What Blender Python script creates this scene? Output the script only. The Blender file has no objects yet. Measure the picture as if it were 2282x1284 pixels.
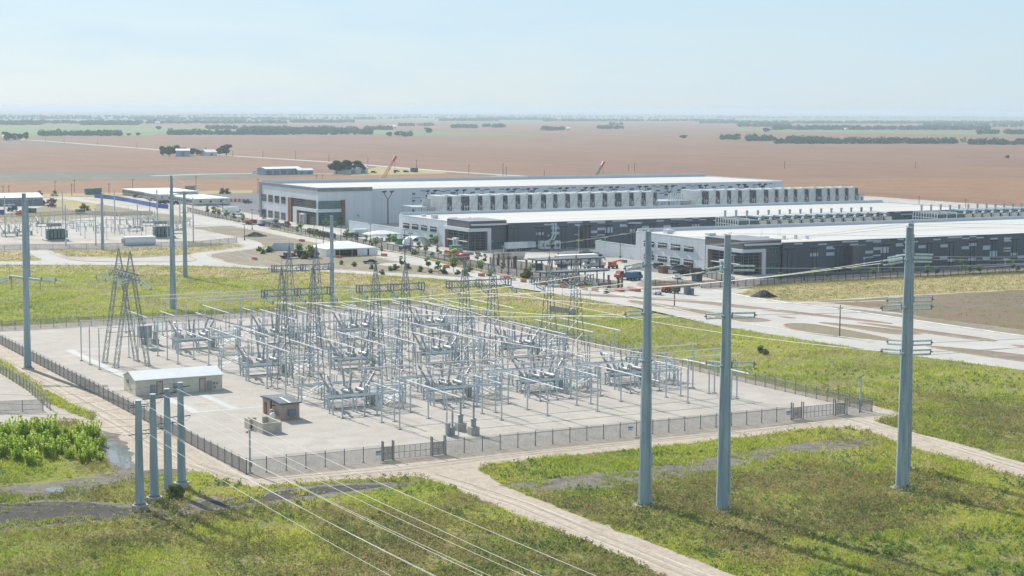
import bpy, math, random
import numpy as np
from mathutils import Vector

# ------------------------------------------------------------------ camera, sky, sun, exposure
rng = np.random.default_rng(7)
random.seed(7)
S = bpy.context.scene
COL = S.collection
IW, IH, FPX, CAMH = 2282.0, 1284.0, 3904.8, 52.0
CR = np.array([0.87707611, -0.4803249, 0.00504792])
CU = np.array([0.04418254, 0.09113293, 0.99485813])
CF = np.array([0.47831516, 0.87234327, -0.10115249])
cam = bpy.data.objects.new('camera', bpy.data.cameras.new('camera'))
COL.objects.link(cam)
cam.data.sensor_width = 36.0
cam.data.lens = FPX / IW * 36.0
cam.data.clip_start = 1.0
cam.data.clip_end = 90000.0
from mathutils import Matrix
cam.matrix_world = Matrix(((CR[0], CU[0], -CF[0], 0), (CR[1], CU[1], -CF[1], 0), (CR[2], CU[2], -CF[2], CAMH), (0, 0, 0, 1)))
S.camera = cam

SUN_EL, SUN_AZ = math.radians(34.0), math.radians(-5.5)     # azimuth clockwise from +Y
world = bpy.data.worlds.new('World')
S.world = world
world.use_nodes = True
wt = world.node_tree
for n in list(wt.nodes): wt.nodes.remove(n)
wo = wt.nodes.new('ShaderNodeOutputWorld')
bg = wt.nodes.new('ShaderNodeBackground')
sky = wt.nodes.new('ShaderNodeTexSky')
sky.sky_type = 'NISHITA'
sky.sun_disc = False
sky.sun_elevation = SUN_EL
sky.sun_rotation = SUN_AZ
sky.altitude = 100
sky.air_density = 1.0
sky.dust_density = 0.35
sky.ozone_density = 3.5
bg.inputs['Strength'].default_value = 0.060
# thin high cloud streaks
tc = wt.nodes.new('ShaderNodeTexCoord')
mp = wt.nodes.new('ShaderNodeMapping')
mp.inputs['Scale'].default_value = (5, 5, 26)
ns = wt.nodes.new('ShaderNodeTexNoise')
ns.inputs['Scale'].default_value = 2.2
ns.inputs['Detail'].default_value = 5
rp = wt.nodes.new('ShaderNodeMapRange')
rp.inputs['From Min'].default_value = 0.45
rp.inputs['From Max'].default_value = 0.85
rp.inputs['To Min'].default_value = 0.66
rp.inputs['To Max'].default_value = 0.9
mx = wt.nodes.new('ShaderNodeMix')
mx.data_type = 'RGBA'
mx.inputs['B'].default_value = (5.8, 7.6, 9.2, 1)
wt.links.new(tc.outputs['Generated'], mp.inputs['Vector'])
wt.links.new(mp.outputs[0], ns.inputs['Vector'])
wt.links.new(ns.outputs['Fac'], rp.inputs['Value'])
wt.links.new(rp.outputs[0], mx.inputs['Factor'])
wt.links.new(sky.outputs[0], mx.inputs['A'])
wt.links.new(mx.outputs['Result'], bg.inputs['Color'])
wt.links.new(bg.outputs[0], wo.inputs['Surface'])

sl = bpy.data.lights.new('sun', 'SUN')
sl.energy = 4.2
sl.angle = math.radians(0.55)
sl.color = (1.0, 0.955, 0.88)
sun = bpy.data.objects.new('sun', sl)
COL.objects.link(sun)
sdir = Vector((math.sin(SUN_AZ) * math.cos(SUN_EL), math.cos(SUN_AZ) * math.cos(SUN_EL), math.sin(SUN_EL)))
sun.rotation_euler = sdir.to_track_quat('Z', 'Y').to_euler()

S.view_settings.view_transform = 'Standard'
S.view_settings.look = 'None'
S.view_settings.exposure = 0.8
S.view_settings.gamma = 1.0
S.render.engine = 'CYCLES'
S.cycles.use_denoising = True
S.cycles.max_bounces = 5
S.cycles.diffuse_bounces = 2
S.cycles.glossy_bounces = 2
S.cycles.transmission_bounces = 3
S.cycles.transparent_max_bounces = 12
S.cycles.volume_bounces = 0
S.cycles.caustics_reflective = False
S.cycles.caustics_refractive = False
S.cycles.use_adaptive_sampling = True
S.cycles.adaptive_threshold = 0.015

# ------------------------------------------------------------------ helpers
def ray(x, y): return CF * FPX + CR * (x - IW / 2) - CU * (y - IH / 2)
def at(x, y, z=0.0):                    # photograph point -> place on the plane at height z
    d = ray(x, y)
    t = (z - CAMH) / d[2]
    return np.array([d[0] * t, d[1] * t, z])
def onv(x, y, v):                       # ... on the upright plane Y = v
    d = ray(x, y)
    t = v / d[1]
    return (d[0] * t, d[2] * t + CAMH)
def onu(x, y, u):                       # ... on the upright plane X = u
    d = ray(x, y)
    t = u / d[0]
    return (d[1] * t, d[2] * t + CAMH)
def zat(u, v, y):                       # height above (u, v) seen at picture row y
    lo, hi = 0.0, 80.0
    for _ in range(40):
        m = (lo + hi) / 2
        q = np.array([u, v, m - CAMH])
        if IH / 2 - FPX * (q @ CU) / (q @ CF) > y: lo = m
        else: hi = m
    return lo

def px_of(u, v, z=0.0):
    q = np.array([u, v, z - CAMH])
    return IW / 2 + FPX * (q @ CR) / (q @ CF), IH / 2 - FPX * (q @ CU) / (q @ CF)

WORLDP = set()
class MB:
    def __init__(s): s.v = []; s.f = []; s.m = []
    def add(s, vs, fs, m=0):
        b = len(s.v)
        s.v.extend([tuple(float(c) for c in p) for p in vs])
        for f in fs: s.f.append(tuple(b + i for i in f)); s.m.append(m)
    def box(s, x0, y0, z0, x1, y1, z1, m=0):
        s.add([(x0, y0, z0), (x1, y0, z0), (x1, y1, z0), (x0, y1, z0), (x0, y0, z1), (x1, y0, z1), (x1, y1, z1), (x0, y1, z1)],
              [(3, 2, 1, 0), (4, 5, 6, 7), (0, 1, 5, 4), (1, 2, 6, 5), (2, 3, 7, 6), (3, 0, 4, 7)], m)
    def cbox(s, x, y, z, a, b, c, m=0): s.box(x - a / 2, y - b / 2, z, x + a / 2, y + b / 2, z + c, m)
    def bar(s, p, q, w, h=None, m=0):
        p = Vector(p); q = Vector(q); d = (q - p)
        if d.length < 1e-6: return
        d.normalize()
        up = Vector((0, 0, 1)) if abs(d.z) < .95 else Vector((1, 0, 0))
        a = d.cross(up).normalized() * (w / 2); b = a.cross(d).normalized() * ((h or w) / 2)
        s.add([p - a - b, p + a - b, p + a + b, p - a + b, q - a - b, q + a - b, q + a + b, q - a + b],
              [(0, 1, 2, 3), (7, 6, 5, 4), (0, 4, 5, 1), (1, 5, 6, 2), (2, 6, 7, 3), (3, 7, 4, 0)], m)
    def cyl(s, p, q, r, r2=None, n=8, m=0):
        p = Vector(p); q = Vector(q); d = (q - p).normalized()
        if r2 is None: r2 = r
        up = Vector((0, 0, 1)) if abs(d.z) < .95 else Vector((1, 0, 0))
        a = d.cross(up).normalized(); b = a.cross(d)
        vs = []
        for i in range(n):
            t = 2 * math.pi * i / n
            o = a * math.cos(t) + b * math.sin(t)
            vs.append(p + o * r); vs.append(q + o * r2)
        fs = [(2 * i, 2 * ((i + 1) % n), 2 * ((i + 1) % n) + 1, 2 * i + 1) for i in range(n)]
        fs.append(tuple(2 * i for i in range(n))[::-1]); fs.append(tuple(2 * i + 1 for i in range(n)))
        s.add(vs, fs, m)
    def tube(s, pts, r, n=5, m=0):
        for i in range(len(pts) - 1): s.cyl(pts[i], pts[i + 1], r, None, n, m)
    def path(s, pts, r, n=5, m=0):      # one continuous swept tube
        P = [Vector(p) for p in pts]; vs = []
        for i, p in enumerate(P):
            d = (P[min(i + 1, len(P) - 1)] - P[max(i - 1, 0)]).normalized()
            up = Vector((0, 0, 1)) if abs(d.z) < .95 else Vector((1, 0, 0))
            a = d.cross(up).normalized(); b = a.cross(d)
            for k in range(n):
                t = 2 * math.pi * k / n
                vs.append(p + (a * math.cos(t) + b * math.sin(t)) * r)
        fs = []
        for i in range(len(P) - 1):
            for k in range(n):
                fs.append((i * n + k, i * n + (k + 1) % n, (i + 1) * n + (k + 1) % n, (i + 1) * n + k))
        fs.append(tuple(range(n))[::-1]); fs.append(tuple((len(P) - 1) * n + k for k in range(n)))
        s.add(vs, fs, m)
    def lathe(s, c, prof, n=8, m=0):    # prof: (radius, height)
        vs = []; k = len(prof)
        for i in range(n):
            t = 2 * math.pi * i / n
            for r, h in prof: vs.append((c[0] + r * math.cos(t), c[1] + r * math.sin(t), c[2] + h))
        fs = []
        for i in range(n):
            j = (i + 1) % n
            for a in range(k - 1): fs.append((i * k + a, j * k + a, j * k + a + 1, i * k + a + 1))
        fs.append(tuple(i * k + k - 1 for i in range(n)))
        s.add(vs, fs, m)
    def prism(s, pts, z0, z1, m=0):
        n = len(pts)
        s.add([(p[0], p[1], z0) for p in pts] + [(p[0], p[1], z1) for p in pts],
              [tuple(range(n))[::-1], tuple(range(n, 2 * n))] + [(i, (i + 1) % n, n + (i + 1) % n, n + i) for i in range(n)], m)
    def xprism(s, prof, x0, x1, m=0):   # profile in (y, z), extruded along x
        n = len(prof)
        s.add([(x0, p[0], p[1]) for p in prof] + [(x1, p[0], p[1]) for p in prof],
              [tuple(range(n)), tuple(range(n, 2 * n))[::-1]] + [(i, n + i, n + (i + 1) % n, (i + 1) % n) for i in range(n)], m)
    def yprism(s, prof, y0, y1, m=0):   # profile in (x, z), extruded along y
        n = len(prof)
        s.add([(p[0], y0, p[1]) for p in prof] + [(p[0], y1, p[1]) for p in prof],
              [tuple(range(n)), tuple(range(n, 2 * n))[::-1]] + [(i, n + i, n + (i + 1) % n, (i + 1) % n) for i in range(n)], m)
    def build(s, name, mat, par=None, smooth=False):
        me = bpy.data.meshes.new(name)
        me.from_pydata(s.v, [], s.f)
        for m in (mat if isinstance(mat, (list, tuple)) else [mat]): me.materials.append(m)
        if isinstance(mat, (list, tuple)) and len(mat) > 1: me.polygons.foreach_set('material_index', s.m)
        if smooth: me.polygons.foreach_set('use_smooth', [True] * len(me.polygons))
        me.update()
        o = bpy.data.objects.new(name, me)
        COL.objects.link(o)
        if par is not None:
            o.parent = par
            if par.name in WORLDP: o.matrix_parent_inverse = Matrix.Translation(-par.location)
        return o

def tag(o, label=None, cat=None, group=None, kind=None):
    if label: o['label'] = label
    if cat: o['category'] = cat
    if group: o['group'] = group
    if kind: o['kind'] = kind
    return o
def thing(name, label, cat, loc=(0, 0, 0), rz=0.0, group=None):
    o = bpy.data.objects.new(name, None)
    o.empty_display_size = 0.5
    COL.objects.link(o)
    o.location = tuple(float(c) for c in loc)
    o.rotation_euler = (0, 0, rz)
    return tag(o, label, cat, group)
def copy_tree(o, parent=None):
    c = o.copy()
    COL.objects.link(c)
    c.parent = parent
    for ch in KIDS.get(o.name, ()): copy_tree(ch, c)
    return c
KIDS = {}
def freeze(o):                          # remember a prototype's parts once, so copying is quick
    KIDS[o.name] = [c for c in o.children]
    for c in KIDS[o.name]: freeze(c)
    return o
_used = set()
def place(proto, label, loc, rz=0.0, group=None, scale=None):
    if proto.name not in _used:
        _used.add(proto.name); o = proto
    else: o = copy_tree(proto)
    o.location = tuple(float(c) for c in loc); o.rotation_euler = (0, 0, rz)
    o['label'] = label
    if group: o['group'] = group
    if scale: o.scale = scale if isinstance(scale, tuple) else (scale,) * 3
    return o
ORD = ['first', 'second', 'third', 'fourth', 'fifth', 'sixth', 'seventh', 'eighth', 'ninth', 'tenth', 'eleventh', 'twelfth',
       'thirteenth', 'fourteenth', 'fifteenth', 'sixteenth', 'seventeenth', 'eighteenth', 'nineteenth', 'twentieth']
def ordw(i):
    if i < 20: return ORD[i]
    t = ['twenty', 'thirty', 'forty', 'fifty', 'sixty', 'seventy', 'eighty', 'ninety'][(i + 1) // 10 - 2]
    r = (i + 1) % 10
    return (t[:-1] + 'ieth') if r == 0 else t + ' ' + ORD[r - 1]

# ------------------------------------------------------------------ materials
def mat(name, c, c2=None, rough=0.7, metal=0.0, scale=0.6, lo=.35, hi=.65, spec=0.3, bump=0.0, detail=4, stretch=None, coord='pos'):
    m = bpy.data.materials.new(name)
    m.use_nodes = True
    t = m.node_tree; b = t.nodes['Principled BSDF']
    b.inputs['Roughness'].default_value = rough
    b.inputs['Metallic'].default_value = metal
    b.inputs['Specular IOR Level'].default_value = spec
    if c2 is None: c2 = tuple(min(1, k * 1.18) for k in c); c = tuple(k * .86 for k in c)
    if coord == 'pos':
        src = t.nodes.new('ShaderNodeNewGeometry').outputs['Position']
    else: src = t.nodes.new('ShaderNodeTexCoord').outputs['Object']
    if stretch:
        mp = t.nodes.new('ShaderNodeMapping'); mp.inputs['Scale'].default_value = stretch
        t.links.new(src, mp.inputs['Vector']); src = mp.outputs[0]
    n = t.nodes.new('ShaderNodeTexNoise'); n.inputs['Scale'].default_value = scale; n.inputs['Detail'].default_value = detail
    t.links.new(src, n.inputs['Vector'])
    r = t.nodes.new('ShaderNodeValToRGB')
    r.color_ramp.elements[0].position = lo; r.color_ramp.elements[0].color = (*c, 1)
    r.color_ramp.elements[1].position = hi; r.color_ramp.elements[1].color = (*c2, 1)
    t.links.new(n.outputs['Fac'], r.inputs['Fac'])
    t.links.new(r.outputs[0], b.inputs['Base Color'])
    if bump:
        bp = t.nodes.new('ShaderNodeBump'); bp.inputs['Strength'].default_value = bump; bp.inputs['Distance'].default_value = 0.1
        n2 = t.nodes.new('ShaderNodeTexNoise'); n2.inputs['Scale'].default_value = scale * 6; n2.inputs['Detail'].default_value = 3
        t.links.new(src, n2.inputs['Vector']); t.links.new(n2.outputs['Fac'], bp.inputs['Height']); t.links.new(bp.outputs[0], b.inputs['Normal'])
    return m

def ground_mat(name, cols, scales, rough=0.95, stretch=None, fine=None):
    """several colours mixed by noise of different sizes"""
    m = bpy.data.materials.new(name)
    m.use_nodes = True
    t = m.node_tree; b = t.nodes['Principled BSDF']
    b.inputs['Roughness'].default_value = rough; b.inputs['Specular IOR Level'].default_value = 0.1
    pos = t.nodes.new('ShaderNodeNewGeometry').outputs['Position']
    if stretch:
        mp = t.nodes.new('ShaderNodeMapping'); mp.inputs['Scale'].default_value = stretch[0]; mp.inputs['Rotation'].default_value = (0, 0, stretch[1])
        t.links.new(pos, mp.inputs['Vector']); pos2 = mp.outputs[0]
    else: pos2 = pos
    rgb = t.nodes.new('ShaderNodeRGB'); rgb.outputs[0].default_value = (*cols[0], 1)
    cur = rgb.outputs[0]
    for i, (c, s) in enumerate(zip(cols[1:], scales)):
        n = t.nodes.new('ShaderNodeTexNoise'); n.inputs['Scale'].default_value = s; n.inputs['Detail'].default_value = 6; n.inputs['Roughness'].default_value = .62
        mp = t.nodes.new('ShaderNodeMapping'); mp.inputs['Location'].default_value = (i * 37.3, i * 11.7, i * 3.1)
        t.links.new(pos2 if i % 2 == 0 else pos, mp.inputs['Vector']); t.links.new(mp.outputs[0], n.inputs['Vector'])
        r = t.nodes.new('ShaderNodeMapRange'); r.inputs['From Min'].default_value = .44; r.inputs['From Max'].default_value = .62
        t.links.new(n.outputs['Fac'], r.inputs['Value'])
        mx = t.nodes.new('ShaderNodeMix'); mx.data_type = 'RGBA'; mx.inputs['B'].default_value = (*c, 1)
        t.links.new(r.outputs[0], mx.inputs['Factor']); t.links.new(cur, mx.inputs['A']); cur = mx.outputs['Result']
    if fine:
        n = t.nodes.new('ShaderNodeTexNoise'); n.inputs['Scale'].default_value = fine[0]; n.inputs['Detail'].default_value = 3
        t.links.new(pos, n.inputs['Vector'])
        r = t.nodes.new('ShaderNodeMapRange'); r.inputs['From Min'].default_value = .3; r.inputs['From Max'].default_value = .7
        r.inputs['To Min'].default_value = 1 - fine[1]; r.inputs['To Max'].default_value = 1 + fine[1]
        t.links.new(n.outputs['Fac'], r.inputs['Value'])
        v = t.nodes.new('ShaderNodeVectorMath'); v.operation = 'SCALE'
        t.links.new(cur, v.inputs[0]); t.links.new(r.outputs[0], v.inputs['Scale']); cur = v.outputs[0]
    t.links.new(cur, b.inputs['Base Color'])
    return m

def leaf_mat(name, c, c2, trans=0.35, scale=0.05, more=(), amt=.4):
    m = bpy.data.materials.new(name)
    m.use_nodes = True
    t = m.node_tree
    for n in list(t.nodes): t.nodes.remove(n)
    o = t.nodes.new('ShaderNodeOutputMaterial')
    d = t.nodes.new('ShaderNodeBsdfDiffuse'); tr = t.nodes.new('ShaderNodeBsdfTranslucent'); mx = t.nodes.new('ShaderNodeMixShader')
    mx.inputs[0].default_value = trans
    pos = t.nodes.new('ShaderNodeNewGeometry')
    n = t.nodes.new('ShaderNodeTexNoise'); n.inputs['Scale'].default_value = scale; n.inputs['Detail'].default_value = 5
    t.links.new(pos.outputs['Position'], n.inputs['Vector'])
    ad = t.nodes.new('ShaderNodeMath'); ad.operation = 'MULTIPLY_ADD'
    r = t.nodes.new('ShaderNodeValToRGB')
    r.color_ramp.elements[0].position = .3; r.color_ramp.elements[0].color = (*c, 1)
    r.color_ramp.elements[1].position = .7; r.color_ramp.elements[1].color = (*c2, 1)
    for p_, cc in more: e_ = r.color_ramp.elements.new(p_); e_.color = (*cc, 1)
    ri = pos.outputs['Random Per Island']
    t.links.new(ri, ad.inputs[0]); ad.inputs[1].default_value = amt
    sb = t.nodes.new('ShaderNodeMath'); sb.operation = 'SUBTRACT'; sb.inputs[1].default_value = amt / 2
    t.links.new(n.outputs['Fac'], sb.inputs[0]); t.links.new(sb.outputs[0], ad.inputs[2])
    t.links.new(ad.outputs[0], r.inputs['Fac'])
    t.links.new(r.outputs[0], d.inputs['Color']); t.links.new(r.outputs[0], tr.inputs['Color'])
    t.links.new(d.outputs[0], mx.inputs[1]); t.links.new(tr.outputs[0], mx.inputs[2]); t.links.new(mx.outputs[0], o.inputs['Surface'])
    return m

def glass_mat(name, c, rough=.06, spec=.32):
    m = mat(name, c, tuple(k * 1.5 for k in c), rough=rough, spec=spec, scale=.35)
    return m
def mesh_mat(name, c, see):             # woven wire: mostly holes
    m = bpy.data.materials.new(name); m.use_nodes = True
    t = m.node_tree; b = t.nodes['Principled BSDF']; o = t.nodes['Material Output']
    b.inputs['Base Color'].default_value = (*c, 1); b.inputs['Roughness'].default_value = .6
    tr = t.nodes.new('ShaderNodeBsdfTransparent'); mx = t.nodes.new('ShaderNodeMixShader')
    n = t.nodes.new('ShaderNodeTexNoise'); n.inputs['Scale'].default_value = 1.2
    g = t.nodes.new('ShaderNodeNewGeometry'); t.links.new(g.outputs['Position'], n.inputs['Vector'])
    r = t.nodes.new('ShaderNodeMapRange'); r.inputs['To Min'].default_value = see - .1; r.inputs['To Max'].default_value = see + .1
    t.links.new(n.outputs['Fac'], r.inputs['Value']); t.links.new(r.outputs[0], mx.inputs[0])
    t.links.new(b.outputs[0], mx.inputs[1]); t.links.new(tr.outputs[0], mx.inputs[2]); t.links.new(mx.outputs[0], o.inputs['Surface'])
    return m

M = {}
M['pole'] = mat('pole_steel', (.215, .30, .345), (.36, .45, .485), rough=.55, metal=.1, scale=.7, detail=7, stretch=(2.5, 2.5, .22), spec=.35)
M['glassdisc'] = leaf_mat('toughened_glass_disc', (.62, .72, .70), (.80, .87, .86), .5, 3)
M['galv'] = mat('galvanised_steel', (.367, .432, .464), (.497, .551, .572), rough=.5, metal=.25, scale=1.5, spec=.4)
M['lattice'] = mat('lattice_steel', (.163, .195, .211), (.266, .296, .312), rough=.5, metal=.3, scale=1.1, spec=.4)
M['alu'] = mat('aluminium_tube', (.656, .646, .656), (.775, .755, .755), rough=.35, metal=.35, scale=.8, spec=.5)
M['wire'] = mat('bare_conductor', (.42, .42, .41), (.55, .54, .52), rough=.8, metal=.0, scale=.2, spec=.15)
M['linewire'] = mat('pale_line_conductor', (.62, .61, .55), (.72, .70, .64), rough=.7, scale=.2, spec=.2)
M['darkwire'] = mat('dark_cable', (.10, .11, .12), rough=.6)
M['porcelain'] = mat('grey_porcelain', (.294, .294, .309), (.456, .441, .441), rough=.35, scale=2, spec=.5)

M['tank'] = mat('grey_tank_paint', (.240, .276, .288), (.300, .336, .342), rough=.5, scale=1)
M['conc'] = mat('concrete', (.336, .320, .288), (.448, .424, .384), rough=.9, scale=.7)
M['block'] = mat('block_wall', (.42, .38, .31), (.53, .49, .41), rough=.9, scale=1.5)
M['white'] = mat('white_paint', (.602, .619, .628), (.688, .697, .697), rough=.6, scale=.3)
M['roof'] = mat('white_roof_membrane', (.372, .358, .335), (.502, .488, .465), rough=.85, scale=.5, stretch=(.02, .55, 1), lo=.3, hi=.6)
M['panelwhite'] = mat('white_wall_panel', (.558, .595, .632), (.614, .642, .670), rough=.6, scale=.12, stretch=(1, 1, .2))
M['paneldark'] = mat('charcoal_wall_panel', (.082, .100, .118), (.105, .125, .143), rough=.6, scale=.12, stretch=(1, 1, .15))
M['panelbrown'] = mat('dark_taupe_wall_panel', (.105, .105, .11), (.13, .127, .128), rough=.6, scale=.2)
M['panellight'] = mat('light_grey_panel', (.45, .50, .55), (.52, .57, .61), rough=.6, scale=.3)
M['panelmid'] = mat('slate_panel', (.10, .125, .155), (.14, .165, .19), rough=.6, scale=.3)
M['coping'] = mat('grey_band_panel', (.17, .19, .21), (.22, .24, .26), rough=.6, scale=.3)
M['timber'] = mat('red_brown_cladding', (.17, .075, .045), (.23, .11, .07), rough=.7, scale=.8)
M['glass'] = glass_mat('dark_window_glass', (.012, .026, .030))
M['tealglass'] = glass_mat('teal_window_glass', (.02, .085, .085))
M['mullion'] = mat('aluminium_mullion', (.30, .33, .35), rough=.5)
M['black'] = mat('black_metal', (.03, .032, .035), rough=.6)
M['fence'] = mat('black_fence_paint', (.045, .04, .042), rough=.6)
M['link'] = mesh_mat('woven_fence_wire', (.24, .24, .24), .72)
M['linkdense'] = mesh_mat('dense_fence_wire', (.20, .20, .20), .42)
M['pickets'] = mesh_mat('fence_picket_infill', (.04, .038, .04), .62)
M['fpost'] = mat('fence_post', (.20, .205, .21), rough=.6)
M['beige'] = mat('beige_ribbed_wall', (.64, .59, .47), (.71, .66, .54), rough=.7, scale=1.2)
M['whiteroof'] = mat('white_metal_roof', (.66, .67, .67), (.73, .73, .73), rough=.8, scale=.5, spec=.15)
M['brick'] = mat('brown_brick', (.36, .275, .23), (.44, .345, .29), rough=.9, scale=3)
M['greyroof'] = mat('grey_metal_roof', (.085, .105, .125), (.12, .145, .165), rough=.8)
M['orange'] = mat('orange_plastic', (.58, .13, .06), (.66, .20, .10), rough=.5)
M['red'] = mat('red_paint', (.36, .085, .07), rough=.5)
M['blue'] = mat('blue_sheet', (.05, .11, .36), (.075, .15, .44), rough=.6, scale=.5)
M['bluepaint'] = mat('blue_paint', (.05, .13, .21), rough=.45)
M['green'] = mat('green_paint', (.03, .28, .13), rough=.5)
M['yellow'] = mat('yellow_paint', (.62, .40, .04), rough=.5)
M['tyre'] = mat('tyre_rubber', (.025, .025, .025), rough=.9)
M['wood'] = mat('wood_pole', (.10, .07, .05), (.15, .11, .085), rough=.9, scale=2)
M['fabric'] = mat('white_tent_fabric', (.68, .69, .69), (.75, .75, .74), rough=.7, scale=.3)
M['trunk'] = mat('tree_bark', (.09, .07, .055), (.14, .11, .085), rough=.95, scale=3)
M['leafdark'] = leaf_mat('live_oak_leaves', (.018, .062, .024), (.048, .115, .040), .2, .25)
M['leafmid'] = leaf_mat('young_tree_leaves', (.12, .20, .07), (.24, .31, .12), .45, .3)
M['leafolive'] = leaf_mat('olive_leaves', (.10, .13, .04), (.19, .20, .07), .3, .3)
M['shrub'] = leaf_mat('willow_leaves', (.30, .44, .06), (.54, .64, .13), .5, .5)
# ------------------------------------------------------------------ ground, fields, roads
def rough(pts, amp, step):
    """densify an outline and let it wander like a natural edge"""
    out = []
    n = len(pts)
    for i in range(n):
        a = np.array(pts[i][:2]); b = np.array(pts[(i + 1) % n][:2]); L = np.hypot(*(b - a)); k = max(1, int(L / step))
        nr = np.array([-(b - a)[1], (b - a)[0]]) / max(L, 1e-6)
        for j in range(k):
            t = j / k
            out.append(a + (b - a) * t + (nr * rng.normal(0, amp) if j else 0))
    return out
def wpoly(px): return [at(x, y)[:2] for x, y in px]
SHEETS = {}
def sheet(name, polys, z, m, amp=0.0, step=4.0, world=False, kind='structure'):
    mb = MB()
    for pl in polys:
        w = [np.array(q, float) for q in pl] if world else wpoly(pl)
        SHEETS.setdefault(name, []).append(np.array([q[:2] for q in w]))
        if amp: w = rough(w, amp, step)
        a = sum(w[i][0] * w[(i + 1) % len(w)][1] - w[(i + 1) % len(w)][0] * w[i][1] for i in range(len(w)))
        if a < 0: w = w[::-1]
        mb.add([(q[0], q[1], z + .0035 * len(SHEETS[name])) for q in w], [tuple(range(len(w)))])
    return tag(mb.build(name, m), kind=kind)
def kerb(name, lines, m, w=.22, h=.13, closed=False, jitter=False):
    mb = MB()
    for ln in lines:
        q = [at(x, y)[:2] for x, y in ln]
        if closed: q.append(q[0])
        q2 = []
        for i in range(len(q) - 1):           # round the corners (Chaikin)
            a, b = q[i], q[i + 1]
            q2 += [a * .75 + b * .25, a * .25 + b * .75] if np.hypot(*(b - a)) > 1 else [a]
        if not closed: q2 = [q[0]] + q2 + [q[-1]]
        else: q2.append(q2[0])
        for i in range(len(q2) - 1): mb.bar((*q2[i], h / 2), (*q2[i + 1], h / 2), w, h)
    return tag(mb.build(name, m), kind='structure')
def smooth(px):
    out = []
    n = len(px)
    for i in range(n):
        a = np.array(px[i], float); b = np.array(px[(i + 1) % n], float)
        out += [tuple(a * .75 + b * .25), tuple(a * .25 + b * .75)]
    return out

M['field'] = ground_mat('ripe_crop_field', [(.195, .108, .070), (.235, .135, .085), (.175, .105, .072), (.215, .130, .088)], [.004, .012, .05], stretch=((1, .25, 1), .5), fine=(.35, .10))
M['field2'] = ground_mat('orange_crop_field', [(.232, .128, .074), (.205, .123, .074), (.251, .151, .089)], [.01, .04], stretch=((1, .3, 1), .5), fine=(.3, .12))
M['fallow'] = ground_mat('fallow_field', [(.149, .131, .104), (.180, .171, .126), (.126, .126, .095)], [.01, .05], stretch=((1, .25, 1), .5), fine=(.3, .15))
M['farfield'] = ground_mat('green_far_field', [(.15, .20, .075), (.21, .23, .10), (.11, .17, .065)], [.002, .008], stretch=((1, .3, 1), .5))
M['ruralroad'] = mat('pale_rural_road', (.368, .344, .304), (.440, .416, .368), rough=.95, scale=.02)
M['meadowsoil'] = ground_mat('meadow_soil_and_low_grass', [(.195, .215, .046), (.273, .273, .065), (.156, .156, .065), (.221, .182, .085)], [.03, .09, .25], fine=(3.0, .28))
M['drygrass'] = ground_mat('dry_grass', [(.314, .257, .123), (.247, .237, .085), (.361, .285, .152)], [.02, .1], fine=(2.0, .15), stretch=((.4, 1, 1), 0))
M['soil'] = ground_mat('bare_grey_soil', [(.232, .189, .146), (.181, .159, .129), (.267, .228, .172), (.206, .189, .112)], [.03, .12, .05], fine=(1.0, .13))
M['blacksoil'] = ground_mat('dark_clay_soil', [(.065, .060, .054), (.092, .085, .076), (.049, .046, .044)], [.2, .9], fine=(5, .5))
M['mud'] = ground_mat('grey_drying_mud', [(.160, .139, .115), (.118, .107, .090), (.195, .173, .145)], [.15, .7], fine=(4, .32))
M['brownplot'] = ground_mat('ploughed_brown_plot', [(.178, .128, .093), (.212, .157, .111), (.162, .132, .076)], [.02, .08], stretch=((.3, 1, 1), .2), fine=(1, .12))
M['gravel'] = ground_mat('pale_yard_gravel', [(.391, .355, .315), (.423, .386, .342), (.363, .326, .287)], [.05, .25], fine=(4, .13))
M['sandroad'] = ground_mat('sandy_caliche_track', [(.407, .343, .275), (.456, .392, .320), (.360, .299, .240)], [.06, .35], fine=(1.6, .15), stretch=((1.6, .12, 1), -.42))
M['site'] = ground_mat('trodden_site_ground', [(.390, .351, .312), (.343, .300, .257), (.429, .398, .359)], [.03, .12], fine=(.8, .08))
M['road'] = ground_mat('pale_concrete_road', [(.426, .401, .369), (.459, .434, .401), (.393, .373, .344)], [.04, .15], fine=(1.5, .04))
M['asphalt'] = ground_mat('grey_asphalt', [(.149, .149, .153), (.171, .171, .176), (.135, .135, .140)], [.03, .1], fine=(1, .06))
M['kerb'] = mat('pink_grey_kerb', (.40, .22, .17), (.47, .29, .23), rough=.9, scale=.4)
M['kerbgrey'] = mat('concrete_kerb', (.52, .49, .45), rough=.9, scale=.4)
M['trench'] = mat('pale_trench_cover', (.384, .384, .371), (.431, .431, .411), rough=.8, scale=.5)
M['water'] = mat('puddle_water', (.13, .14, .12), (.20, .20, .17), rough=.06, spec=.6, scale=.5)

g = MB()
R_ = 42000
n_ = 96
gp = [(math.cos(2 * math.pi * i / n_) * R_, math.sin(2 * math.pi * i / n_) * R_, 0) for i in range(n_)]
rings = [60, 300, 1200, 4000, 12000, R_]
vs = [(0, 0, 0)]
for r in rings: vs += [(math.cos(2 * math.pi * i / n_) * r, math.sin(2 * math.pi * i / n_) * r, 0) for i in range(n_)]
fs = [(0, 1 + i, 1 + (i + 1) % n_) for i in range(n_)]
for k in range(len(rings) - 1):
    for i in range(n_):
        a = 1 + k * n_ + i; b = 1 + k * n_ + (i + 1) % n_
        fs.append((a, a + n_, b + n_, b))
g.add(vs, fs)
tag(g.build('ground', M['field']), kind='structure')

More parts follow.
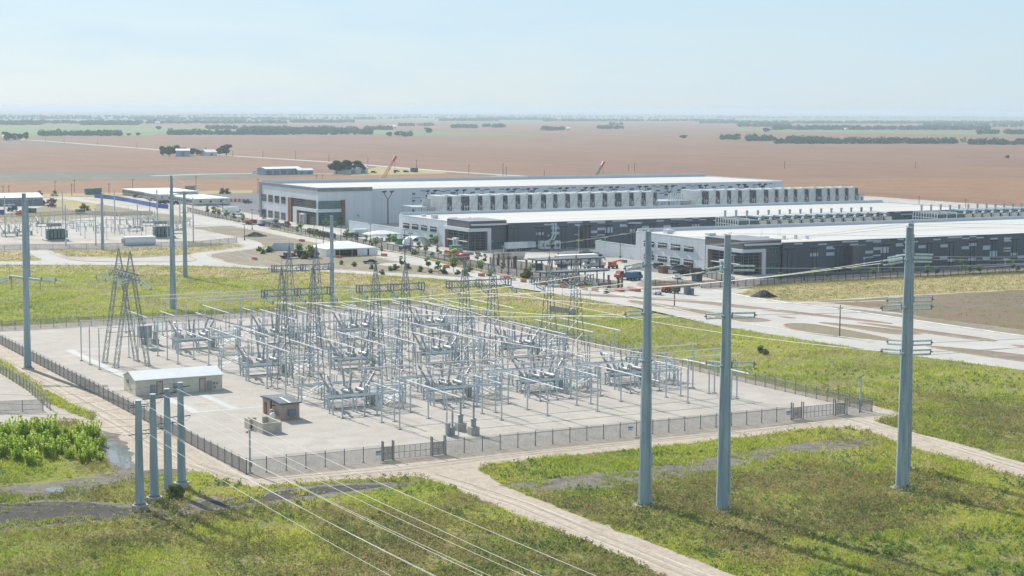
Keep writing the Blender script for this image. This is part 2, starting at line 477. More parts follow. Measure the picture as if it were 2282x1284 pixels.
# far fields, in bands of different crops, out to the horizon
sheet('far_meadow', [[(-300, 305.5), (95, 305), (340, 303), (350, 297), (520, 296), (840, 300), (980, 303), (1260, 303), (1000, 294), (700, 286), (300, 281), (-300, 282)],
                     [(1000, 271), (1350, 274), (1560, 279), (1300, 275.5), (1000, 273)],
                     [(1640, 292), (1900, 297), (2280, 303), (2600, 308), (2600, 299), (2200, 294), (1800, 288), (1640, 287)],
                     [(1600, 315), (2150, 321), (2600, 326), (2600, 320), (2150, 315.5)]], .25, M['farfield'], amp=20, step=200)
sheet('far_pasture', [[(-400, 273), (600, 272), (1400, 268), (2600, 276), (2600, 266), (1800, 261), (1000, 258), (-400, 259)]], .3, M['farfield'], amp=60, step=900)
sheet('field_strip', [[(-300, 405), (120, 403), (330, 401), (560, 397.5), (700, 391), (730, 386), (560, 386), (300, 383), (-300, 387)],
                      [(95, 314), (140, 317), (250, 326), (60, 322), (-300, 326), (-300, 317)],
                      [(980, 388), (1140, 390), (1260, 400), (1130, 392)], ], .05, M['fallow'], amp=1.5, step=30)
sheet('near_field', [[(-400, 446), (0, 443), (200, 436), (560, 430), (1100, 425), (1800, 420), (2300, 455), (2800, 470), (2800, 395), (1800, 398), (1130, 393), (990, 388), (560, 398), (330, 402), (120, 404), (-400, 407)]], .05, M['field2'], amp=1, step=30)
sheet('field_margin', [[(-300, 447), (100, 440), (250, 437), (560, 431), (560, 424), (200, 431), (-300, 440)],
                       [(1075, 397), (1190, 402), (1190, 396), (1110, 391)], [(780, 392), (1000, 387), (960, 378), (840, 372)]], .09, M['drygrass'], amp=1, step=15)
def strip(name, px, w, z, m):
    mb = MB(); q = [at(x, y)[:2] for x, y in px]
    L = []; Rr = []
    for i, p_ in enumerate(q):
        d = q[min(i + 1, len(q) - 1)] - q[max(i - 1, 0)]; d = d / np.hypot(*d); nn = np.array([-d[1], d[0]]) * w / 2
        L.append((*(p_ + nn), z)); Rr.append((*(p_ - nn), z))
    k = len(q)
    mb.add(L + Rr, [(k + i, k + i + 1, i + 1, i) for i in range(k - 1)])
    return tag(mb.build(name, m), kind='structure')
strip('rural_road', [(40, 310.5), (120, 316), (360, 334.5), (515, 347.5), (740, 362), (1010, 383.5), (1180, 394), (1400, 410)], 11, .12, M['ruralroad'])
strip('farm_track', [(340, 392.5), (450, 388.5), (560, 387), (640, 388), (760, 388)], 9, .1, M['ruralroad'])

# meadow round the substation, then the developed site
sheet('meadow', [[(-700, 1900), (-500, 590), (0, 591), (300, 591), (470, 594), (600, 600), (760, 609), (946, 620), (1014, 625), (1188, 647), (1308, 668), (1420, 685), (1603, 728), (1854, 768), (1987, 788), (2282, 826), (2900, 905), (3200, 1900)]], .02, M['meadowsoil'])
sheet('dry_verge', [[(-200, 592), (300, 592), (600, 602), (860, 616), (1040, 634), (1200, 652), (1310, 670), (1420, 688), (1500, 708), (1420, 704), (1330, 694), (1200, 686), (1000, 662), (860, 646), (760, 640), (600, 630), (400, 614), (200, 609), (-200, 614)]], .026, M['drygrass'], amp=1.2, step=4)
sheet('site_ground', [[(-500, 590), (-500, 447), (0, 445), (120, 440), (250, 438), (560, 432), (1100, 430), (1800, 428), (2400, 470), (3200, 560), (2900, 900), (2282, 824), (1987, 787), (1603, 727), (1308, 667), (1014, 624), (760, 608), (471, 593), (0, 590)]], .02, M['site'])
sheet('soil_patch', [[(420, 507), (512, 503.5), (600, 521), (706, 543), (860, 579), (985, 603), (1050, 622), (960, 612), (760, 600), (600, 594), (540, 590), (500, 582), (470, 571), (470, 566.5), (557, 556), (590, 548), (570, 537), (500, 523)],
                    [(0, 498), (100, 495), (240, 482), (330, 490), (418, 503), (430, 486), (300, 468), (215, 452), (150, 446), (60, 470), (0, 478)],
                    [(420, 540), (535, 545), (540, 549), (440, 560), (420, 568), (300, 575), (150, 572), (105, 556), (240, 556), (420, 552)],
                    [(1300, 655), (1420, 664), (1720, 690), (1860, 704), (2060, 722), (2282, 755), (2700, 800), (2700, 770), (2282, 735), (2000, 700), (1800, 678), (1680, 664), (1560, 648), (1440, 642)]], .03, M['soil'], amp=.4, step=3)
sheet('weedy_plot', [[(-100, 560), (50, 560), (100, 578), (90, 583), (-100, 583)], [(120, 557), (240, 556), (420, 552), (530, 546), (540, 550), (440, 561), (420, 567), (250, 574), (150, 571)],
                     [(150, 441), (215, 446), (215, 470), (190, 476), (100, 452)], [(0, 480), (90, 474), (160, 470), (160, 476), (0, 488)]], .034, M['drygrass'], amp=.5, step=3)
sheet('dry_grass_field', [[(1640, 656), (1680, 643), (1800, 634), (2000, 624), (2282, 611), (2900, 585), (2900, 690), (2282, 645), (2020, 658), (1860, 668), (1790, 672), (1700, 668)]], .03, M['drygrass'], amp=.5, step=4)
sheet('ploughed_plot', [[(1817, 671), (1900, 668), (2020, 660), (2282, 646), (2900, 688), (2900, 790), (2282, 736), (2088, 711), (1920, 684)]], .034, M['brownplot'], amp=.4, step=4)
sheet('parking_asphalt', [[(320, 437.5), (455, 431.5), (560, 431), (580, 431.5), (578, 480), (520, 469), (478, 461), (400, 449)], [(1690, 636), (1800, 627), (2000, 613), (2282, 598), (2900, 566), (2900, 548), (2282, 583), (1900, 598), (1700, 619)],
                          [(1180, 560), (1420, 540), (1500, 545), (1440, 575), (1330, 574)], [(1400, 600), (1560, 618), (1570, 610), (1420, 585)]], .03, M['asphalt'], amp=.2, step=5)
sheet('verge_grass', [[(600, 511), (731, 537.5), (849, 559), (906, 568), (991, 589), (1048, 602), (1160, 621.5), (1300, 645), (1390, 656), (1390, 648), (1308, 637), (1205, 627), (1117, 612), (963, 577), (860, 558), (700, 529), (600, 507)],
                      [(930, 568), (1000, 585), (1060, 597), (1050, 588), (980, 574)], [(1640, 645), (2282, 611), (2282, 603), (1700, 634)]], .036, M['meadowsoil'], amp=.3, step=3)

sheet('concrete_road', [smooth([(-300, 581), (0, 584.5), (60, 583), (98, 581), (92, 578), (50, 560), (55, 557), (92, 556.5), (125, 567), (150, 579), (190, 584), (300, 585), (415, 585), (442, 580), (430, 575), (420, 570.5), (428, 565), (446, 562.5), (490, 558), (535, 553), (546, 548), (542, 543), (528, 539), (548, 535.5), (567, 537), (586, 544), (580, 550), (557, 555), (500, 561), (463, 566), (460, 569), (466, 571.5), (497, 583), (540, 591), (600, 595.5), (680, 599.5), (760, 602), (860, 607.5), (946, 612.5), (1031, 618),
                        (1100, 626), (1200, 640), (1400, 676), (1520, 694), (1720, 735), (1990, 778), (2300, 816), (2900, 894), (2900, 906), (2282, 825.5), (1987, 787.5), (1854, 767.5), (1603, 727.5), (1420, 684.5), (1308, 667.5), (1188, 646.5), (1014, 624.5), (946, 619.5), (860, 614.5), (700, 605), (600, 599.5), (471, 593.5), (300, 591), (-300, 590)]),
                        smooth([(150, 438), (215, 449), (300, 462), (430, 480), (446, 480.5), (523, 497), (600, 511), (731, 537.5), (849, 559), (906, 568), (991, 589), (1048, 602), (1160, 621.5), (1300, 643), (1400, 644), (1460, 647), (1563, 646), (1628, 653), (1720, 671), (1854, 687), (2041, 715), (2282, 750), (2900, 835), (2900, 895), (2300, 818), (1990, 780), (1720, 737), (1520, 697), (1400, 679), (1200, 643), (1062, 619), (980, 602), (920, 590), (860, 578), (706, 542), (646, 530), (600, 520), (512, 502), (459, 501.5), (418, 503.5), (410, 500), (428, 488), (430, 484), (300, 467), (200, 452), (120, 440)])], .04, M['road'])
isl = [[(1743, 724), (1760, 721.5), (1817, 722.5), (1967, 751), (1995, 760), (1950, 759), (1870, 752), (1807, 744), (1755, 733)],
       [(1817, 718.6), (1854, 720.5), (1987, 733.5), (2054, 743), (2050, 745.5), (1987, 746), (1860, 725)],
       [(1887, 716), (2014, 730), (2188, 753.5), (2224, 759), (2208, 762), (2087, 747), (1987, 731.5)],
       [(1400, 668), (1520, 685), (1607, 700), (1721, 713), (1707, 717), (1660, 718.5), (1603, 712), (1520, 692), (1400, 675)],
       [(1727, 704), (1780, 710), (1754, 709.5)],
       [(1380, 660), (1520, 666.5), (1607, 676), (1754, 693), (1987, 720), (1987, 723.5), (1754, 697), (1607, 682), (1520, 672), (1390, 665)],
       [(2054, 769), (2282, 790), (2700, 850), (2700, 856), (2282, 808), (2087, 778)],
       [(2250, 768), (2400, 782), (2400, 790), (2262, 772)],
       [(1412, 634), (1440, 628), (1540, 630), (1560, 638), (1500, 644), (1440, 643)],
       [(1290, 655), (1400, 661), (1390, 664), (1290, 659)]]
sheet('traffic_island', [smooth(q) for q in isl], .06, M['soil'])
kerb('kerb', [smooth(q) for q in isl], M['kerb'], w=.45, closed=True)
kerb('road_kerb', [[(110, 564), (150, 578.5), (200, 583.7), (415, 584.5), (441, 580), (430, 575), (420, 570.5), (428, 565), (446, 562.3), (490, 557.7), (535, 552.7), (546, 548), (541, 543)],
                   [(462, 569), (466, 571.5), (497, 583), (540, 591), (600, 595.3), (680, 599.3), (760, 601.8), (860, 607.2), (946, 612.2), (1031, 617.7)],
                   [(512, 502.5), (600, 520.3), (706, 542.3), (860, 578.5), (980, 602.5)], [(412, 494), (418, 503.8), (459, 501.8)]], M['kerb'], w=.35)
kerb('pale_kerb', [[(1590, 648), (1720, 671), (1854, 687), (2041, 715), (2282, 750), (2600, 795)], [(1680, 624.5), (1800, 618.5), (2000, 608.5), (2282, 590), (2600, 573)]], M['kerbgrey'], w=1.6, h=.13)
sheet('concrete_pad', [[(860, 586.5), (916, 584.5), (937, 590.5), (860, 592.5), (840, 590)], [(1100, 570), (1200, 566), (1330, 585), (1390, 590), (1430, 600), (1400, 640), (1300, 625), (1180, 600)],
                       [(640, 500), (760, 510), (850, 524), (1000, 560), (1000, 580), (900, 556), (740, 524)]], .034, M['road'], amp=.2, step=5)

# the yard and its sandy apron
Y0, Y1, X0, X1 = 233.9, 415.0, 85.2, 199.8
yard = [(X0, Y0), (X1, Y0), (X1, Y1), (X0, Y1)]
sheet('sandy_apron', [wpoly([(430, 1047), (560, 1086), (640, 1079), (700, 1075), (880, 1066), (950, 1060), (1060, 1041), (1200, 1021), (1400, 1004), (1600, 982), (1800, 957), (1880, 952), (1960, 935), (2010, 922), (1949, 905)]) + [(X1 + 3, Y0 + 6), (X1 + 4, Y1 + 7), (X0 - 25, Y1 + 7), (X0 - 25, Y1)] +
      wpoly([(-150, 745), (-150, 790), (0, 872), (0, 968), (180, 948), (240, 985), (300, 1050), (330, 1060), (420, 1052)])], .03, M['sandroad'], amp=.35, step=3, world=True)
sheet('sandy_track', [[(930, 1062), (1000, 1083), (1060, 1112), (1200, 1167), (1400, 1246), (1470, 1284), (1700, 1400), (1960, 1400), (1640, 1284), (1450, 1210), (1280, 1146), (1130, 1086), (1065, 1048), (1080, 1036)],
                      [(1800, 958), (1870, 950), (1935, 962), (2010, 990), (2100, 1018), (2282, 1066), (3400, 1371), (3400, 1294), (2282, 1032), (2120, 985), (2000, 956), (1940, 936), (1960, 926), (2000, 918), (1930, 900)]], .034, M['sandroad'], amp=.35, step=3)
M['rut'] = ground_mat('packed_wheel_track', [(.47, .41, .335), (.40, .345, .275), (.50, .44, .37)], [.12, .5], fine=(2, .15))
M['rutdark'] = ground_mat('loose_track_edge', [(.33, .275, .215), (.38, .32, .25), (.30, .25, .19)], [.12, .5], fine=(2, .2))
def rut(px, off, w, m, z):
    q = [at(x, y)[:2] for x, y in px]; Q = []
    for i in range(len(q) - 1):
        k = max(2, int(np.hypot(*(q[i + 1] - q[i])) / 2))
        Q += [q[i] + (q[i + 1] - q[i]) * j / k for j in range(k)]
    L, R2 = [], []
    ph = rng.uniform(0, 6)
    for i, p_ in enumerate(Q):
        d = Q[min(i + 1, len(Q) - 1)] - Q[max(i - 1, 0)]; d = d / np.hypot(*d); nn = np.array([-d[1], d[0]])
        o_ = off + .25 * math.sin(i * .11 + ph) + rng.normal(0, .04); ww = w * (.75 + .35 * math.sin(i * .37 + ph) + rng.normal(0, .08))
        L.append((*(p_ + nn * (o_ + ww / 2)), z)); R2.append((*(p_ + nn * (o_ - ww / 2)), z))
    mb = MB(); k = len(Q); mb.add(L + R2, [(k + i, k + i + 1, i + 1, i) for i in range(k - 1)])
    return tag(mb.build('track_rut', m), kind='structure')
for px in ([(960, 1060), (1030, 1080), (1165, 1125), (1365, 1208), (1560, 1290), (1750, 1385)], [(1880, 928), (1970, 955), (2040, 973), (2200, 1020), (2400, 1078)], [(600, 1071), (880, 1047), (1200, 1009), (1500, 979), (1800, 943), (1900, 930)], [(0, 800), (120, 862), (300, 965), (430, 1035), (560, 1076)]):
    for off in (-1.6, -.1, 1.5): rut(px, off, .42, M['rut'], .048 + .002 * off)
    for off in (-.9, .75): rut(px, off, .35, M['rutdark'], .058 + .002 * off)
sheet('gravel_yard', [yard], .038, M['gravel'], world=True)
sheet('gravel_pad', [[(-300, 830), (-300, 990), (0, 965), (60, 945), (170, 920), (110, 912), (40, 855), (0, 828), (-100, 800)]], .036, M['gravel'], amp=.25, step=3)
for pl in ([(95.4, 373.9), (97.2, 373.9), (97.2, 308), (95.4, 308)], [(97.2, 372.8), (186, 372.8), (186, 373.9), (97.2, 373.9)], [(94.4, 286.1), (186, 287.4), (186, 288.5), (94.4, 287.4)],
           [(94.6, 304.6), (96.4, 304.6), (96.2, 287.4), (94.6, 287.4)], [(101.6, 304.6), (103.2, 304.6), (103.2, 287.4), (101.6, 287.4)], [(110, 331.4), (186, 331.4), (186, 332.5), (110, 332.5)]):
    sheet('trench_path', [pl], .05, M['trench'], world=True)
sheet('weed_strip', [[(-60, 790), (0, 800), (50, 830), (110, 875), (165, 905), (215, 925), (205, 938), (170, 925), (110, 900), (50, 862), (0, 832), (-60, 812)], [(-200, 1040), (0, 960), (60, 945), (170, 940), (240, 985), (245, 1030), (250, 1055), (100, 1080), (-200, 1090)]], .042, M['meadowsoil'], amp=.3, step=2)
# bare, wet and dark patches in the meadow
sheet('dark_soil', [[(-300, 1122), (0, 1119), (130, 1113), (220, 1117), (330, 1128), (385, 1142), (360, 1160), (200, 1166), (80, 1182), (-300, 1215)],
                    [(395, 1128), (450, 1110), (560, 1100), (620, 1089), (760, 1077), (930, 1072), (935, 1079), (850, 1092), (700, 1112), (600, 1125), (450, 1145), (400, 1150)],
                    [(1110, 1082), (1250, 1064), (1430, 1044), (1560, 1024), (1700, 998), (1830, 982), (1930, 978), (1975, 990), (1850, 1006), (1700, 1028), (1560, 1056), (1450, 1076), (1330, 1090), (1200, 1096)]], .044, M['mud'], amp=.35, step=1.5)
sheet('black_soil', [[(-300, 1130), (0, 1124), (130, 1119), (200, 1121), (320, 1135), (370, 1146), (350, 1157), (200, 1161), (80, 1176), (-300, 1205)],
                     [(440, 1122), (560, 1106), (620, 1096), (760, 1083), (870, 1079), (840, 1088), (700, 1106), (600, 1118), (470, 1134)]], .05, M['blacksoil'], amp=.35, step=1.5)
sheet('mud_flat', [[(-200, 1085), (30, 1078), (130, 1070), (240, 1052), (300, 1048), (420, 1045), (430, 1056), (330, 1066), (250, 1080), (200, 1096), (100, 1108), (-200, 1106)],
                   [(150, 955), (205, 945), (280, 985), (310, 1050), (250, 1052), (225, 1010), (180, 985)]], .044, M['mud'], amp=.35, step=1.5)
sheet('puddle_water', [smooth([(228, 988), (262, 984), (292, 1002), (300, 1040), (275, 1046), (248, 1030), (236, 1012)]), smooth([(98, 1090), (125, 1085), (146, 1090), (135, 1098), (108, 1098)])], .055, M['water'], amp=.35, step=1.2)
# ------------------------------------------------------------------ the three data halls
def zr(off, sc, rects): return [(off[0] + a / sc, off[1] + b / sc, off[0] + c / sc, off[1] + d / sc) for a, b, c, d in rects]
def vrects(v, rects):                   # picture rectangles on a wall facing the camera
    out = []
    for x0, y0, x1, y1 in rects:
        u0, _ = onv(x0, y0, v); u1, _ = onv(x1, y1, v)
        xm, ym = (x0 + x1) / 2, 0
        za = onv(xm, y0, v)[1]; zb = onv(xm, y1, v)[1]
        out.append((min(u0, u1), min(za, zb), max(u0, u1), max(za, zb)))
    return out
def urects(u, rects):                   # ... on an end wall
    out = []
    for x0, ya, yb, x1, yc, yd in rects:  # left edge top/bottom, right edge top/bottom
        v0, za = onu(x0, ya, u); _, zb = onu(x0, yb, u); v1, zc = onu(x1, yc, u); _, zd = onu(x1, yd, u)
        out.append((min(v0, v1), (zb + zd) / 2, max(v0, v1), (za + zc) / 2))
    return out
def uz(zlist, off, sc): return [(off[0] + a / sc, off[1] + b / sc, off[1] + c / sc, off[0] + d / sc, off[1] + e / sc, off[1] + f / sc) for a, b, c, d, e, f in zlist]

def window(par, axis, pos, r, bars, m, out=-.06, hb=1, name='window'):
    """glass with an aluminium frame standing proud of the wall; axis 'u': on an end wall, 'v': on a long wall"""
    a0, z0, a1, z1 = r
    g_ = MB(); f_ = MB()
    def bx(mb, s0, t0, s1, t1, d0, d1):
        if axis == 'u': mb.box(pos + d0, s0, t0, pos + d1, s1, t1)
        else: mb.box(s0, pos + d0, t0, s1, pos + d1, t1)
    bx(g_, a0, z0, a1, z1, out, 0.05)
    w = .055
    for i in range(bars + 1):
        c = a0 + (a1 - a0) * i / bars
        bx(f_, c - w / 2, z0, c + w / 2, z1, out - .06, out)
    for j in range(hb + 2):
        c = z0 + (z1 - z0) * j / (hb + 1)
        bx(f_, a0, c - w / 2, a1, c + w / 2, out - .085, out - .003)
    p = g_.build(name, m, par)
    f_.build('frame', M['mullion'], p)
    return p
def wallpart(par, name, axis, pos, rects, m, d0, d1):
    mb = MB()
    for a0, z0, a1, z1 in rects:
        if axis == 'u': mb.box(pos + d0, a0, z0, pos + d1, a1, z1)
        else: mb.box(a0, pos + d0, z0, a1, pos + d1, z1)
    return mb.build(name, m, par)
def joints(par, axis, pos, a0, a1, z0, z1, step, m, d=-.012):
    mb = MB(); k = int((a1 - a0) / step)
    for i in range(1, k):
        c = a0 + (a1 - a0) * i / k
        if axis == 'u': mb.box(pos + d, c - .03, z0, pos + .02, c + .03, z1)
        else: mb.box(c - .03, pos + d, z0, c + .03, pos + .02, z1)
    return mb.build('panel_joint', m, par)

M['joint'] = mat('panel_joint_sealant', (.30, .32, .34), rough=.8)
M['jointdark'] = mat('dark_panel_joint', (.045, .05, .058), rough=.8)
pat2 = vrects(573.0, zr((1080, 380), 7.131, [(942, 848, 1068, 872), (1062, 890, 1190, 935), (1190, 885, 1310, 893), (1060, 975, 1188, 1018), (1000, 1020, 1028, 1048), (818, 985, 845, 1030), (856, 982, 902, 1028), (914, 982, 940, 1028), (1312, 812, 1555, 836), (1433, 852, 1555, 878), (1555, 872, 1675, 880), (1675, 800, 1915, 825), (1795, 825, 1915, 842), (1793, 908, 1940, 948), (1670, 955, 1790, 998), (1790, 1015, 1910, 1035), (1428, 1008, 1488, 1028), (1912, 948, 1940, 990), (1952, 902, 1995, 990), (2005, 902, 2032, 988), (1620, 1045, 1790, 1058), (1620, 1060, 1635, 1085), (1645, 1130, 1670, 1170), (1790, 1165, 1855, 1185), (2030, 790, 2268, 812), (2148, 852, 2265, 895), (2148, 1003, 2260, 1020)])
    + zr((1400, 390), 7.131, [(0, 752, 218, 776), (215, 812, 332, 852), (450, 718, 562, 740), (560, 800, 676, 842), (678, 692, 905, 712), (678, 755, 795, 768), (905, 708, 1017, 724), (903, 830, 1015, 865), (1017, 682, 1130, 698), (1015, 785, 1040, 825), (1055, 783, 1095, 825), (1105, 783, 1128, 823), (1130, 700, 1240, 718), (1236, 820, 1348, 856), (1350, 712, 1460, 735), (20, 860, 65, 905), (75, 860, 100, 898)])
    + zr((1980, 460), 5.838, [(75, 70, 160, 80), (160, 98, 310, 110), (310, 110, 385, 140), (385, 140, 475, 165), (463, 75, 540, 102)]))
pat3 = vrects(450.6, zr((1680, 460), 5.8375, [(527, 473, 635, 495), (840, 483, 946, 502), (944, 518, 1050, 558), (1052, 514, 1150, 526), (1150, 448, 1355, 468), (1253, 486, 1355, 505), (1458, 436, 1655, 456), (1555, 458, 1655, 472), (1755, 425, 1868, 443), (730, 606, 836, 650), (942, 598, 1045, 640), (1245, 626, 1295, 647), (1357, 500, 1453, 508), (1555, 532, 1648, 570), (1650, 528, 1750, 605), (1448, 577, 1550, 613), (1550, 630, 1648, 648), (1425, 656, 1548, 672), (1425, 674, 1445, 695), (1424, 725, 1445, 770)])
    + zr((1980, 460), 5.838, [(0, 420, 200, 440), (97, 480, 198, 520), (202, 455, 386, 472), (388, 506, 485, 545), (584, 421, 678, 441), (675, 495, 770, 533), (772, 392, 958, 412), (772, 452, 864, 460), (960, 408, 1053, 425), (953, 520, 1047, 558), (1055, 385, 1143, 402), (1050, 478, 1142, 516), (1145, 398, 1237, 415), (1228, 510, 1323, 565), (1326, 410, 1418, 430), (1318, 580, 1410, 652), (1505, 403, 1597, 460), (1498, 535, 1590, 555), (1497, 572, 1588, 590), (1588, 604, 1675, 640), (772, 680, 855, 720), (1038, 668, 1132, 708), (1226, 660, 1318, 698), (668, 648, 765, 688), (192, 555, 245, 600), (95, 620, 190, 650), (1495, 683, 1585, 703), (1680, 640, 1763, 675)]))
pat1 = vrects(729.6, zr((1080, 380), 7.131, [(10, 292, 80, 306), (80, 330, 157, 360), (228, 290, 312, 304), (483, 285, 556, 298), (558, 302, 636, 314), (402, 322, 477, 353), (558, 355, 636, 366), (715, 315, 788, 346), (792, 280, 862, 292), (862, 348, 935, 357), (937, 310, 1012, 342), (1012, 274, 1084, 286), (1084, 290, 1155, 302), (1084, 342, 1155, 354), (1235, 305, 1305, 334), (1378, 265, 1450, 278), (1450, 333, 1522, 344), (1524, 297, 1594, 328), (1670, 278, 1740, 290), (1665, 330, 1735, 340), (1740, 258, 1810, 270), (1812, 290, 1882, 320), (1884, 256, 1950, 268), (1952, 322, 2018, 345), (2022, 287, 2092, 316), (2165, 268, 2232, 279), (2165, 320, 2230, 330)])
    + zr((820, 370), 5.837, [(575, 350, 614, 376), (575, 410, 680, 418), (575, 440, 613, 465), (575, 500, 605, 525), (575, 558, 602, 612), (683, 318, 748, 328), (750, 375, 815, 402), (683, 437, 746, 463), (750, 422, 815, 432), (820, 345, 878, 370), (880, 314, 942, 325), (945, 328, 1008, 338), (945, 372, 1008, 382), (1010, 312, 1073, 322), (1075, 338, 1138, 364), (1268, 363, 1330, 388), (1332, 335, 1392, 360), (1395, 288, 1456, 312), (1458, 316, 1518, 327), (1458, 358, 1518, 370), (1522, 299, 1583, 310)])
    + zr((1400, 390), 7.131, [(22, 207, 90, 240), (230, 240, 298, 256), (300, 204, 368, 235), (370, 170, 435, 182), (438, 186, 503, 197), (438, 238, 503, 262), (508, 166, 572, 178), (575, 200, 642, 227), (575, 264, 705, 276), (575, 298, 637, 327), (490, 285, 570, 296), (705, 296, 775, 325), (712, 160, 777, 173), (778, 276, 850, 290), (780, 228, 848, 258), (852, 190, 913, 220), (918, 157, 988, 168), (990, 173, 1052, 184), (1058, 154, 1120, 166), (1122, 184, 1190, 214), (1255, 216, 1320, 228), (1325, 182, 1390, 210), (1457, 163, 1522, 176), (1457, 212, 1520, 222), (1590, 176, 1652, 206), (1785, 206, 1840, 216), (1848, 172, 1910, 202), (1978, 154, 2035, 166), (1978, 203, 2035, 213), (2105, 170, 2165, 200)])
    + zr((1620, 390), 6.712, [(265, 162, 320, 190), (385, 145, 440, 158), (385, 190, 440, 202), (503, 157, 560, 185), (622, 125, 680, 137), (622, 185, 680, 197)]))

def rooftop(par, u0, v0, u1, v1, z, ph, seed):
    """roof deck with raised edges, hatches and vents"""
    d = MB(); d.box(u0 + .4, v0 + .4, z - .6, u1 - .4, v1 - .4, z); d.build('roof', M['roof'], par)
    p_ = MB()
    p_.box(u0, v1 - .4, z - .5, u1, v1, z + ph); p_.box(u0, v0, z - .5, u0 + .4, v1 - .4, z + .18)
    p_.box(u1 - .4, v0, z - .5, u1, v1 - .4, z + .4); p_.box(u0 + .4, v0, z - .5, u1 - .4, v0 + .4, z + .12)
    p_.build('parapet', M['panelwhite'], par)

def hall(name, label, u0, v0, u1, v1, vw, zr_, ze, ue, ve, wins, pats, eoff, masts):
    t = thing(name, label, 'data hall', (u0, v0, 0))
    WORLDP.add(t.name)                  # parts are given in world coordinates
    z = zr_
    w = MB(); w.box(u0, ve + .003, 0, u0 + .5, v1, z); w.box(u0 + .5, v1 - .5, 0, u1, v1, z - .5); w.box(u1 - .5, vw + .5, 0, u1, v1 - .5, z)
    w.build('end_wall', M['panelwhite'], t)
    w = MB(); w.box(ue + .003, vw, 0, u1, vw + .5, z); w.build('long_wall', M['paneldark'], t)
    joints(t, 'v', vw, ue, u1, .3, z - .1, 6.2, M['jointdark'])
    joints(t, 'u', u0, ve + 1, v1, .3, z - .1, 3.1, M['joint'])
    cp = MB(); cp.box(u0 - .05, ve + .1, z, u0 + .55, v1, z + .18); cp.box(ue + .1, vw - .05, z, u1, vw + .55, z + .12); cp.build('coping', M['panelwhite'], t)
    rooftop(t, u0 + .5, vw + .5, u1, v1, z - .1, 1.15, 1)
    # taupe entrance block with a white portal round the glazed corner
    e = MB(); e.box(u0, v0, 0, ue, ve, ze); eb = e.build('entrance_block', M['panelbrown'], t)
    cc = MB(); cc.box(u0 - .06, v0 - .06, ze, ue + .06, ve + .06, ze + .15); cc.build('coping', M['coping'], t)
    fz = zat(u0, v0, eoff[0]); gz = zat(u0, v0, eoff[1])   # frame top and glass top at the corner
    vl, ur = eoff[2], eoff[3]                              # frame ends
    vb, ub = eoff[4], eoff[5]                              # glass ends
    fr = MB()
    fr.box(u0 - .8, v0 - .8, gz, u0, vl, fz); fr.box(u0, v0 - .8, gz, ur, v0, fz)
    fr.box(u0 - .8, vl - 1.1, 0, u0, vl, gz); fr.box(ur - 1.5, v0 - .8, 0, ur, v0, gz)
    fr.build('portal_frame', M['panelwhite'], t)
    ti = MB(); ti.box(u0 - .55, vb + .002, 0, u0, vl - 1.1, gz - .003); ti.build('timber_cladding', M['timber'], t); ti = MB(); ti.box(ub + .002, v0 - .55, 0, ur - 1.5, v0, gz - .003); ti.build('timber_cladding', M['timber'], t)
    window(t, 'u', u0, (v0, .05, vb, gz - .004), 4, M['glass'], out=-.3, hb=6, name='entrance_glazing')
    window(t, 'v', v0, (u0, .05, ub, gz - .004), 3, M['glass'], out=-.3, hb=6, name='entrance_glazing')
    dv = v0 + (vb - v0) * .62
    dd = MB(); dd.box(u0 - 1.5, dv - .25, 0, u0 - .39, dv + .25, 3.7); dd.box(u0 - 1.5, dv - 2.6, 0, u0 - .39, dv - 2.2, 3.7); dd.box(u0 - 1.7, dv - 2.8, 3.7, u0 - .39, dv + .45, 4.3)
    dp = dd.build('porch', M['white'], t)
    gg = MB(); gg.box(u0 - .46, dv - 2.2, 0, u0 - .395, dv - .25, 3.0); gg.build('door', M['tealglass'], dp)
    cn = MB(); cn.box(u0 - 1.3, v0 + .6, 3.35, u0 - .39, vb - .3, 3.5); cn.build('canopy', M['white'], t)
    return t
def windows_on(t, u, rects, bars=4, shade=True):
    for r in rects:
        w = window(t, 'u', u, (r[0], r[1], r[2], r[3]), bars, M['glass'], hb=1)
        if shade:
            s = MB(); s.box(u - .5, r[0], r[3] - .75, u - .15, r[2], r[3] - .6); s.build('sun_shade', M['white'], w)
# hall B (middle) and hall C (front)
rB = urects(297.0, uz([(460, 738, 805, 538, 748, 812), (573, 750, 820, 655, 762, 828), (690, 768, 838, 770, 776, 845), (808, 785, 855, 893, 795, 865),
                       (460, 892, 955, 538, 900, 965), (573, 905, 970, 655, 912, 978), (690, 925, 985, 770, 935, 995), (808, 942, 1005, 893, 952, 1018)], (820, 370), 5.837))
hb_ = hall('data_hall', 'charcoal data hall in the middle row, white gabled office end beside the small white tent', 297.0, 574.6, 546, 636, 573.0, 9.9, 10.8, 312.6, 593.0, rB, pat2,
           (509.5, 516.8, onu(992.3, 530, 297.0)[0], onv(1092.4, 540, 574.6)[0], onu(1001, 530, 297.0)[0], onv(1080.4, 540, 574.6)[0]), None)
windows_on(hb_, 297.0, rB)
for q in pat2: wallpart(hb_, 'light_panel', 'v', 573.0, [q], M['panellight'], -.05, .1)
window(hb_, 'v', 574.6, (308.6, 6.2, 311.6, 8.3), 3, M['tealglass'], name='window'); window(hb_, 'v', 574.6, (308.6, .8, 311.6, 3.0), 3, M['tealglass'], name='window')
rC = urects(331.2, uz([(205, 215, 285, 340, 225, 297), (388, 233, 305, 505, 245, 318), (555, 255, 328, 678, 265, 345), (725, 278, 350, 850, 290, 365),
                       (205, 390, 450, 335, 400, 465), (385, 410, 480, 505, 420, 495), (550, 432, 508, 672, 440, 525), (722, 452, 530, 848, 465, 545)], (1400, 500), 5.8375))
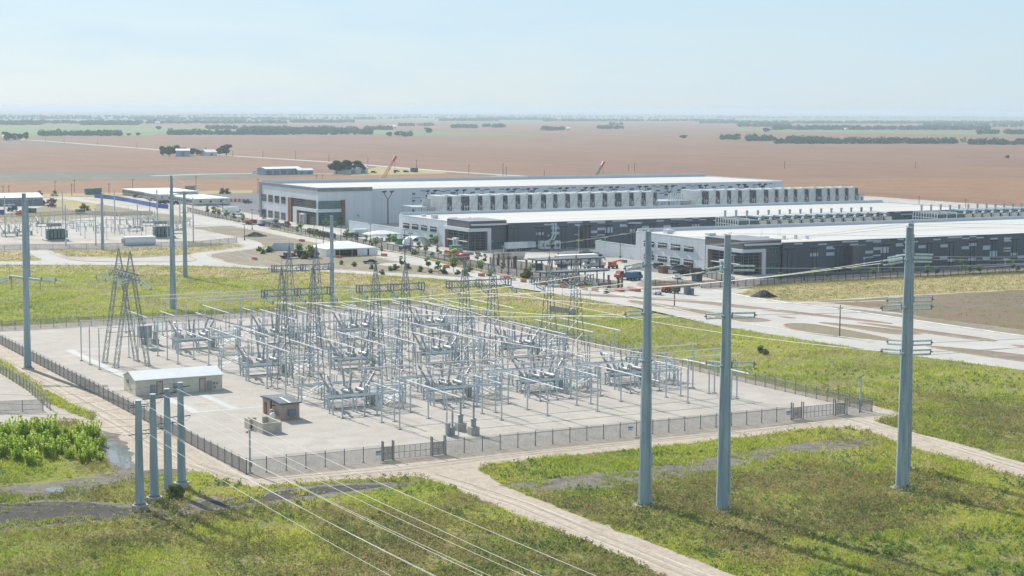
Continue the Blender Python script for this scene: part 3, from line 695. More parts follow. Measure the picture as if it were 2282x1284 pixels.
hc_ = hall('data_hall', 'charcoal data hall nearest the substation with parked cars at its white office end', 331.2, 451.6, 640, 514.3, 450.6, 9.95, 10.9, 346.4, 472.4, rC, pat3,
           (556.5, 563.6, onu(1576.5, 590, 331.2)[0], onv(1703.2, 590, 451.6)[0], onu(1588.5, 590, 331.2)[0], onv(1689.5, 590, 451.6)[0]), None)
windows_on(hc_, 331.2, rC)
for q in pat3: wallpart(hc_, 'light_panel', 'v', 450.6, [q], M['panellight'], -.05, .1)
window(hc_, 'v', 451.6, (341.6, 6.2, 345.2, 8.4), 3, M['tealglass'], name='window'); window(hc_, 'v', 451.6, (341.6, .8, 345.2, 3.6), 3, M['tealglass'], name='window')
st = MB(); st.box(372.5, 447.6, 0, 376.0, 450.55, 8.2); st.build('stair_tower', M['panelbrown'], hc_)
st = MB(); st.box(343.6, 570.4, 0, 347.0, 572.95, 8.6); st.build('stair_tower', M['panelbrown'], hb_)
for par, spots, z in ((hb_, [(301, 612, 2.2, 2.0, 1.3), (305, 604, 3.5, 1.0, .7), (310, 597, 1.6, 3.5, 1.0), (316, 584, 1.6, 1.6, .8), (303, 626, 1.5, 1.5, .6)], 9.8),
                      (hc_, [(337, 503, 2.4, 2.4, 1.4), (342, 508, 1.4, 1.4, .5), (345, 489, 3.0, 2.2, .8), (352, 468, 3, 1.0, .8), (357, 464, .8, .8, 1.2), (361, 463, .8, .8, 1.3), (349, 478, 4, .8, .6), (365, 462, .8, .8, 1.0)], 9.85)):
    for a, b_, sx, sy, h in spots:
        r = MB(); r.cbox(a, b_, z, sx, sy, h); r.cbox(a, b_, z + h, sx + .2, sy + .2, .08); r.build('roof_vent', M['white'], par)
for x_, y_ in ((349, 466), (354, 472), (359, 470), (363, 474)):
    r = MB(); r.cyl((x_, y_, 9.85), (x_, y_, 13.2), .05, .02, 5); r.build('lightning_rod', M['galv'], hc_)

# hall A (rear, taller)
A0, A1v, AR = 300.0, 727.6, 560.0
ha = thing('data_hall', 'tall pale grey data hall at the back with scattered dark rectangles on its long wall', 'data hall', (A0, A1v, 0)); WORLDP.add(ha.name)
w = MB(); w.box(A0, A1v + .5, 0, A0 + .5, 801, 15.6); w.box(A0 + .5, 800.5, 0, AR, 801, 15); w.box(AR - .5, 730.1, 0, AR, 800.5, 16); w.build('end_wall', M['panelwhite'], ha)
w = MB(); w.box(A0, A1v, 0, 326.3, A1v + .5, 15.2); w.box(326.3, 729.6, 0, AR, 730.1, 15.9); w.box(325.8, A1v + .5, 0, 326.3, 729.6, 15.2); w.build('long_wall', M['panelwhite'], ha)
joints(ha, 'v', 729.6, 326.5, AR, .3, 15.6, 5.2, M['joint']); joints(ha, 'v', A1v, A0, 326.3, .3, 15, 3.8, M['joint'])
for q in pat1[:100]: wallpart(ha, 'dark_panel', 'v', 729.6, [q], M['panelmid'], -.05, .1)
bd = MB(); bd.box(A0 - .3, A1v - .3, 15.2, 326.4, A1v + .6, 16.9); bd.box(A0 - .3, A1v + .6, 15.6, A0 + .6, 801.2, 16.9); bd.box(A0 - .3, 798.2, 0, A0, 801.2, 15.6); bd.build('grey_band', M['coping'], ha)
rooftop(ha, A0 + .6, 730.1, AR, 800.5, 15.9, 1.7, 2)
r = MB(); r.box(A0 + .6, A1v + .6, 15.2, 326.3, 730.1, 15.6); r.build('roof', M['roof'], ha)
rA = urects(300.0, uz([(140, 365, 455, 195, 370, 458), (223, 373, 467, 280, 380, 470), (305, 385, 478, 362, 392, 480), (390, 398, 488, 445, 404, 490),
                       (140, 565, 655, 195, 570, 660), (222, 578, 668, 278, 584, 672), (305, 590, 680, 362, 596, 684), (390, 605, 697, 445, 610, 700)], (560, 370), 5.837))
for q in rA: window(ha, 'u', A0, q, 3, M['glass'], hb=1)
def aur(q): return urects(A0, uz([q], (560, 370), 5.837))[0]
def avr(q): return vrects(A1v, zr((560, 370), 5.837, [q]))[0]
gu = aur((540, 412, 535, 842, 452, 556)); gl = aur((636, 578, 745, 842, 600, 782))
window(ha, 'u', A0, gu, 3, M['glass'], out=-.25, hb=4, name='entrance_glazing'); window(ha, 'u', A0, (gl[0], .05, gl[2], gl[3]), 3, M['glass'], out=-.25, hb=4, name='entrance_glazing')
fu = avr((850, 455, 1166, 558)); fl = avr((850, 598, 1166, 790))
window(ha, 'v', A1v, (A0, fu[1], fu[2], fu[3]), 3, M['tealglass'], out=-.25, hb=3, name='entrance_glazing'); window(ha, 'v', A1v, (A0, .05, fl[2], fl[3]), 3, M['tealglass'], out=-.25, hb=5, name='entrance_glazing')
f1 = aur((497, 405, 735, 540, 412, 740)); f2 = aur((612, 575, 745, 638, 580, 748)); f3 = avr((1167, 440, 1212, 790))
tm = MB(); tm.box(A0 - .9, f1[0], 0, A0, f1[2], f1[3]); tm.build('timber_cladding', M['timber'], ha); tm = MB(); tm.box(A0 - .7, f2[0], 0, A0, f2[2], f2[3]); tm.build('timber_cladding', M['timber'], ha); tm = MB(); tm.box(f3[0], A1v - .9, 0, f3[2], A1v, f3[3]); tm.build('timber_cladding', M['timber'], ha)
f4 = aur((566, 525, 745, 614, 530, 750)); f5 = aur((566, 525, 570, 845, 560, 596))
pf = MB(); pf.box(A0 - 1.0, f4[0], 0, A0, f4[2], f5[1]); pf.box(A0 - 1.0, A1v - 1.0, f5[1], A0, f4[2], f5[3]); pf.box(A0, A1v - .6, f5[1], fu[2], A1v, f5[3]); pf.build('portal_frame', M['panelwhite'], ha)
pd = aur((678, 650, 755, 728, 655, 765))
pp = MB(); pp.box(A0 - 2, pd[0], 0, A0 - .35, pd[0] + .5, 4.2); pp.box(A0 - 2, pd[2] - .5, 0, A0 - .35, pd[2], 4.2); pp.box(A0 - 2, pd[0], 4.2, A0 - .35, pd[2], 4.8); pq = pp.build('porch', M['white'], ha)
pp = MB(); pp.box(A0 - .5, pd[0] + .5, 0, A0 - .36, pd[2] - .5, 3.4); pp.build('door', M['tealglass'], pq)

# low white screen walls joined to the office ends
for (u, va, vb, h, lab) in ((297.3, 636.5, 687, 4.6, 'low white screen wall behind the small white tent by the middle hall'), (331.6, 514.8, 541.9, 4.9, 'low white screen wall with saplings before it left of the nearest hall')):
    s = MB(); s.box(u, va, 0, u + .4, vb, h); sw = s.build('screen_wall', M['panelwhite']); tag(sw, lab, 'wall')
    s = MB(); s.box(u - .05, va, h, u + .45, vb + .05, h + .15); s.build('coping', M['white'], sw)

# ------------------------------------------------------------------ light masts along the long walls
def mast(kind):
    t = thing('light_mast', 'light mast', 'light mast')
    m = MB()
    if kind == 'fork':
        m.cyl((0, 0, 0), (0, 0, 11.6), .28, .24, 8)
        m.build('mast_pole', M['black'], t)
        for s in (-1, 1):
            a = MB(); a.tube([(0, 0, 11.3), (s * 1.7, 0, 13.6), (s * 1.8, 0, 14.6)], .16, 6); a.build('arm', M['black'], t)
            h = MB(); h.lathe((s * 1.9, 0, 14.3), [(.3, 0), (1.25, .5), (1.25, .75), (1.0, .95)], 8); h.build('lamp_head', M['black'], t)
    else:
        for s in (-1, 1):
            a = MB(); a.cyl((s * .85, 0, 0), (s * .85, 0, 8.0), .13, .12, 6); a.cyl((s * .85, 0, 0), (s * .85, 0, .4), .3, .3, 6); a.build('mast_pole', M['black'], t)
        h = MB()
        h.box(-1.9, -.35, 8.0, 1.9, .35, 8.22); h.box(-1.75, -.5, 8.24, -.35, .5, 8.5); h.box(.35, -.5, 8.24, 1.75, .5, 8.5); h.build('lamp_head', M['black'], t)
    return freeze(t)
mf = mast('fork')
spots = [(864.5, 'standing alone on the blank grey wall left of the cooling units'), (961, None), (1026, None), (1139, None), (1184, None), (1255, None), (1312, None), (1368, None), (1432, None), (1491, None), (1566, None), (1652, None), (1698, None)]
for i, (x, d) in enumerate(spots):
    u = onv(x, 430, 724.6)[0]
    place(mf, ('dark forked light mast ' + d) if d else 'dark forked light mast behind the cooling units, %s from the left along the rear hall' % ordw(i), (u, 724.6, 0), 0, 'forked light masts along the rear hall')
mt = mast('twin')
for i, x in enumerate((1680 + 467 / 5.8375, 1680 + 788 / 5.8375, 1680 + 1092 / 5.8375, 1680 + 1700 / 5.8375, 2022, 1980 + 527 / 5.838, 1980 + 815 / 5.838, 1980 + 1090 / 5.838, 1980 + 1367 / 5.838, 1980 + 1635 / 5.838)):
    place(mt, 'twin dark light posts against the nearest hall, %s pair from its taupe entrance' % ordw(i), (onv(x, 580, 447.4)[0], 447.4, 0), 0, 'twin light posts along the nearest hall')
for i, x in enumerate((1080 + 500 / 7.131, 1080 + 870 / 7.131, 1080 + 1250 / 7.131, 1080 + 1640 / 7.131, 1080 + 1965 / 7.131, 1400 + 45 / 7.131, 1400 + 375 / 7.131, 1400 + 735 / 7.131, 1400 + 1070 / 7.131, 1400 + 1405 / 7.131, 1980 + 245 / 5.838, 1980 + 505 / 5.838)):
    place(mt, 'twin dark light posts against the middle hall, %s pair from its taupe entrance' % ordw(i), (onv(x, 510, 570.2)[0], 570.2, 0), 0, 'twin light posts along the middle hall')

# ------------------------------------------------------------------ cooling units between the rear and middle halls
M['cool'] = mat('ribbed_zinc_cladding', (.50, .53, .525), (.62, .63, .615), rough=.5, metal=.25, scale=.4, stretch=(.3, .3, 3))
M['machine'] = mat('dark_machinery', (.03, .045, .055), (.12, .14, .155), rough=.6, scale=1.6, lo=.4, hi=.6)
def cool_unit(wide):
    t = thing('cooling_unit', 'cooling unit', 'cooling unit')
    W_, g_ = 4.05, (3.1 if not wide else 4.7)   # clad face and the open machinery bay to its right
    b = MB(); b.box(0, 0, 0, W_, 12, 14.5)
    for k in range(7): b.box(.05, -.1, 1.2 + k * 1.9, W_ - .05, -.002, 1.5 + k * 1.9)
    b.build('clad_tower', M['cool'], t)
    br = MB(); br.bar((.2, -.28, 8.4), (W_ - .1, -.28, 13.8), .11, .11); br.bar((.2, -.28, 8.0), (W_ - .1, -.28, 3.0), .11, .11); br.build('brace', M['galv'], t)
    mc = MB(); mc.box(W_ + .02, .9, 0, W_ + g_ - .02, 11.5, 14.0)
    for k in range(4): mc.box(W_ + .3 + (k % 2) * g_ * .4, .3, 4.5 + k * 1.9, W_ + g_ * .45 + (k % 2) * g_ * .4, .9, 6.0 + k * 1.9)
    mc.build('machinery', M['machine'], t)
    pp = MB()
    for k in (0.18, .5, .8): pp.cyl((W_ + g_ * k, .7, 5.2), (W_ + g_ * k, .7, 11.2), .26, .26, 6)
    pp.cyl((W_ + .2, .6, 9.2), (W_ + g_ - .2, .6, 9.2), .22, .22, 6); pp.build('pipe', M['cool'], t)
    fr = MB()
    for k in (0, 1): fr.box(W_ + .02 + k * (g_ - .24), -.1, 0, W_ + .2 + k * (g_ - .24), .1, 14.4)
    for h in (4.6, 14.2): fr.box(W_ + .2, -.08, h, W_ + g_ - .22, .08, h + .2)
    fr.build('frame', M['cool'], t)
    fan = MB(); fan.lathe((W_ + g_ / 2, 3.4, 14.0), [(1.2, 0), (1.2, .3), (.95, .8)], 10); fan.build('fan_stack', M['cool'], t)
    return freeze(t)
cu = cool_unit(False); cw = cool_unit(True)
VC = 692.0
xs1 = [979, 1008, 1047, 1076, 1104, 1132, 1160, 1187, 1218, 1243, 1271, 1298, 1326, 1354, 1386, 1413, 1440]
xs2 = [1548, 1580, 1605, 1630, 1654, 1686, 1713, 1735, 1756, 1777, 1803, 1832, 1850, 1869, 1891]
us1 = [onv(x, 450, VC)[0] for x in xs1]; us2 = [onv(x, 450, VC)[0] for x in xs2]
for nm, us in (('left', us1), ('right', us2)):
    for i, u in enumerate(us):
        gap = (us[i + 1] - u) if i + 1 < len(us) else 6.6
        s = gap / 7.15
        wide = gap > 7.6
        pr_ = cw if wide else cu
        o = place(pr_, 'zinc clad cooling unit, %s from the left in the %s block behind the middle hall' % (ordw(i), nm), (u, VC, 0), 0, 'cooling units between the rear halls', scale=(gap / (8.75 if wide else 7.15), 1, 14.1 / 14.5))
def platform(u0, u1, lab):
    t = thing('pipe_platform', lab, 'platform', (u0, VC + 3, 0))
    L = u1 - u0
    d = MB(); d.box(0, 0, 9.0, L, 14, 9.35); d.build('deck', M['galv'], t)
    for k in range(4):
        for y in (0.2, 7, 13.6):
            l = MB(); l.box(.2 + k * (L - .6) / 3, y, 0, .5 + k * (L - .6) / 3, y + .3, 9.0); l.build('leg', M['galv'], t)
    r = MB()
    for k in range(13): r.box(k * L / 12.2, .02, 9.35, k * L / 12.2 + .06, .08, 10.5)
    for h in (9.9, 10.45): r.box(0, .02, h, L, .08, h + .07)
    r.build('railing', M['galv'], t)
    q = MB()
    for k in range(7): q.cyl((L * .55 + k * L * .06, 4, 9.35), (L * .55 + k * L * .06, 4, 12.6), .35, .35, 6)
    q.build('pipe', M['cool'], t)
    e = MB(); e.box(L * .2, 3, 0, L * .42, 8, 5.5); e.box(L * .55, 3, 0, L * .8, 8, 6); e.build('chiller_tank', M['tank'], t)
platform(onv(926, 460, VC + 3)[0], us1[0] - .4, 'steel pipe platform at the left end of the cooling units')
platform(us1[-1] + 5.4, us2[0] - .3, 'steel pipe platform between the two blocks of cooling units')
el = MB(); el.cbox(0, 0, 0, 3, 3, 10); el_ = thing('stair_enclosure', 'small pale enclosure at the far right end of the cooling units', 'enclosure', (us2[-1] + 9.5, VC + 3, 0)); el.build('shell', M['panelwhite'], el_)
e2 = MB(); e2.cbox(0, 0, 10, 3.3, 3.3, .3); e2.cbox(.2, -1.56, 0, 1.2, .1, 9); e2.build('cap', M['coping'], el_)

# ------------------------------------------------------------------ generator sets between the middle and nearest halls
def genset():
    t = thing('generator_set', 'generator set', 'generator')
    b = MB(); b.box(0, 1.5, .8, 3.6, 13, 4.3)
    b.build('enclosure', M['tank'], t)
    fr = MB()
    for k in range(5):
        fr.box(-.12, 1.9 + k * 2.6, .9, -.003, 2.1 + k * 2.6, 8.7)
    for z in (4.4, 8.5): fr.box(-.15, 1.5, z, .02, 13, z + .2)
    for k in range(3): fr.box(.3 + k * 1.4, 1.3, .8, .45 + k * 1.4, 1.498, 8.5)
    fr.build('frame', M['white'], t)
    sc = MB(); sc.box(.2, .2, 4.7, 3.2, 1.2, 8.3); sc.build('silencer_box', M['block'], t)
    lo = MB(); lo.box(.15, 1.6, 4.35, 3.5, 12.8, 8.4); lo.build('radiator', M['machine'], t)
    ta = MB(); ta.cyl((3.4, 3.0, 9.3), (3.4, 12, 9.3), .85, .85, 10); ta.build('exhaust_silencer', M['bluegrey'], t)
    tw = MB(); tw.lathe((1.2, 2.2, 8.5), [(.55, 0), (.55, .4), (.4, .7), (.15, .85)], 10); tw.build('white_cowl', M['white'], t)
    s = MB(); s.box(3.3, 13.2, 4, 3.9, 13.8, 11.6); s.box(3.2, 13.1, 11.0, 4.0, 13.9, 11.3); s.build('stack', M['galv'], t)
    k_ = MB(); k_.lathe((.9, .4, 3.3), [(.55, 0), (.55, 1.0), (.2, 1.3)], 8); k_.lathe((2.6, .4, 3.3), [(.45, 0), (.45, .8), (.15, 1.0)], 8); k_.build('filter_drum', M['white'], t)
    pl = MB()
    for x in (.1, 3.2):
        for y in (1.6, 6.8, 12.5): pl.box(x, y, -1.9, x + .3, y + .3, .5)
    pl.box(-.3, .1, .5, 4.0, 14.2, .798); pl.build('raised_deck', M['galv'], t)
    return freeze(t)
M['bluegrey'] = mat('blue_grey_steel', (.10, .16, .20), (.16, .22, .26), rough=.5)
gs = genset()
VG = 541.0
def gpx(off, sc, xs): return [onv(off + x / sc, 490, VG)[0] for x in xs]
ga = gpx(1620, 6.712, [500, 665, 828, 995, 1150, 1310, 1470, 1625, 1780, 1930, 2080, 2235]) + gpx(1680, 5.8375, [1590, 1720])
gb = gpx(1980, 5.838, [1010, 1130, 1250, 1370, 1490, 1605, 1720])
ga += []
gb = gb + [gb[-1] + k * (gb[1] - gb[0]) for k in (1, 2, 3)]
for i, u in enumerate(ga): place(gs, 'blue topped generator set, %s from the left in the row before the middle hall' % ordw(i), (u, VG, 1.9), 0, 'generator sets before the middle hall')
for i, u in enumerate(gb): place(gs, 'blue topped generator set at the right edge, %s in the farther right row' % ordw(i), (u, VG, 1.9), 0, 'generator sets at the right edge')
def lattice_rack(u, lab, n=10):
    t = thing('pipe_rack', lab, 'pipe rack', (u, VG, 2.2))
    f = MB()
    for k in range(n):
        for h in (0,): f.box(-.1, k * 1.6, -2.2, .1, k * 1.6 + .2, 9.0)
    for h in (4.5, 6.7, 8.9): f.box(-.08, 0, h, .08, (n - 1) * 1.6 + .2, h + .2)
    f.build('frame', M['white'], t)
    e = MB(); e.box(.4, 1, 3.5, 5.1, n * 1.6 - 1, 8.2); e.build('radiator', M['machine'], t)
    s = MB(); s.box(3.3, 13.2, 3, 3.9, 13.8, 11.6); s.box(3.2, 13.1, 11.0, 4.0, 13.9, 11.3); s.build('stack', M['galv'], t)
for k in (1, 2): lattice_rack(ga[0] - 5.2 * k, 'white framed cooling rack at the left end of the generators, %s one out' % ORD[k - 1])
for k in (1, 2, 3): lattice_rack(gb[0] - 5.2 * k, 'white framed cooling rack at the left end of the right generator row, %s one out' % ORD[k - 1])
# ------------------------------------------------------------------ substation yard
BAY = [120.5 + 19.2 * i for i in range(4)]
PH = (-5.0, 1.4, 7.7)
SIDE = ['leftmost', 'second from the left', 'third from the left', 'rightmost']
BAYW = ['leftmost bay', 'second bay', 'third bay', 'rightmost bay']

def ring_disc(mb, p, q, r, n, seg=6):   # insulator column: sheds along an axis
    p = Vector(p); q = Vector(q)
    for k in range(n):
        a = p.lerp(q, (k + .05) / n); b = p.lerp(q, (k + .55) / n); c = p.lerp(q, (k + 1) / n)
        mb.cyl(a, b, r, r * .72, seg); mb.cyl(b, c, r * .5, r * .5, seg)

def support(kind, h):
    t = thing('bus_support', 'bus support', 'bus support')
    b = MB(); b.cbox(0, 0, 0, .62, .62, .16); b.cbox(0, 0, .16, .5, .5, .05); b.build('base_plate', M['conc'], t)
    p = MB(); p.box(-.095, -.095, .2, .095, .095, h - 1.15); p.cbox(0, 0, h - 1.15, .4, .4, .06); p.build('post', M['galv'], t)
    i = MB(); ring_disc(i, (0, 0, h - 1.09), (0, 0, h - .08), .14, 5); i.cyl((0, 0, h - .08), (0, 0, h), .1, .1, 6); i.build('insulator', M['galv'], t)
    return freeze(t)
sup = {'low': support('low', 5.32), 'high': support('high', 8.22)}
tubes_ = []
def bus(label, p, q, r=.085, group='rigid bus tubes in the yard'):
    mb = MB(); p = Vector(p); q = Vector(q)
    mb.cyl((0, 0, 0), q - p, r, r, 6)
    d = (q - p).normalized()
    mb.cyl(-d * .12, d * .02, r * 1.5, r * 1.5, 6); mb.cyl(q - p - d * .02, q - p + d * .12, r * 1.5, r * 1.5, 6)
    o = mb.build('bus_tube', M['alu'])
    o.location = p
    return tag(o, label, 'bus tube', group)
PW = ['left', 'middle', 'right']
NW = {'F': 'front row', 'N1': 'gantry row', 'N2': 'third row', 'R': 'back row'}
def segment(key, i, k, u, v0, v1, z, posts):
    bus('bright tube of the %s phase, %s, %s' % (PW[k], BAYW[i], NW[key]), (u, v0, z), (u, v1, z), .11)
    for j, v in enumerate(posts):
        place(sup['low' if z < 6 else 'high'], 'grey post under the %s tube of the %s, %s, %s from front' % (PW[k], BAYW[i], NW[key], ORD[j]),
              (u, v, 0), 0, 'bus support posts in the yard')
for i, c in enumerate(BAY):
    for k, off in enumerate(PH):
        u = c + off
        segment('F', i, k, u, (269.0, 260.6, 251.0)[k], 271.4, 5.42, ((270,), (263, 270), (256, 263, 270))[k])
        segment('N1', i, k, u, 293.8, 317.2, 8.32, (296, 305.5, 315.5))
        if i: segment('N2', i, k, u, 338, 360, 8.32, (340, 349, 358.5))
        else: segment('N2', i, k, u, 336.5, 358, 5.42, (338.5, 348, 356.5))
        segment('R', i, k, u, 380.8, (398.4, 390.6, 384)[k], 5.42, ((382.5, 390, 397), (382.5, 389.5), (382.5,))[k])
for k, v in enumerate((256, 263, 270)):
    bus('long front bus tube running across all four bays, %s one from the fence' % ORD[k], (118.6 + 6.4 * (2 - k) * .9, v, 8.32), (187.6, v, 8.32), .1)
    for i in range(5):
        place(sup['high'], 'tall grey front cross bus post, %s from left, %s row from fence' % (ordw(i), ORD[k]), (119.6 + 18.9 * i - (8.2 if i == 4 else 0), v + .01, 0), 0, 'tall posts of the front cross bus')
for k, v in enumerate((398, 390, 383)):
    bus('long rear bus tube across the back of the yard, %s one from the far fence' % ORD[k], (115.5 + 6.4 * k, v, 8.32), (189, v, 8.32), .1)
    for i in range(5):
        place(sup['high'], 'tall grey rear cross bus post, %s from left, %s row from fence' % (ordw(i), ORD[k]), (125.4 + 15.6 * i, v + .01, 0), 0, 'tall posts of the rear cross bus')
    for i, c in enumerate(BAY):
        u = c + PH[k]
        bus('short upright tube at the rear bus, %s phase of the %s' % (PW[k], BAYW[i]), (u, v, 5.45), (u, v, 8.3), .06, 'upright bus droppers at the back')
for k, v in enumerate((343, 350, 356.5)):
    bus('tube from the left posts past the left gantry, %s from the front' % ORD[k], (94.3, v, 8.32), (114.5 + k * 3.2, v, 8.32), .08)
    for j, u in enumerate((94.3, 104.3, 110.5)):
        place(sup['high'], 'tall post near the left gantry, %s from the left in its %s row' % (ORD[j], ORD[k]), (u, v + .01, 0), 0, 'tall posts by the left gantry')

for i, c in enumerate(BAY):
    for j, (v, z, nm_) in enumerate(((299.5, 6.9, 'front'), (311.5, 6.9, 'front'), (344, 6.9, 'rear'), (354, 6.9, 'rear'))):
        bus('slim cross tube between phases of the %s, %s node, %s one' % (BAYW[i], nm_, ('nearer', 'farther')[j % 2]), (c - 5.6, v, z), (c + 8.3, v, z), .055, 'slim cross tubes in the yard')
    for k, off in enumerate(PH):
        for j, (v0, v1) in enumerate(((271.4, 293.8), (317.2, 337), (360, 380.8))):
            z0, z1 = ((5.42, 8.32), (8.32, 8.32 if i else 5.42), (8.32 if i else 5.42, 5.42))[j]
            mb = MB(); n = 10; q = Vector((0, v1 - v0, z1 - z0)); pts = []
            for s in range(n + 1): a = q * (s / n); a.z -= 4.2 * (s / n) * (1 - s / n) * .9; pts.append(a)
            mb.path(pts, .03, 4); o = mb.build('jumper_wire', M['wire']); o.location = (c + off, v0, z0)
            tag(o, 'drooping jumper over the %s breaker, %s phase of the %s' % (('front', 'middle', 'back')[j], PW[k], BAYW[i]), 'wire', 'jumper wires over the breakers')
def breaker():
    t = thing('circuit_breaker', 'breaker', 'circuit breaker')
    f = MB()
    for x in (-4.0, 4.0):
        for y in (-.75, .75):
            f.box(x - .11, y - .11, .15, x + .11, y + .11, 2.35); f.cbox(x, y, 0, .6, .6, .15)
        f.bar((x, -.75, .4), (x, .75, 2.2), .1); f.bar((x, .75, .4), (x, -.75, 2.2), .1)
    for y in (-.75, .75):
        f.box(-4.3, y - .1, 2.1, 4.3, y + .1, 2.35); f.bar((-4, y, .5), (-2.2, y, 2.15), .1); f.bar((4, y, .5), (2.2, y, 2.15), .1)
    f.build('frame', M['galv'], t)
    for k, x in enumerate((-2.75, 0, 2.75)):
        a = MB(); a.cyl((x, -1.6, 2.85), (x, 1.6, 2.85), .40, .40, 10); a.cyl((x, -1.75, 2.85), (x, -1.6, 2.85), .48, .48, 10); a.cyl((x, 1.6, 2.85), (x, 1.75, 2.85), .48, .48, 10)
        tk = a.build('breaker_tank', M['tank'], t)
        for y in (-1, 1):
            p = Vector((x + (k - 1) * .25, y * 1.1, 3.3)); d = Vector(((k - 1) * .52, y * .26, 1)).normalized()
            b = MB(); b.cyl(p - d * .3, p + d * .35, .33, .3, 8)
            ring_disc(b, p + d * .35, p + d * 3.3, .30, 9, 7)
            b.cyl(p + d * 3.3, p + d * 3.62, .06, .06, 5)
            bo = b.build('bushing', M['porcelain'], t)
    c = MB(); c.cbox(4.75, 0, .5, .75, 1.3, 1.9); c.cbox(4.75, 0, 0, .6, 1.1, .5); c.build('control_cabinet', M['tank'], t)
    s = MB(); s.cbox(0, 0, .04, 6.6, 2.6, .25); s.build('footing', M['conc'], t)
    r = MB(); r.box(-3.6, -.3, 1.55, 3.6, .3, 2.0); r.build('mechanism_box', M['tank'], t)
    return freeze(t)
br = breaker()
ROWS = (280.0, 322.5, 365.0)
RW = ['front breaker row', 'middle breaker row', 'back breaker row']
for r_, v in enumerate(ROWS):
    for i, c in enumerate(BAY):
        place(br, 'three tank breaker with fanned bushings, %s in the %s' % (SIDE[i], RW[r_]), (c + .2, v, 0), 0, 'circuit breakers in the yard')
def disconnect():
    t = thing('disconnect_switch', 'switch', 'disconnect switch')
    f = MB()
    for x in (-6.6, -2.2, 2.2, 6.6):
        f.box(x - .1, -.85, .1, x + .1, -.65, 3.0); f.box(x - .1, .65, .1, x + .1, .85, 3.0); f.cbox(x, -.75, 0, .5, .5, .12); f.cbox(x, .75, 0, .5, .5, .12)
        f.bar((x, -.75, .5), (x, .75, 2.8), .08); f.bar((x, .75, .5), (x, -.75, 2.8), .08)
    for y in (-.75, .75):
        f.box(-7.4, y - .09, 2.9, 7.4, y + .09, 3.12)
        f.bar((2.2, y, .7), (6.6, y, 2.9), .08); f.bar((6.6, y, .7), (2.2, y, 2.9), .08)
    f.build('frame', M['galv'], t)
    for x in (-6.3, 0, 6.3):
        for y in (-1.1, 0, 1.1):
            i = MB(); ring_disc(i, (x, y, 3.15), (x, y, 4.55), .13, 6); i.build('insulator', M['galv'], t)
        b = MB(); b.cyl((x, -1.5, 4.68), (x, 1.5, 4.68), .06, .06, 5); b.cbox(x, -1.1, 4.56, .3, .3, .1); b.cbox(x, 1.1, 4.56, .3, .3, .1)
        b.path([(x, 1.2, 4.7), (x, 1.9, 5.1), (x, 2.5, 5.2)], .05, 5); b.build('blade', M['alu'], t)
    return freeze(t)
ds = disconnect()
DW = {0: 'behind', 1: 'in front of'}
for r_, v in enumerate(ROWS):
    for i, c in enumerate(BAY):
        for s, dv in ((0, 8.6), (1, -7.0)):
            if r_ == 0 and s == 1: dv = -5.6
            place(ds, 'three pole switch %s the %s breaker of the %s' % (DW[s], SIDE[i].replace(' from the left', ''), RW[r_]), (c + 1.4, v + dv, 0), 0 if s else math.pi, 'disconnect switches in the yard')
def stand():                            # open braced stand that carries the platform beside a breaker
    t = thing('braced_stand', 'stand', 'steel stand')
    f = MB()
    for x in (0, 4.4):
        for y in (0, 1.9):
            f.box(x - .1, y - .1, .1, x + .1, y + .1, 4.2); f.cbox(x, y, 0, .5, .5, .12)
    for y in (0, 1.9):
        for z in (2.6, 3.3): f.box(-1.6, y - .08, z, 4.6, y + .08, z + .16)
        f.bar((.1, y, .3), (4.3, y, 2.6), .08); f.bar((4.3, y, .3), (.1, y, 2.6), .08)
    for x in (0, 4.4): f.bar((x, .1, .3), (x, 1.8, 2.6), .08)
    f.build('frame', M['galv'], t)
    for x in (.2, 2.2, 4.2):
        i = MB(); ring_disc(i, (x, .95, 3.46), (x, .95, 4.7), .13, 5); i.build('insulator', M['galv'], t)
    b = MB(); b.box(-.2, .6, 3.3, 4.6, 1.3, 3.44); b.build('beam', M['galv'], t)
    return freeze(t)
sd = stand()
for r_, v in enumerate(ROWS):
    for i, c in enumerate(BAY): place(sd, 'braced steel stand right of the %s breaker in the %s' % (SIDE[i].replace(' from the left', ''), RW[r_]), (c + 6.6, v - .9, 0), 0, 'braced stands beside the breakers')

# lattice gantries
def lattice(mb, base, top, h0, h1, n, w=.12, wb=.065):
    """four legs from a base rectangle to a top rectangle with zigzag bracing; base/top: (cx, cy, hx, hy)"""
    def cor(t, k):
        cx = base[0] + (top[0] - base[0]) * t; cy = base[1] + (top[1] - base[1]) * t
        hx = base[2] + (top[2] - base[2]) * t; hy = base[3] + (top[3] - base[3]) * t
        sx, sy = ((-1, -1), (1, -1), (1, 1), (-1, 1))[k % 4]
        return (cx + sx * hx, cy + sy * hy, h0 + (h1 - h0) * t)
    for k in range(4): mb.bar(cor(0, k), cor(1, k), w)
    ts = [1 - (1 - i / n) ** 1.25 for i in range(n + 1)]
    for i in range(n):
        for k in range(4):
            a, b = (k, k + 1) if i % 2 == 0 else (k + 1, k)
            mb.bar(cor(ts[i], a), cor(ts[i + 1], b), wb)
            if i % 2 == 0: mb.bar(cor(ts[i + 1], k), cor(ts[i + 1], k + 1), wb)
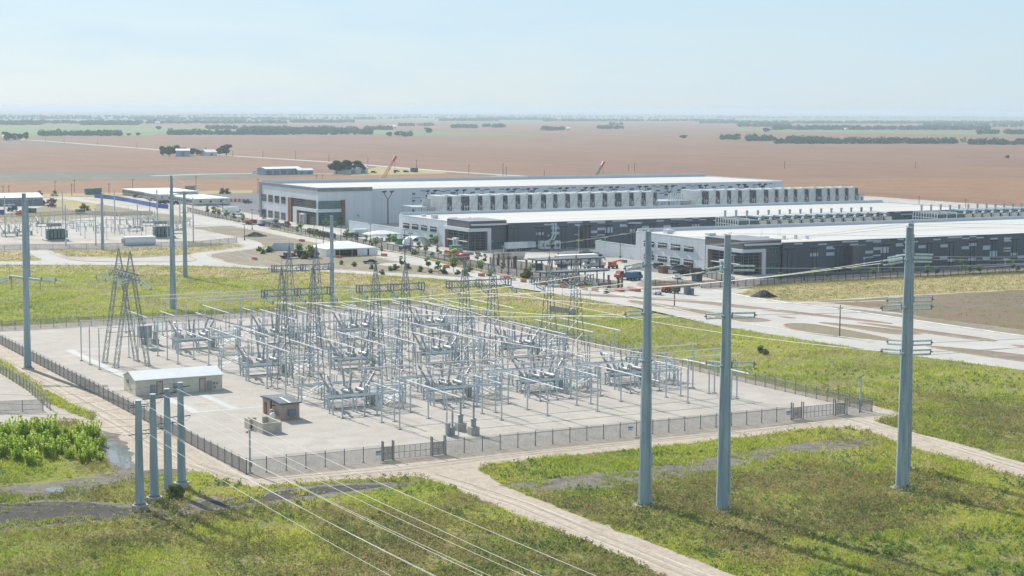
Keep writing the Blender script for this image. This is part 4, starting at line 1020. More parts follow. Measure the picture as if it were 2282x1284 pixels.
def gantry_proto():
    t = thing('lattice_gantry', 'gantry', 'lattice gantry')
    for x in (-3.15, 3.15):
        m = MB(); lattice(m, (x, 0, 1.65, 1.65), (x, 0, .55, .55), 0, 17.2, 9)
        lattice(m, (x, 0, .55, .55), (x, 0, .55, .55), 17.2, 18.4, 1)
        tw = m.build('lattice_tower', M['lattice'], t)
        for sx in (-1, 1):
            for sy in (-1, 1):
                c = MB(); c.cbox(x + sx * 1.65, sy * 1.65, 0, .9, .9, .2); c.build('footing', M['conc'], tw)
        s = MB(); lattice(s, (x, 0, .55, .55), (x, 0, .06, .06), 18.4, 22.6, 4, .1, .06); s.cyl((x, 0, 22.5), (x, 0, 24.2), .05, .02, 5); s.build('spire', M['lattice'], t)
    b = MB(); L = 7.0
    for y in (-.6, .6):
        for z in (17.2, 18.4): b.bar((-L, y, z), (L, y, z), .14)
    n = 14
    for k in range(n):
        x0 = -L + 2 * L * k / n; x1 = -L + 2 * L * (k + 1) / n
        for y in (-.6, .6): b.bar((x0, y, 17.2 if k % 2 else 18.4), (x1, y, 18.4 if k % 2 else 17.2), .08)
        for z in (17.2, 18.4): b.bar((x0, -.6 if k % 2 else .6, z), (x1, .6 if k % 2 else -.6, z), .08)
    bm = b.build('truss_beam', M['lattice'], t)
    for x in (-6.6, 0, 6.6):
        q = MB()
        for dx in (-.32, .32):
            q.box(x + dx - .08, -.72, 17.0, x + dx + .08, -.56, 18.6); q.box(x + dx - .08, .56, 17.0, x + dx + .08, .72, 18.6)
            q.box(x + dx - .08, -.56, 17.0, x + dx + .08, .56, 17.14); q.box(x + dx - .08, -.56, 18.46, x + dx + .08, .56, 18.6)
        q.build('hanger_frame', M['coping'], bm)
    return freeze(t)
gp_ = gantry_proto()
GC = [c + 1.4 for c in BAY]
for i, c in enumerate(GC):
    place(gp_, 'twin spired lattice gantry in the front line, %s of four' % SIDE[i], (c, 306, 0), 0, 'lattice gantries in the front line')
place(gp_, 'twin spired lattice gantry standing behind the leftmost front gantry', (141.9, 353, 0), 0)
lg = thing('lattice_gantry', 'splayed lattice gantry standing alone at the left end of the yard', 'lattice gantry', (101.2, 348, 0))
for y in (-4.0, 4.0):
    m = MB()
    for s in (-1, 1): lattice(m, (s * 3.3, y, .42, .42), (s * .7, y, .3, .3), 0, 17.8, 12, .09, .05)
    for z in (6.2, 11.5): m.bar((-(3.3 - z * .146), y, z), (3.3 - z * .146, y, z), .12)
    tw = m.build('lattice_tower', M['lattice'], lg)
    for s in (-1, 1):
        c = MB(); c.cbox(s * 3.3, y, 0, 1.3, 1.3, .2); c.build('footing', M['conc'], tw)
    s = MB(); lattice(s, (0, y, .8, .5), (0, y, .06, .06), 18.9, 23.4, 4, .1, .06); s.build('spire', M['lattice'], lg)
b = MB()
for x in (-.8, .8):
    for z in (17.8, 18.9): b.bar((x, -8.2, z), (x, 8.2, z), .16)
for k in range(14):
    y0 = -8.2 + 16.4 * k / 14; y1 = -8.2 + 16.4 * (k + 1) / 14
    for x in (-.8, .8): b.bar((x, y0, 17.8 if k % 2 else 18.9), (x, y1, 18.9 if k % 2 else 17.8), .09)
    for z in (17.8, 18.9): b.bar((-.8 if k % 2 else .8, y0, z), (.8 if k % 2 else -.8, y1, z), .09)
b.build('truss_beam', M['lattice'], lg)

# ------------------------------------------------------------------ steel transmission poles
def mono(label, u, v, h, r0, r1, group=None, bands=(), foot=0, m='pole', cap=True, n=12):
    t = thing('transmission_pole', label, 'power pole', (u, v, 0), rng.uniform(0, .5), group)
    p = MB(); z0 = foot
    p.cyl((0, 0, z0), (0, 0, h * .36), r0, r0 + (r1 - r0) * .36, n); p.cyl((0, 0, h * .36 - .9), (0, 0, h * .7), r0 + (r1 - r0) * .36 + .04, r0 + (r1 - r0) * .7 + .01, n); p.cyl((0, 0, h * .7 - .7), (0, 0, h), r0 + (r1 - r0) * .7 + .045, r1, n)
    p.build('shaft', M[m], t)
    if cap:
        c = MB(); c.cyl((0, 0, h), (0, 0, h + .12), r1 * 1.15, r1 * 1.05, n); c.build('cap', M['galv'], t)
    if foot:
        c = MB(); c.cyl((0, 0, 0), (0, 0, foot), r0 * 1.75, r0 * 1.7, 20); c.build('footing', M['conc'], t)
        c = MB(); c.cyl((0, 0, foot), (0, 0, foot + .25), r0 * 1.25, r0 * 1.2, 14); c.build('flange', M['coping'], t)
    for z in bands:
        rr = r0 + (r1 - r0) * z / h
        c = MB(); c.cyl((0, 0, z - .14), (0, 0, z + .14), rr * 1.12, rr * 1.12, n); c.cbox(-rr - .25, 0, z - .12, .5, .25, .24); c.cbox(rr + .25, 0, z - .12, .5, .25, .24); c.build('band', M['pole'], t)
    return t
def string_proto(L):
    t = thing('insulator_string', 'string', 'insulator')
    for y in (-.29, .29):
        s = MB(); ring_disc(s, (.45, 0, y), (L - .4, 0, y), .15, max(8, int(L / .2)), 6); s.build('disc_string', M['glassdisc'], t)
    y = MB(); y.box(0, -.06, -.06, .3, .06, .06); y.box(.3, -.05, -.4, .45, .05, .4); y.box(L - .4, -.05, -.42, L - .25, .05, .42); y.box(L - .25, -.1, -.1, L, .1, .1); y.build('yoke_plate', M['coping'], t)
    return freeze(t)
sp5 = string_proto(4.7); sp3 = string_proto(3.4)
from mathutils import Quaternion
def hang(proto, label, p, toward, sag, group):
    """string pulled from p towards a point; returns its far end"""
    p = Vector(p); d = (Vector(toward) - p); d.normalize(); d = (d + Vector((0, 0, -sag))).normalized()
    o = place(proto, label, p, 0, group)
    yaw = math.atan2(d.y, d.x); pit = -math.asin(d.z)
    o.rotation_euler = (0, pit, yaw)
    L = 4.7 if proto is sp5 else 3.4
    return p + d * L
def wire(label, p, q, sag, r=.02, m='wire', group='overhead conductors', name='conductor_wire', n=14):
    p = Vector(p); q = Vector(q)
    mb = MB()
    pts = []
    for k in range(n + 1):
        t = k / n; a = (q - p) * t; a.z -= sag * 4 * t * (1 - t); pts.append(a)
    mb.path(pts, r, 4)
    o = mb.build(name, M[m]); o.location = p
    return tag(o, label, 'wire', group)

FP = [('third large pole from the right', (1437, 1128), 517, (590, 698, 804)), ('second large pole from the right', (1611, 1140), 525, (598, 704, 815)),
      ('rightmost large pole', (2010, 1090), 508, (579, 685, 787)), ('large pole half hidden behind the rightmost one', (2015, 1047), 499, (572, 668, 766))]
labs = ['large tapered steel pole in the meadow, leftmost of those at the right', 'large tapered steel pole in the meadow between two others, wires on both sides',
        'large tapered steel pole at the far right nearest the sandy track', 'large tapered steel pole half hidden behind the rightmost large pole']
pole_pts = []
LV = ['top', 'middle', 'bottom']
for i, (nm, bpx, ty, bands) in enumerate(FP):
    g_ = at(*bpx); h = zat(g_[0], g_[1], ty); bz = [zat(g_[0], g_[1], y) for y in bands]
    po = mono(labs[i], g_[0], g_[1], h, .93, .40, 'large steel poles in the meadow', bz, .25)
    pole_pts.append((g_[0], g_[1], h, bz))
    bx_ = MB(); bx_.cbox(.95, 0, 5.2, .35, .5, 2.0); bx_.build('control_box', M['pole'], po)
    cl = MB(); cl.bar((0, -.93 - .06, 2.5), (0, -.93 + (.53) * (h - 1.5) / h - .06, h - 1.5), .16, .08); cl.build('ladder_rail', M['galv'], po)
    sm = MB(); sm.box(-.05, -.93 * .99, .4, .05, -.6, 1.6); sm.cyl((0, 0, .25), (0, 0, .42), 1.15, 1.15, 16); sm.build('base_flange', M['galv'], po)
    ld = MB(); ld.cyl((.2, 0, h + .1), (1.3, .2, h + .35), .04, .03, 5); ld.cyl((-.2, 0, h + .1), (-1.3, -.2, h + .3), .04, .03, 5); ld.build('shield_wire_clamp', M['timber'], po)
GN = ['leftmost front gantry', 'second front gantry', 'third front gantry', 'rightmost front gantry']
PN = ['leftmost meadow pole', 'middle meadow pole', 'rightmost meadow pole', 'half hidden meadow pole']
for i, (u, v, h, bz) in enumerate(pole_pts):
    for k in range(3):
        gx = GC[i] + (-6.6, 0, 6.6)[k]; gpnt = Vector((gx, 305.3, 17.0))
        rr = .93 + (.40 - .93) * bz[k] / h
        dd = Vector((gx - u, 305 - v, 0)).normalized()
        ps = Vector((u, v, bz[k])) + dd * (rr + .1)
        e1 = hang(sp5, 'pale glass insulator string on the yard side of the %s, %s level' % (PN[i], LV[k]), ps, gpnt, .07, 'insulator strings on the meadow poles')
        e2 = hang(sp3, 'pale glass insulator string under the %s beam, %s of three' % (GN[i], PW[k]), gpnt, ps, .30, 'insulator strings under the gantries')
        wire('bare conductor from the %s to the %s, %s level' % (GN[i], PN[i], LV[k]), e1, e2, 1.3, .042, 'linewire')
        dz = MB(); dz.cyl((0, 0, 0), (0, 0, 8.7), .05, .05, 5)
        do = dz.build('dropper_wire', M['wire']); do.location = (gx, 306, 8.4); tag(do, 'upright dropper below the %s beam, %s of three' % (GN[i], PW[k]), 'wire', 'droppers under the gantries')
    for s in (-3.15, 3.15):
        wire('thin shield wire from the %s spire of the %s to its meadow pole' % ('left' if s < 0 else 'right', GN[i]), (GC[i] + s, 306, 23.9), (u, v, h + .2), 1.2, .012, 'darkwire')
    if i:                               # lines leaving to the right
        for k in range(3):
            rr = .93 + (.40 - .93) * bz[k] / h
            far = Vector((u + 190, v + 25, bz[k] + 1.5)); dd = (far - Vector((u, v, bz[k]))).normalized()
            ps = Vector((u, v, bz[k])) + dd * (rr + .1)
            e = hang(sp5, 'pale glass insulator string on the right side of the %s, %s level' % (PN[i], LV[k]), ps, far, .06, 'insulator strings on the meadow poles')
            wire('bare conductor leaving to the right from the %s, %s level' % (PN[i], LV[k]), e, far, 3.0, .032, 'linewire')
        wire('thin shield wire leaving to the right from the top of the %s' % PN[i], (u, v, h + .3), (u + 190, v + 25, h + 1.0), 3.0, .012, 'darkwire')
# poles on the left and behind the yard
def pole_px(label, b, ty, r0, r1, **k):
    g_ = at(*b); h = zat(g_[0], g_[1], ty)
    mono(label, g_[0], g_[1], h, r0, r1, **k)
    return g_[0], g_[1], h
pl = pole_px('tall steel pole at the left edge beside the weedy strip, with pale arms', (62, 822), 432, .72, .40, bands=(18.2,), foot=.3)
pm = pole_px('tall steel pole behind the yard at left, wires running down from it', (386, 690), 392, .85, .36, bands=(29.5, 19.0), foot=.2)
pn = pole_px('steel pole standing just right of the tall pole behind the yard', (413, 618), 427, .75, .42, bands=(20,))
po_ = pole_px('steel pole behind the yard rising in front of the large white tent', (740, 686), 482, .62, .40)
pq_ = pole_px('steel pole half hidden behind the leftmost tall pole', (64.5, 619), 446, .5, .32)
pr2 = pole_px('slender steel pole by the other substation left of the white cabin', (229, 557), 430, .62, .36, bands=(17,))
for (b, ty, lab) in (((147, 549), 456, 'thin post at the left end of the crossbars in the other substation'), ((213.7, 548), 464, 'thin post at the right end of the crossbars in the other substation'),
                     ((12, 527), 436, 'thin steel post by the left edge of the other substation'), ((140, 491), 426, 'thin steel post behind the other substation with a floodlight'),
                     ((350.8, 492), 421, 'thin steel post beyond the second transformer, left of a pair'), ((431, 541), 440, 'grey steel post at the right end of the other substation'),
                     ((256, 506), 424, 'thin steel post with a crossarm left of the white cabin'), ((401, 497), 451, 'thin steel post right of the second transformer'), ((307, 507), 452, 'thin post behind the white cabin')):
    pole_px(lab, b, ty, .28, .2, m='galv', n=8, cap=False)
# arms and strings of the leftmost pole
t = thing('pole_arm', 'pale crossarm clamped to the leftmost tall pole', 'crossarm', (pl[0], pl[1], 18.2))
a = MB(); a.cyl((-2.6, 1.9, .35), (2.6, -1.9, -.35), .24, .24, 8); a.build('arm', M['galv'], t)
for s in (-1, 1):
    a = MB(); ring_disc(a, (-2.4 * s, 1.75 * s, .2 * s), (-2.4 * s, 1.75 * s, -2.4), .12, 8, 6); a.build('insulator', M['coping'], t)
for k, (dx, dy, lab) in enumerate(((-12, 6, 'left'), (-12, -2, 'near left'), (12, 6, 'right'), (12, -1, 'near right'))):
    p0 = Vector((pl[0] + (-2.4 if k < 2 else 2.4), pl[1] + (1.7 if k < 2 else -1.7), 18.2)); far = p0 + Vector((dx, dy, -.6)) * 9
    if k >= 2: far = Vector((100.4, 340.5 + 8 * (k - 2), 18.3))
    e = hang(sp3, 'pale insulator string on the leftmost tall pole, %s one' % lab, p0, far, .12, 'insulator strings on the left poles')
    wire('conductor at the leftmost tall pole, %s one' % lab, e, far, 1.6, .02)
for k, v in enumerate((341, 348, 355)):
    far = Vector((60, v + 20, 20)); p0 = Vector((100.4, v, 17.9))
    e = hang(sp3, 'insulator string on the left side of the splayed gantry, %s from the front' % ORD[k], p0, far, .25, 'insulator strings on the splayed gantry')
    wire('conductor from the splayed gantry to the left edge, %s from the front' % ORD[k], e, far, 1.2, .02)
    p0 = Vector((102.0, v, 17.9)); far = Vector((112.5 + 2 * k, v, 8.5))
    e = hang(sp3, 'insulator string on the right side of the splayed gantry, %s from the front' % ORD[k], p0, far, -.05, 'insulator strings on the splayed gantry')
# tall pole to rear gantry
for k, (z, gx) in enumerate(((29.5, 135.3), (24, 141.9), (19, 148.5))):
    q = Vector((gx, 353.7, 17.4)); p0 = Vector((pm[0] + .5, pm[1] - .5, z))
    e = hang(sp3, 'insulator string on the far side of the rear gantry, %s of three' % PW[k], q, p0, .12, 'insulator strings on the rear gantry')
    wire('conductor from the tall rear pole down to the rear gantry, %s of three' % PW[k], p0, e, 1.5, .028)
for s in (-3.15, 3.15): wire('shield wire from the tall rear pole top to the %s rear spire' % ('left' if s < 0 else 'right'), (pm[0], pm[1], pm[2]), (141.9 + s, 353, 23.9), .8, .02)
for k in range(4):
    p0 = at(-80, 640 + 22 * k, 17); q = (138.6, 352 + 2 * k, 17.2)
    wire('long thin wire crossing the meadow behind the yard, %s from the top' % ORD[k], p0, q, 1.0, 0.012, 'darkwire', 'thin wires behind the yard')

# four short stout poles in the left foreground
SP = [((312, 1138), 894, (907, 968)), ((344, 1120), 880, (957,)), ((375, 1096), 868, (943,)), ((405, 1087), 854, (928,))]
s_ends = []
SN = ['first', 'second', 'third', 'fourth']
for i, (b, ty, bands) in enumerate(SP):
    g_ = at(*b); h = zat(g_[0], g_[1], ty); bz = [zat(g_[0], g_[1], y) for y in bands]
    t = mono('short stout blue grey pole, %s from the left of four by the yard corner' % SN[i], g_[0], g_[1], h, .62, .38, 'four short poles by the yard corner', (), 0 if i == 2 else .8)
    t.rotation_euler = (0, 0, 0)
    for z in bz + [h - .5]:
        for s in (-1, 1):
            a = MB(); ring_disc(a, (s * .35, -s * .1, z), (s * 1.25, -s * .5, z + .12 * s), .09, 5, 6); a.build('standoff_insulator', M['black'], t)
        j = MB(); j.path([(-1.2, .4, z), (-.75, -.45, z - .45), (0, -.75, z - .6), (.8, -.65, z - .4), (1.25, -.5, z)], .035, 5); j.build('jumper', M['wire'], t)
    s_ends.append((g_[0], g_[1], h, bz))
ends = [(0, s_ends[0][3][1], 905), (0, s_ends[0][3][0], 1116), (1, s_ends[1][3][0], 1002), (1, s_ends[1][3][0] - .25, 1008), (2, s_ends[2][3][0], 1132), (3, s_ends[3][3][0], 1212), (2, s_ends[2][2] + .1, 1376), (1, s_ends[1][2], 1252)]
for k, (i, z, xe) in enumerate(ends):
    u, v, h, bz = s_ends[i]
    p0 = Vector((u + 1.2, v - .5, z)); e = Vector(at(xe, 1284, z - 1.6)); q = p0 + (e - p0) * 1.45
    wire('bright foreground conductor sloping to the lower right, %s from the left' % ORD[[0, 3, 1, 2, 4, 5, 7, 6][k]], p0, q, .9, .024, 'linewire', 'bright conductors in the foreground')
for i, z, ye, wh in ((0, s_ends[0][3][0], 900, 'upper arm of the first'), (0, s_ends[0][3][1], 962, 'lower arm of the first'), (1, s_ends[1][3][0], 940, 'arm of the second'), (2, s_ends[2][3][0], 920, 'arm of the third'), (3, s_ends[3][3][0], 898, 'arm of the fourth'), (3, s_ends[3][2], 868, 'tip of the fourth'), (1, s_ends[1][2], 884, 'tip of the second')):
    u, v, h, bz = s_ends[i]
    wire('thin dark wire running left from the %s short pole' % wh, (u - 1.2, v + .4, z), at(-120, ye, 13.5), 1.2, .014, 'darkwire', 'thin wires at the left edge')

# ------------------------------------------------------------------ buildings and gear in the yard
t = thing('control_house', 'long beige metal control house with white gabled roof in the yard', 'shed', (91.2, 308.0, 0)); WORLDP.add(t.name)
def gable(u0, v0, u1, v1, he, hr, wall, roof, par, ov=.25):
    vm = (v0 + v1) / 2
    w = MB(); w.xprism([(v0, 0), (v1, 0), (v1, he), (vm, hr), (v0, he)], u0, u1); w.build('wall', wall, par)
    r = MB()
    r.xprism([(v0 - ov, he - .02), (vm, hr + .12), (vm, hr + .004), (v0 - ov, he - .14)][::-1], u0 - ov, u1 + ov); r.xprism([(vm, hr + .12), (v1 + ov, he - .02), (v1 + ov, he - .14), (vm, hr + .004)][::-1], u0 - ov, u1 + ov)
    return r.build('roof', roof, par)
CH = (91.2, 308.0, 107.6, 315.3)
gable(CH[0], CH[1], CH[2], CH[3], 2.95, 4.0, M['beige'], M['whiteroof'], t)
rb = MB()
for k in range(52): rb.box(91.35 + k * .312, CH[1] - .045, .15, 91.42 + k * .312, CH[1] - .003, 2.8)
rb.build('wall_rib', M['beige'], t)
for x in (91.18, 107.5):
    q = MB(); q.box(x, CH[1] - .07, 0, x + .12, CH[1] - .002, 2.85); q.build('corner_trim', M['white'], t)
for x, ty in ((94.0, 'p'), (95.2, 'd'), (98.3, 'p'), (103.3, 'd'), (104.75, 'p')):
    if ty == 'd':
        q = MB(); q.box(x, CH[1] - .1, .05, x + .95, CH[1] - .05, 2.35); d = q.build('door', M['block'], t)
        q = MB(); q.box(x - .08, CH[1] - .14, 0, x, CH[1] - .002, 2.45); q.box(x + .95, CH[1] - .14, 0, x + 1.03, CH[1] - .002, 2.45); q.box(x, CH[1] - .14, 2.35, x + .95, CH[1] - .002, 2.45); q.build('frame', M['timber'], d)
    else:
        q = MB(); q.box(x, CH[1] - .35, .3, x + .8, CH[1] - .05, 1.9); q.build('cabinet', M['tank'], t)
q = MB(); q.box(105.9, CH[1] - .2, 1.2, 106.2, CH[1] - .05, 1.6); q.box(106.5, CH[1] - .2, 1.2, 106.75, CH[1] - .05, 1.5); q.box(106, CH[1] - .2, .5, 106.3, CH[1] - .05, .8); q.build('meter_box', M['coping'], t)
q = MB(); q.box(91.0, 312.2, 1.9, 91.15, 313.2, 2.5); q.build('vent', M['coping'], t)

t = thing('brick_hut', 'small brown brick hut with grey metal roof in the yard', 'hut', (105.4, 272.4, 0)); WORLDP.add(t.name)
q = MB(); q.box(105.4, 272.4, 0, 108.7, 281.0, 2.75); q.build('wall', M['brick'], t)
q = MB(); q.xprism([(272.1, 2.78), (281.3, 2.78), (281.3, 3.0), (276.7, 3.25), (272.1, 3.0)], 105.1, 109.0); q.build('roof', M['greyroof'], t)
q = MB(); q.xprism([(272.05, 3.03), (276.7, 3.28), (276.7, 3.31), (272.05, 3.06)], 106.7, 107.1); q.build('roof_light', M['white'], t)
q = MB(); q.xprism([(271.75, .9), (272.38, .9), (272.38, 1.75), (271.9, 1.75)], 106.6, 107.9); q.build('awning_vent', M['bluegrey'], t)
q = MB(); q.box(105.32, 279.0, 0, 105.38, 280.2, 2.1); q.build('door', M['timber'], t)
q = MB(); q.cyl((104.8, 275.4, 0), (104.8, 275.4, 3.1), .13, .13, 8); q.cyl((104.8, 275.4, 2.2), (105.4, 275.4, 2.2), .1, .1, 6); q.build('stack_pipe', M['black'], t)
t = thing('transformer_tank', 'small pale round tank beside the brown brick hut', 'tank', (104.4, 273.6, 0))
q = MB(); q.lathe((0, 0, .1), [(.5, 0), (.55, .4), (.5, .95), (.25, 1.2)], 12); q.build('shell', M['white'], t)
q = MB(); q.cbox(0, 0, 0, 1.3, 1.3, .1); q.cbox(.1, 1.0, 0, .5, .6, 1.7); q.build('pad', M['conc'], t)
t = thing('block_enclosure', 'open topped beige block enclosure beside the brick hut', 'enclosure', (98.3, 262.3, 0))
q = MB(); q.box(0, 0, 0, 3.3, .25, 1.75); q.box(3.05, .25, 0, 3.3, 6.2, 1.75); q.box(0, .25, 0, .25, 6.0, 1.75); q.box(.25, 5.95, 0, 1.2, 6.2, 1.75); q.box(2.3, 5.95, 0, 3.05, 6.2, 1.75); q.build('wall', M['block'], t)
q = MB(); q.box(-.6, 6.4, 0, 1.1, 6.65, 1.75); q.box(-.6, 4.4, 0, -.35, 6.4, 1.75); q.build('screen_wall', M['block'], t)

def cable_post(label, u, v, tall):
    t = thing('cable_termination', label, 'cable termination', (u, v, 0))
    q = MB(); q.cbox(0, 0, 0, 1.5, 1.3, 1.35 if tall else .15); q.build('plinth', M['conc'], t)
    z = 1.35 if tall else .15
    q = MB(); q.lathe((0, 0, z), [(.42, 0), (.42, 1.0), (.5, 1.05), (.5, 1.3), (.3, 1.4)], 10); q.build('tank', M['tank'], t)
    q = MB(); ring_disc(q, (0, 0, z + 1.4), (0, 0, z + 3.9), .24, 10, 8); q.cyl((0, 0, z + 3.9), (0, 0, z + 4.2), .06, .06, 5); q.build('porcelain_column', M['porcelain'], t)
    if not tall:
        q = MB(); q.cbox(-.75, .1, .05, .55, .7, 2.1); q.cbox(.85, -.5, 0, .12, .12, 2.4); q.build('cabinet', M['tank'], t)
cable_post('dark capped cable column on a plinth by the front fence, nearest of three', 128.2, 246.4, True)
cable_post('dark capped cable column on a plinth by the front fence, farthest of three', 128.0, 250.6, True)
cable_post('slim cable column on the gravel by the front fence, left of two plinths', 124.8, 247.2, False)
cable_post('dark capped cable column behind the left end of the yard, left one', 113.6, 375.5, True)
cable_post('dark capped cable column behind the left end of the yard, right one', 115.6, 375.0, True)
t = thing('voltage_transformer', 'grey box transformer on a stand at the left end of the bays', 'transformer', (112.2, 371.0, 0))
q = MB(); q.cbox(0, 0, 2.2, 2.6, 1.6, 2.6); q.cbox(0, 0, 4.8, 2.8, 1.8, .15); q.build('tank', M['tank'], t)
for sx in (-1, 1):
    for sy in (-1, 1):
        q = MB(); q.box(sx * 1.05 - .1, sy * .6 - .1, 0, sx * 1.05 + .1, sy * .6 + .1, 2.2); q.build('leg', M['galv'], t)
for k in range(9):
    i = k % 3; j = k // 3
    u, v = BAY[i + 1 if j else i] - 6.4, (288.4, 330.6, 376.5)[j]
    t = thing('marker_post', 'short yellow marker posts', 'marker post', (u, v, 0))
    q = MB(); q.cyl((0, 0, 0), (0, 0, 1.1), .09, .09, 6); q.build('post', M['yellow'], t)
    q = MB(); q.cyl((0, 0, 1.1), (0, 0, 1.25), .12, .05, 6); q.build('cap', M['yellow'], t)
    t['label'] = 'short yellow marker post by the %s trench, %s along it' % (['front', 'middle', 'rear'][j], ORD[i]); t['group'] = 'yellow marker posts'
# ------------------------------------------------------------------ fences
def fence(name, label, pts, h, step, infill, postm, barbed=True, pw=.07, cat='fence', rail=True, group=None):
    t = thing(name, label, cat, (pts[0][0], pts[0][1], 0), 0, group)
    o = np.array(pts[0][:2], float)
    P = [np.array(q[:2], float) - o for q in pts]
    pm_ = MB(); pm_.cyl((0, 0, 0), (0, 0, h + (.05 if not barbed else .38)), pw, pw, 6); pm_.cyl((0, 0, 0), (0, 0, .12), pw * 2.2, pw * 2.2, 6)
    proto = None; n = 0
    pan = MB(); rl = MB(); bw = MB()
    for a, b in zip(P[:-1], P[1:]):
        L = np.hypot(*(b - a)); k = max(1, round(L / step))
        for j in range(k + (1 if b is P[-1] else 0)):
            q = a + (b - a) * j / k; n += 1
            if n > 100: continue
            if proto is None: proto = pm_.build('post', postm, t); po = proto
            else:
                po = proto.copy(); COL.objects.link(po); po.parent = t
            po.location = (q[0], q[1], 0)
        d = (b - a) / L; nn = np.array([-d[1], d[0]]) * .012
        pan.add([(*(a + nn), .06), (*(b + nn), .06), (*(b + nn), h), (*(a + nn), h), (*(a - nn), .06), (*(b - nn), .06), (*(b - nn), h), (*(a - nn), h)],
                [(0, 1, 2, 3), (7, 6, 5, 4)])
        if rail:
            rl.cyl((*a, h), (*b, h), .035, .035, 5)
            if not barbed: rl.cyl((*a, .35), (*b, .35), .03, .03, 4)
        if barbed:
            for z in (.13, .24, .35): bw.bar((*a, h + z), (*b, h + z), .022)
    pan.build('infill', infill, t)
    if rail: rl.build('rail', postm, t)
    if barbed: bw.build('barbed_wire', postm, t)
    return t
fence('wire_fence', 'grey woven wire fence with barbed top along the left side of the yard', [(X0, Y0), (X0, Y1)], 2.05, 3.05, M['linkdense'], M['fpost'])
fence('wire_fence', 'grey woven wire fence along the far side of the yard, green meadow behind', [(X0, Y1), (X1, Y1)], 2.05, 3.05, M['link'], M['fpost'])
fence('wire_fence', 'grey woven wire fence along the right side of the yard beside the green meadow', [(X1, Y1), (X1, Y0)], 2.05, 3.05, M['link'], M['fpost'])
fence('wire_fence', 'woven wire fence on the near side of the yard, left of the first gate', [(X0, Y0), (106.4, Y0)], 2.05, 3.05, M['link'], M['fpost'])
fence('wire_fence', 'long woven wire fence on the near side of the yard between its two gates', [(117.0, Y0), (182.3, Y0)], 2.05, 3.05, M['link'], M['fpost'])
fence('wire_fence', 'short woven wire fence at the right front corner of the yard', [(194.2, Y0), (X1, Y0)], 2.05, 3.0, M['link'], M['fpost'])
def gate(label, u0, w1, w2, w3):
    t = thing('sliding_gate', label, 'gate', (u0, Y0, 0))
    for x in (0, w1, w2, w3):
        for s in (-.25, .25):
            q = MB(); q.cyl((x, s, 0), (x, s, 3.0), .1, .1, 8); q.build('gate_post', M['fpost'], t)
    for a, b, m in ((0.1, w1 - .1, 'linkdense'), (w2 + .1, w3 - .1, 'linkdense'), (w1 + .1, w2 - .1, 'link')):
        f = MB()
        for z in (.15, 1.1, 2.1): f.bar((a, 0, z), (b, 0, z), .06)
        k = max(2, int((b - a) / .8))
        for j in range(k + 1): f.bar((a + (b - a) * j / k, 0, .15), (a + (b - a) * j / k, 0, 2.1), .05)
        fo = f.build('leaf_frame', M['fpost'], t)
        p = MB(); p.box(a, -.012, .15, b, .012, 2.1); p.build('infill', M[m], fo)
gate('grey double leaf wire gate at the near left part of the yard fence', 106.5, 1.7, 8.1, 10.3)
gate('grey double leaf wire gate near the right front corner of the yard', 182.4, 2.2, 9.1, 11.6)
M['signblue'] = mat('sign_blue', (.10, .22, .38), rough=.5)
for (u, lab) in ((105.8, 'small blue and white notice on the fence left of the first gate'), (150.0, 'small blue and white notice alone on the long near fence'), (181.6, 'small blue and white notice on the fence left of the right gate')):
    t = thing('notice_sign', lab, 'sign', (u, Y0 - .06, .9))
    q = MB(); q.cbox(0, 0, 0, .95, .03, .75); q.build('plate', M['white'], t)
    q = MB(); q.cbox(0, -.022, .45, .85, .01, .24); q.cbox(-.1, -.022, .28, .6, .01, .06); q.cbox(0, -.022, .14, .7, .01, .06); q.build('printed_band', M['signblue'], t)
def yardlamp(label, u, v, h):
    t = thing('camera_post', label, 'post', (u, v, 0))
    q = MB(); q.cyl((0, 0, 0), (0, 0, h), .16, .14, 8); q.cyl((0, 0, 0), (0, 0, .2), .35, .35, 8); q.build('post', M['galv'], t)
    q = MB(); q.bar((-.5, 0, h - .25), (.5, 0, h - .25), .08); q.cbox(-.45, -.1, h - .5, .22, .4, .2); q.cbox(.4, -.1, h - .15, .22, .3, .2); q.build('camera', M['coping'], t)
    q = MB(); q.cbox(.05, -.22, 1.0, .35, .22, .6); q.build('control_box', M['tank'], t)
yardlamp('grey camera post inside the near left corner of the yard', 86.0, 234.6, 6.4)
yardlamp('grey camera post by the right front corner of the yard', 198.0, 234.9, 6.5)
w_ = lambda L: [at(x, y) for x, y in L]
fence('wire_fence', 'low woven wire fence round the pale pad at the left edge', w_([(-60, 805), (0, 832), (60, 870), (112, 915)]), 2.0, 3.0, M['link'], M['fpost'], barbed=False)
fence('wire_fence', 'thin woven wire fence crossing the pale pad to the left edge', w_([(96, 916), (50, 918), (-60, 922)]), 2.0, 4.0, M['link'], M['fpost'], barbed=False)
fence('picket_fence', 'long black picket fence between the boulevard verge and the data halls', w_([(418, 472.5), (471, 484.5), (600, 506.5), (700, 527), (850, 554), (963, 576), (1048, 595), (1117, 610), (1205, 625.5), (1308, 636), (1387, 646)]), 2.4, 5.6, M['pickets'], M['fence'], barbed=False, pw=.11)
fence('picket_fence', 'black picket fence along the dry grass in front of the nearest hall', w_([(1563, 642.5), (1626, 640.5), (1680, 638), (1800, 629), (2000, 620), (2282, 608), (2520, 597)]), 2.3, 2.9, M['pickets'], M['fence'], barbed=False, pw=.09)
fence('picket_fence', 'short black picket fence beside the parked cars at the nearest hall', w_([(1528, 610), (1576, 618.5), (1608, 627), (1636, 634)]), 2.3, 4, M['pickets'], M['fence'], barbed=False, pw=.12)
fence('picket_fence', 'black picket fence with dark posts by the guard canopies', w_([(1092, 590), (1140, 598), (1205, 606), (1290, 628)]), 2.6, 5, M['pickets'], M['fence'], barbed=False, pw=.14)
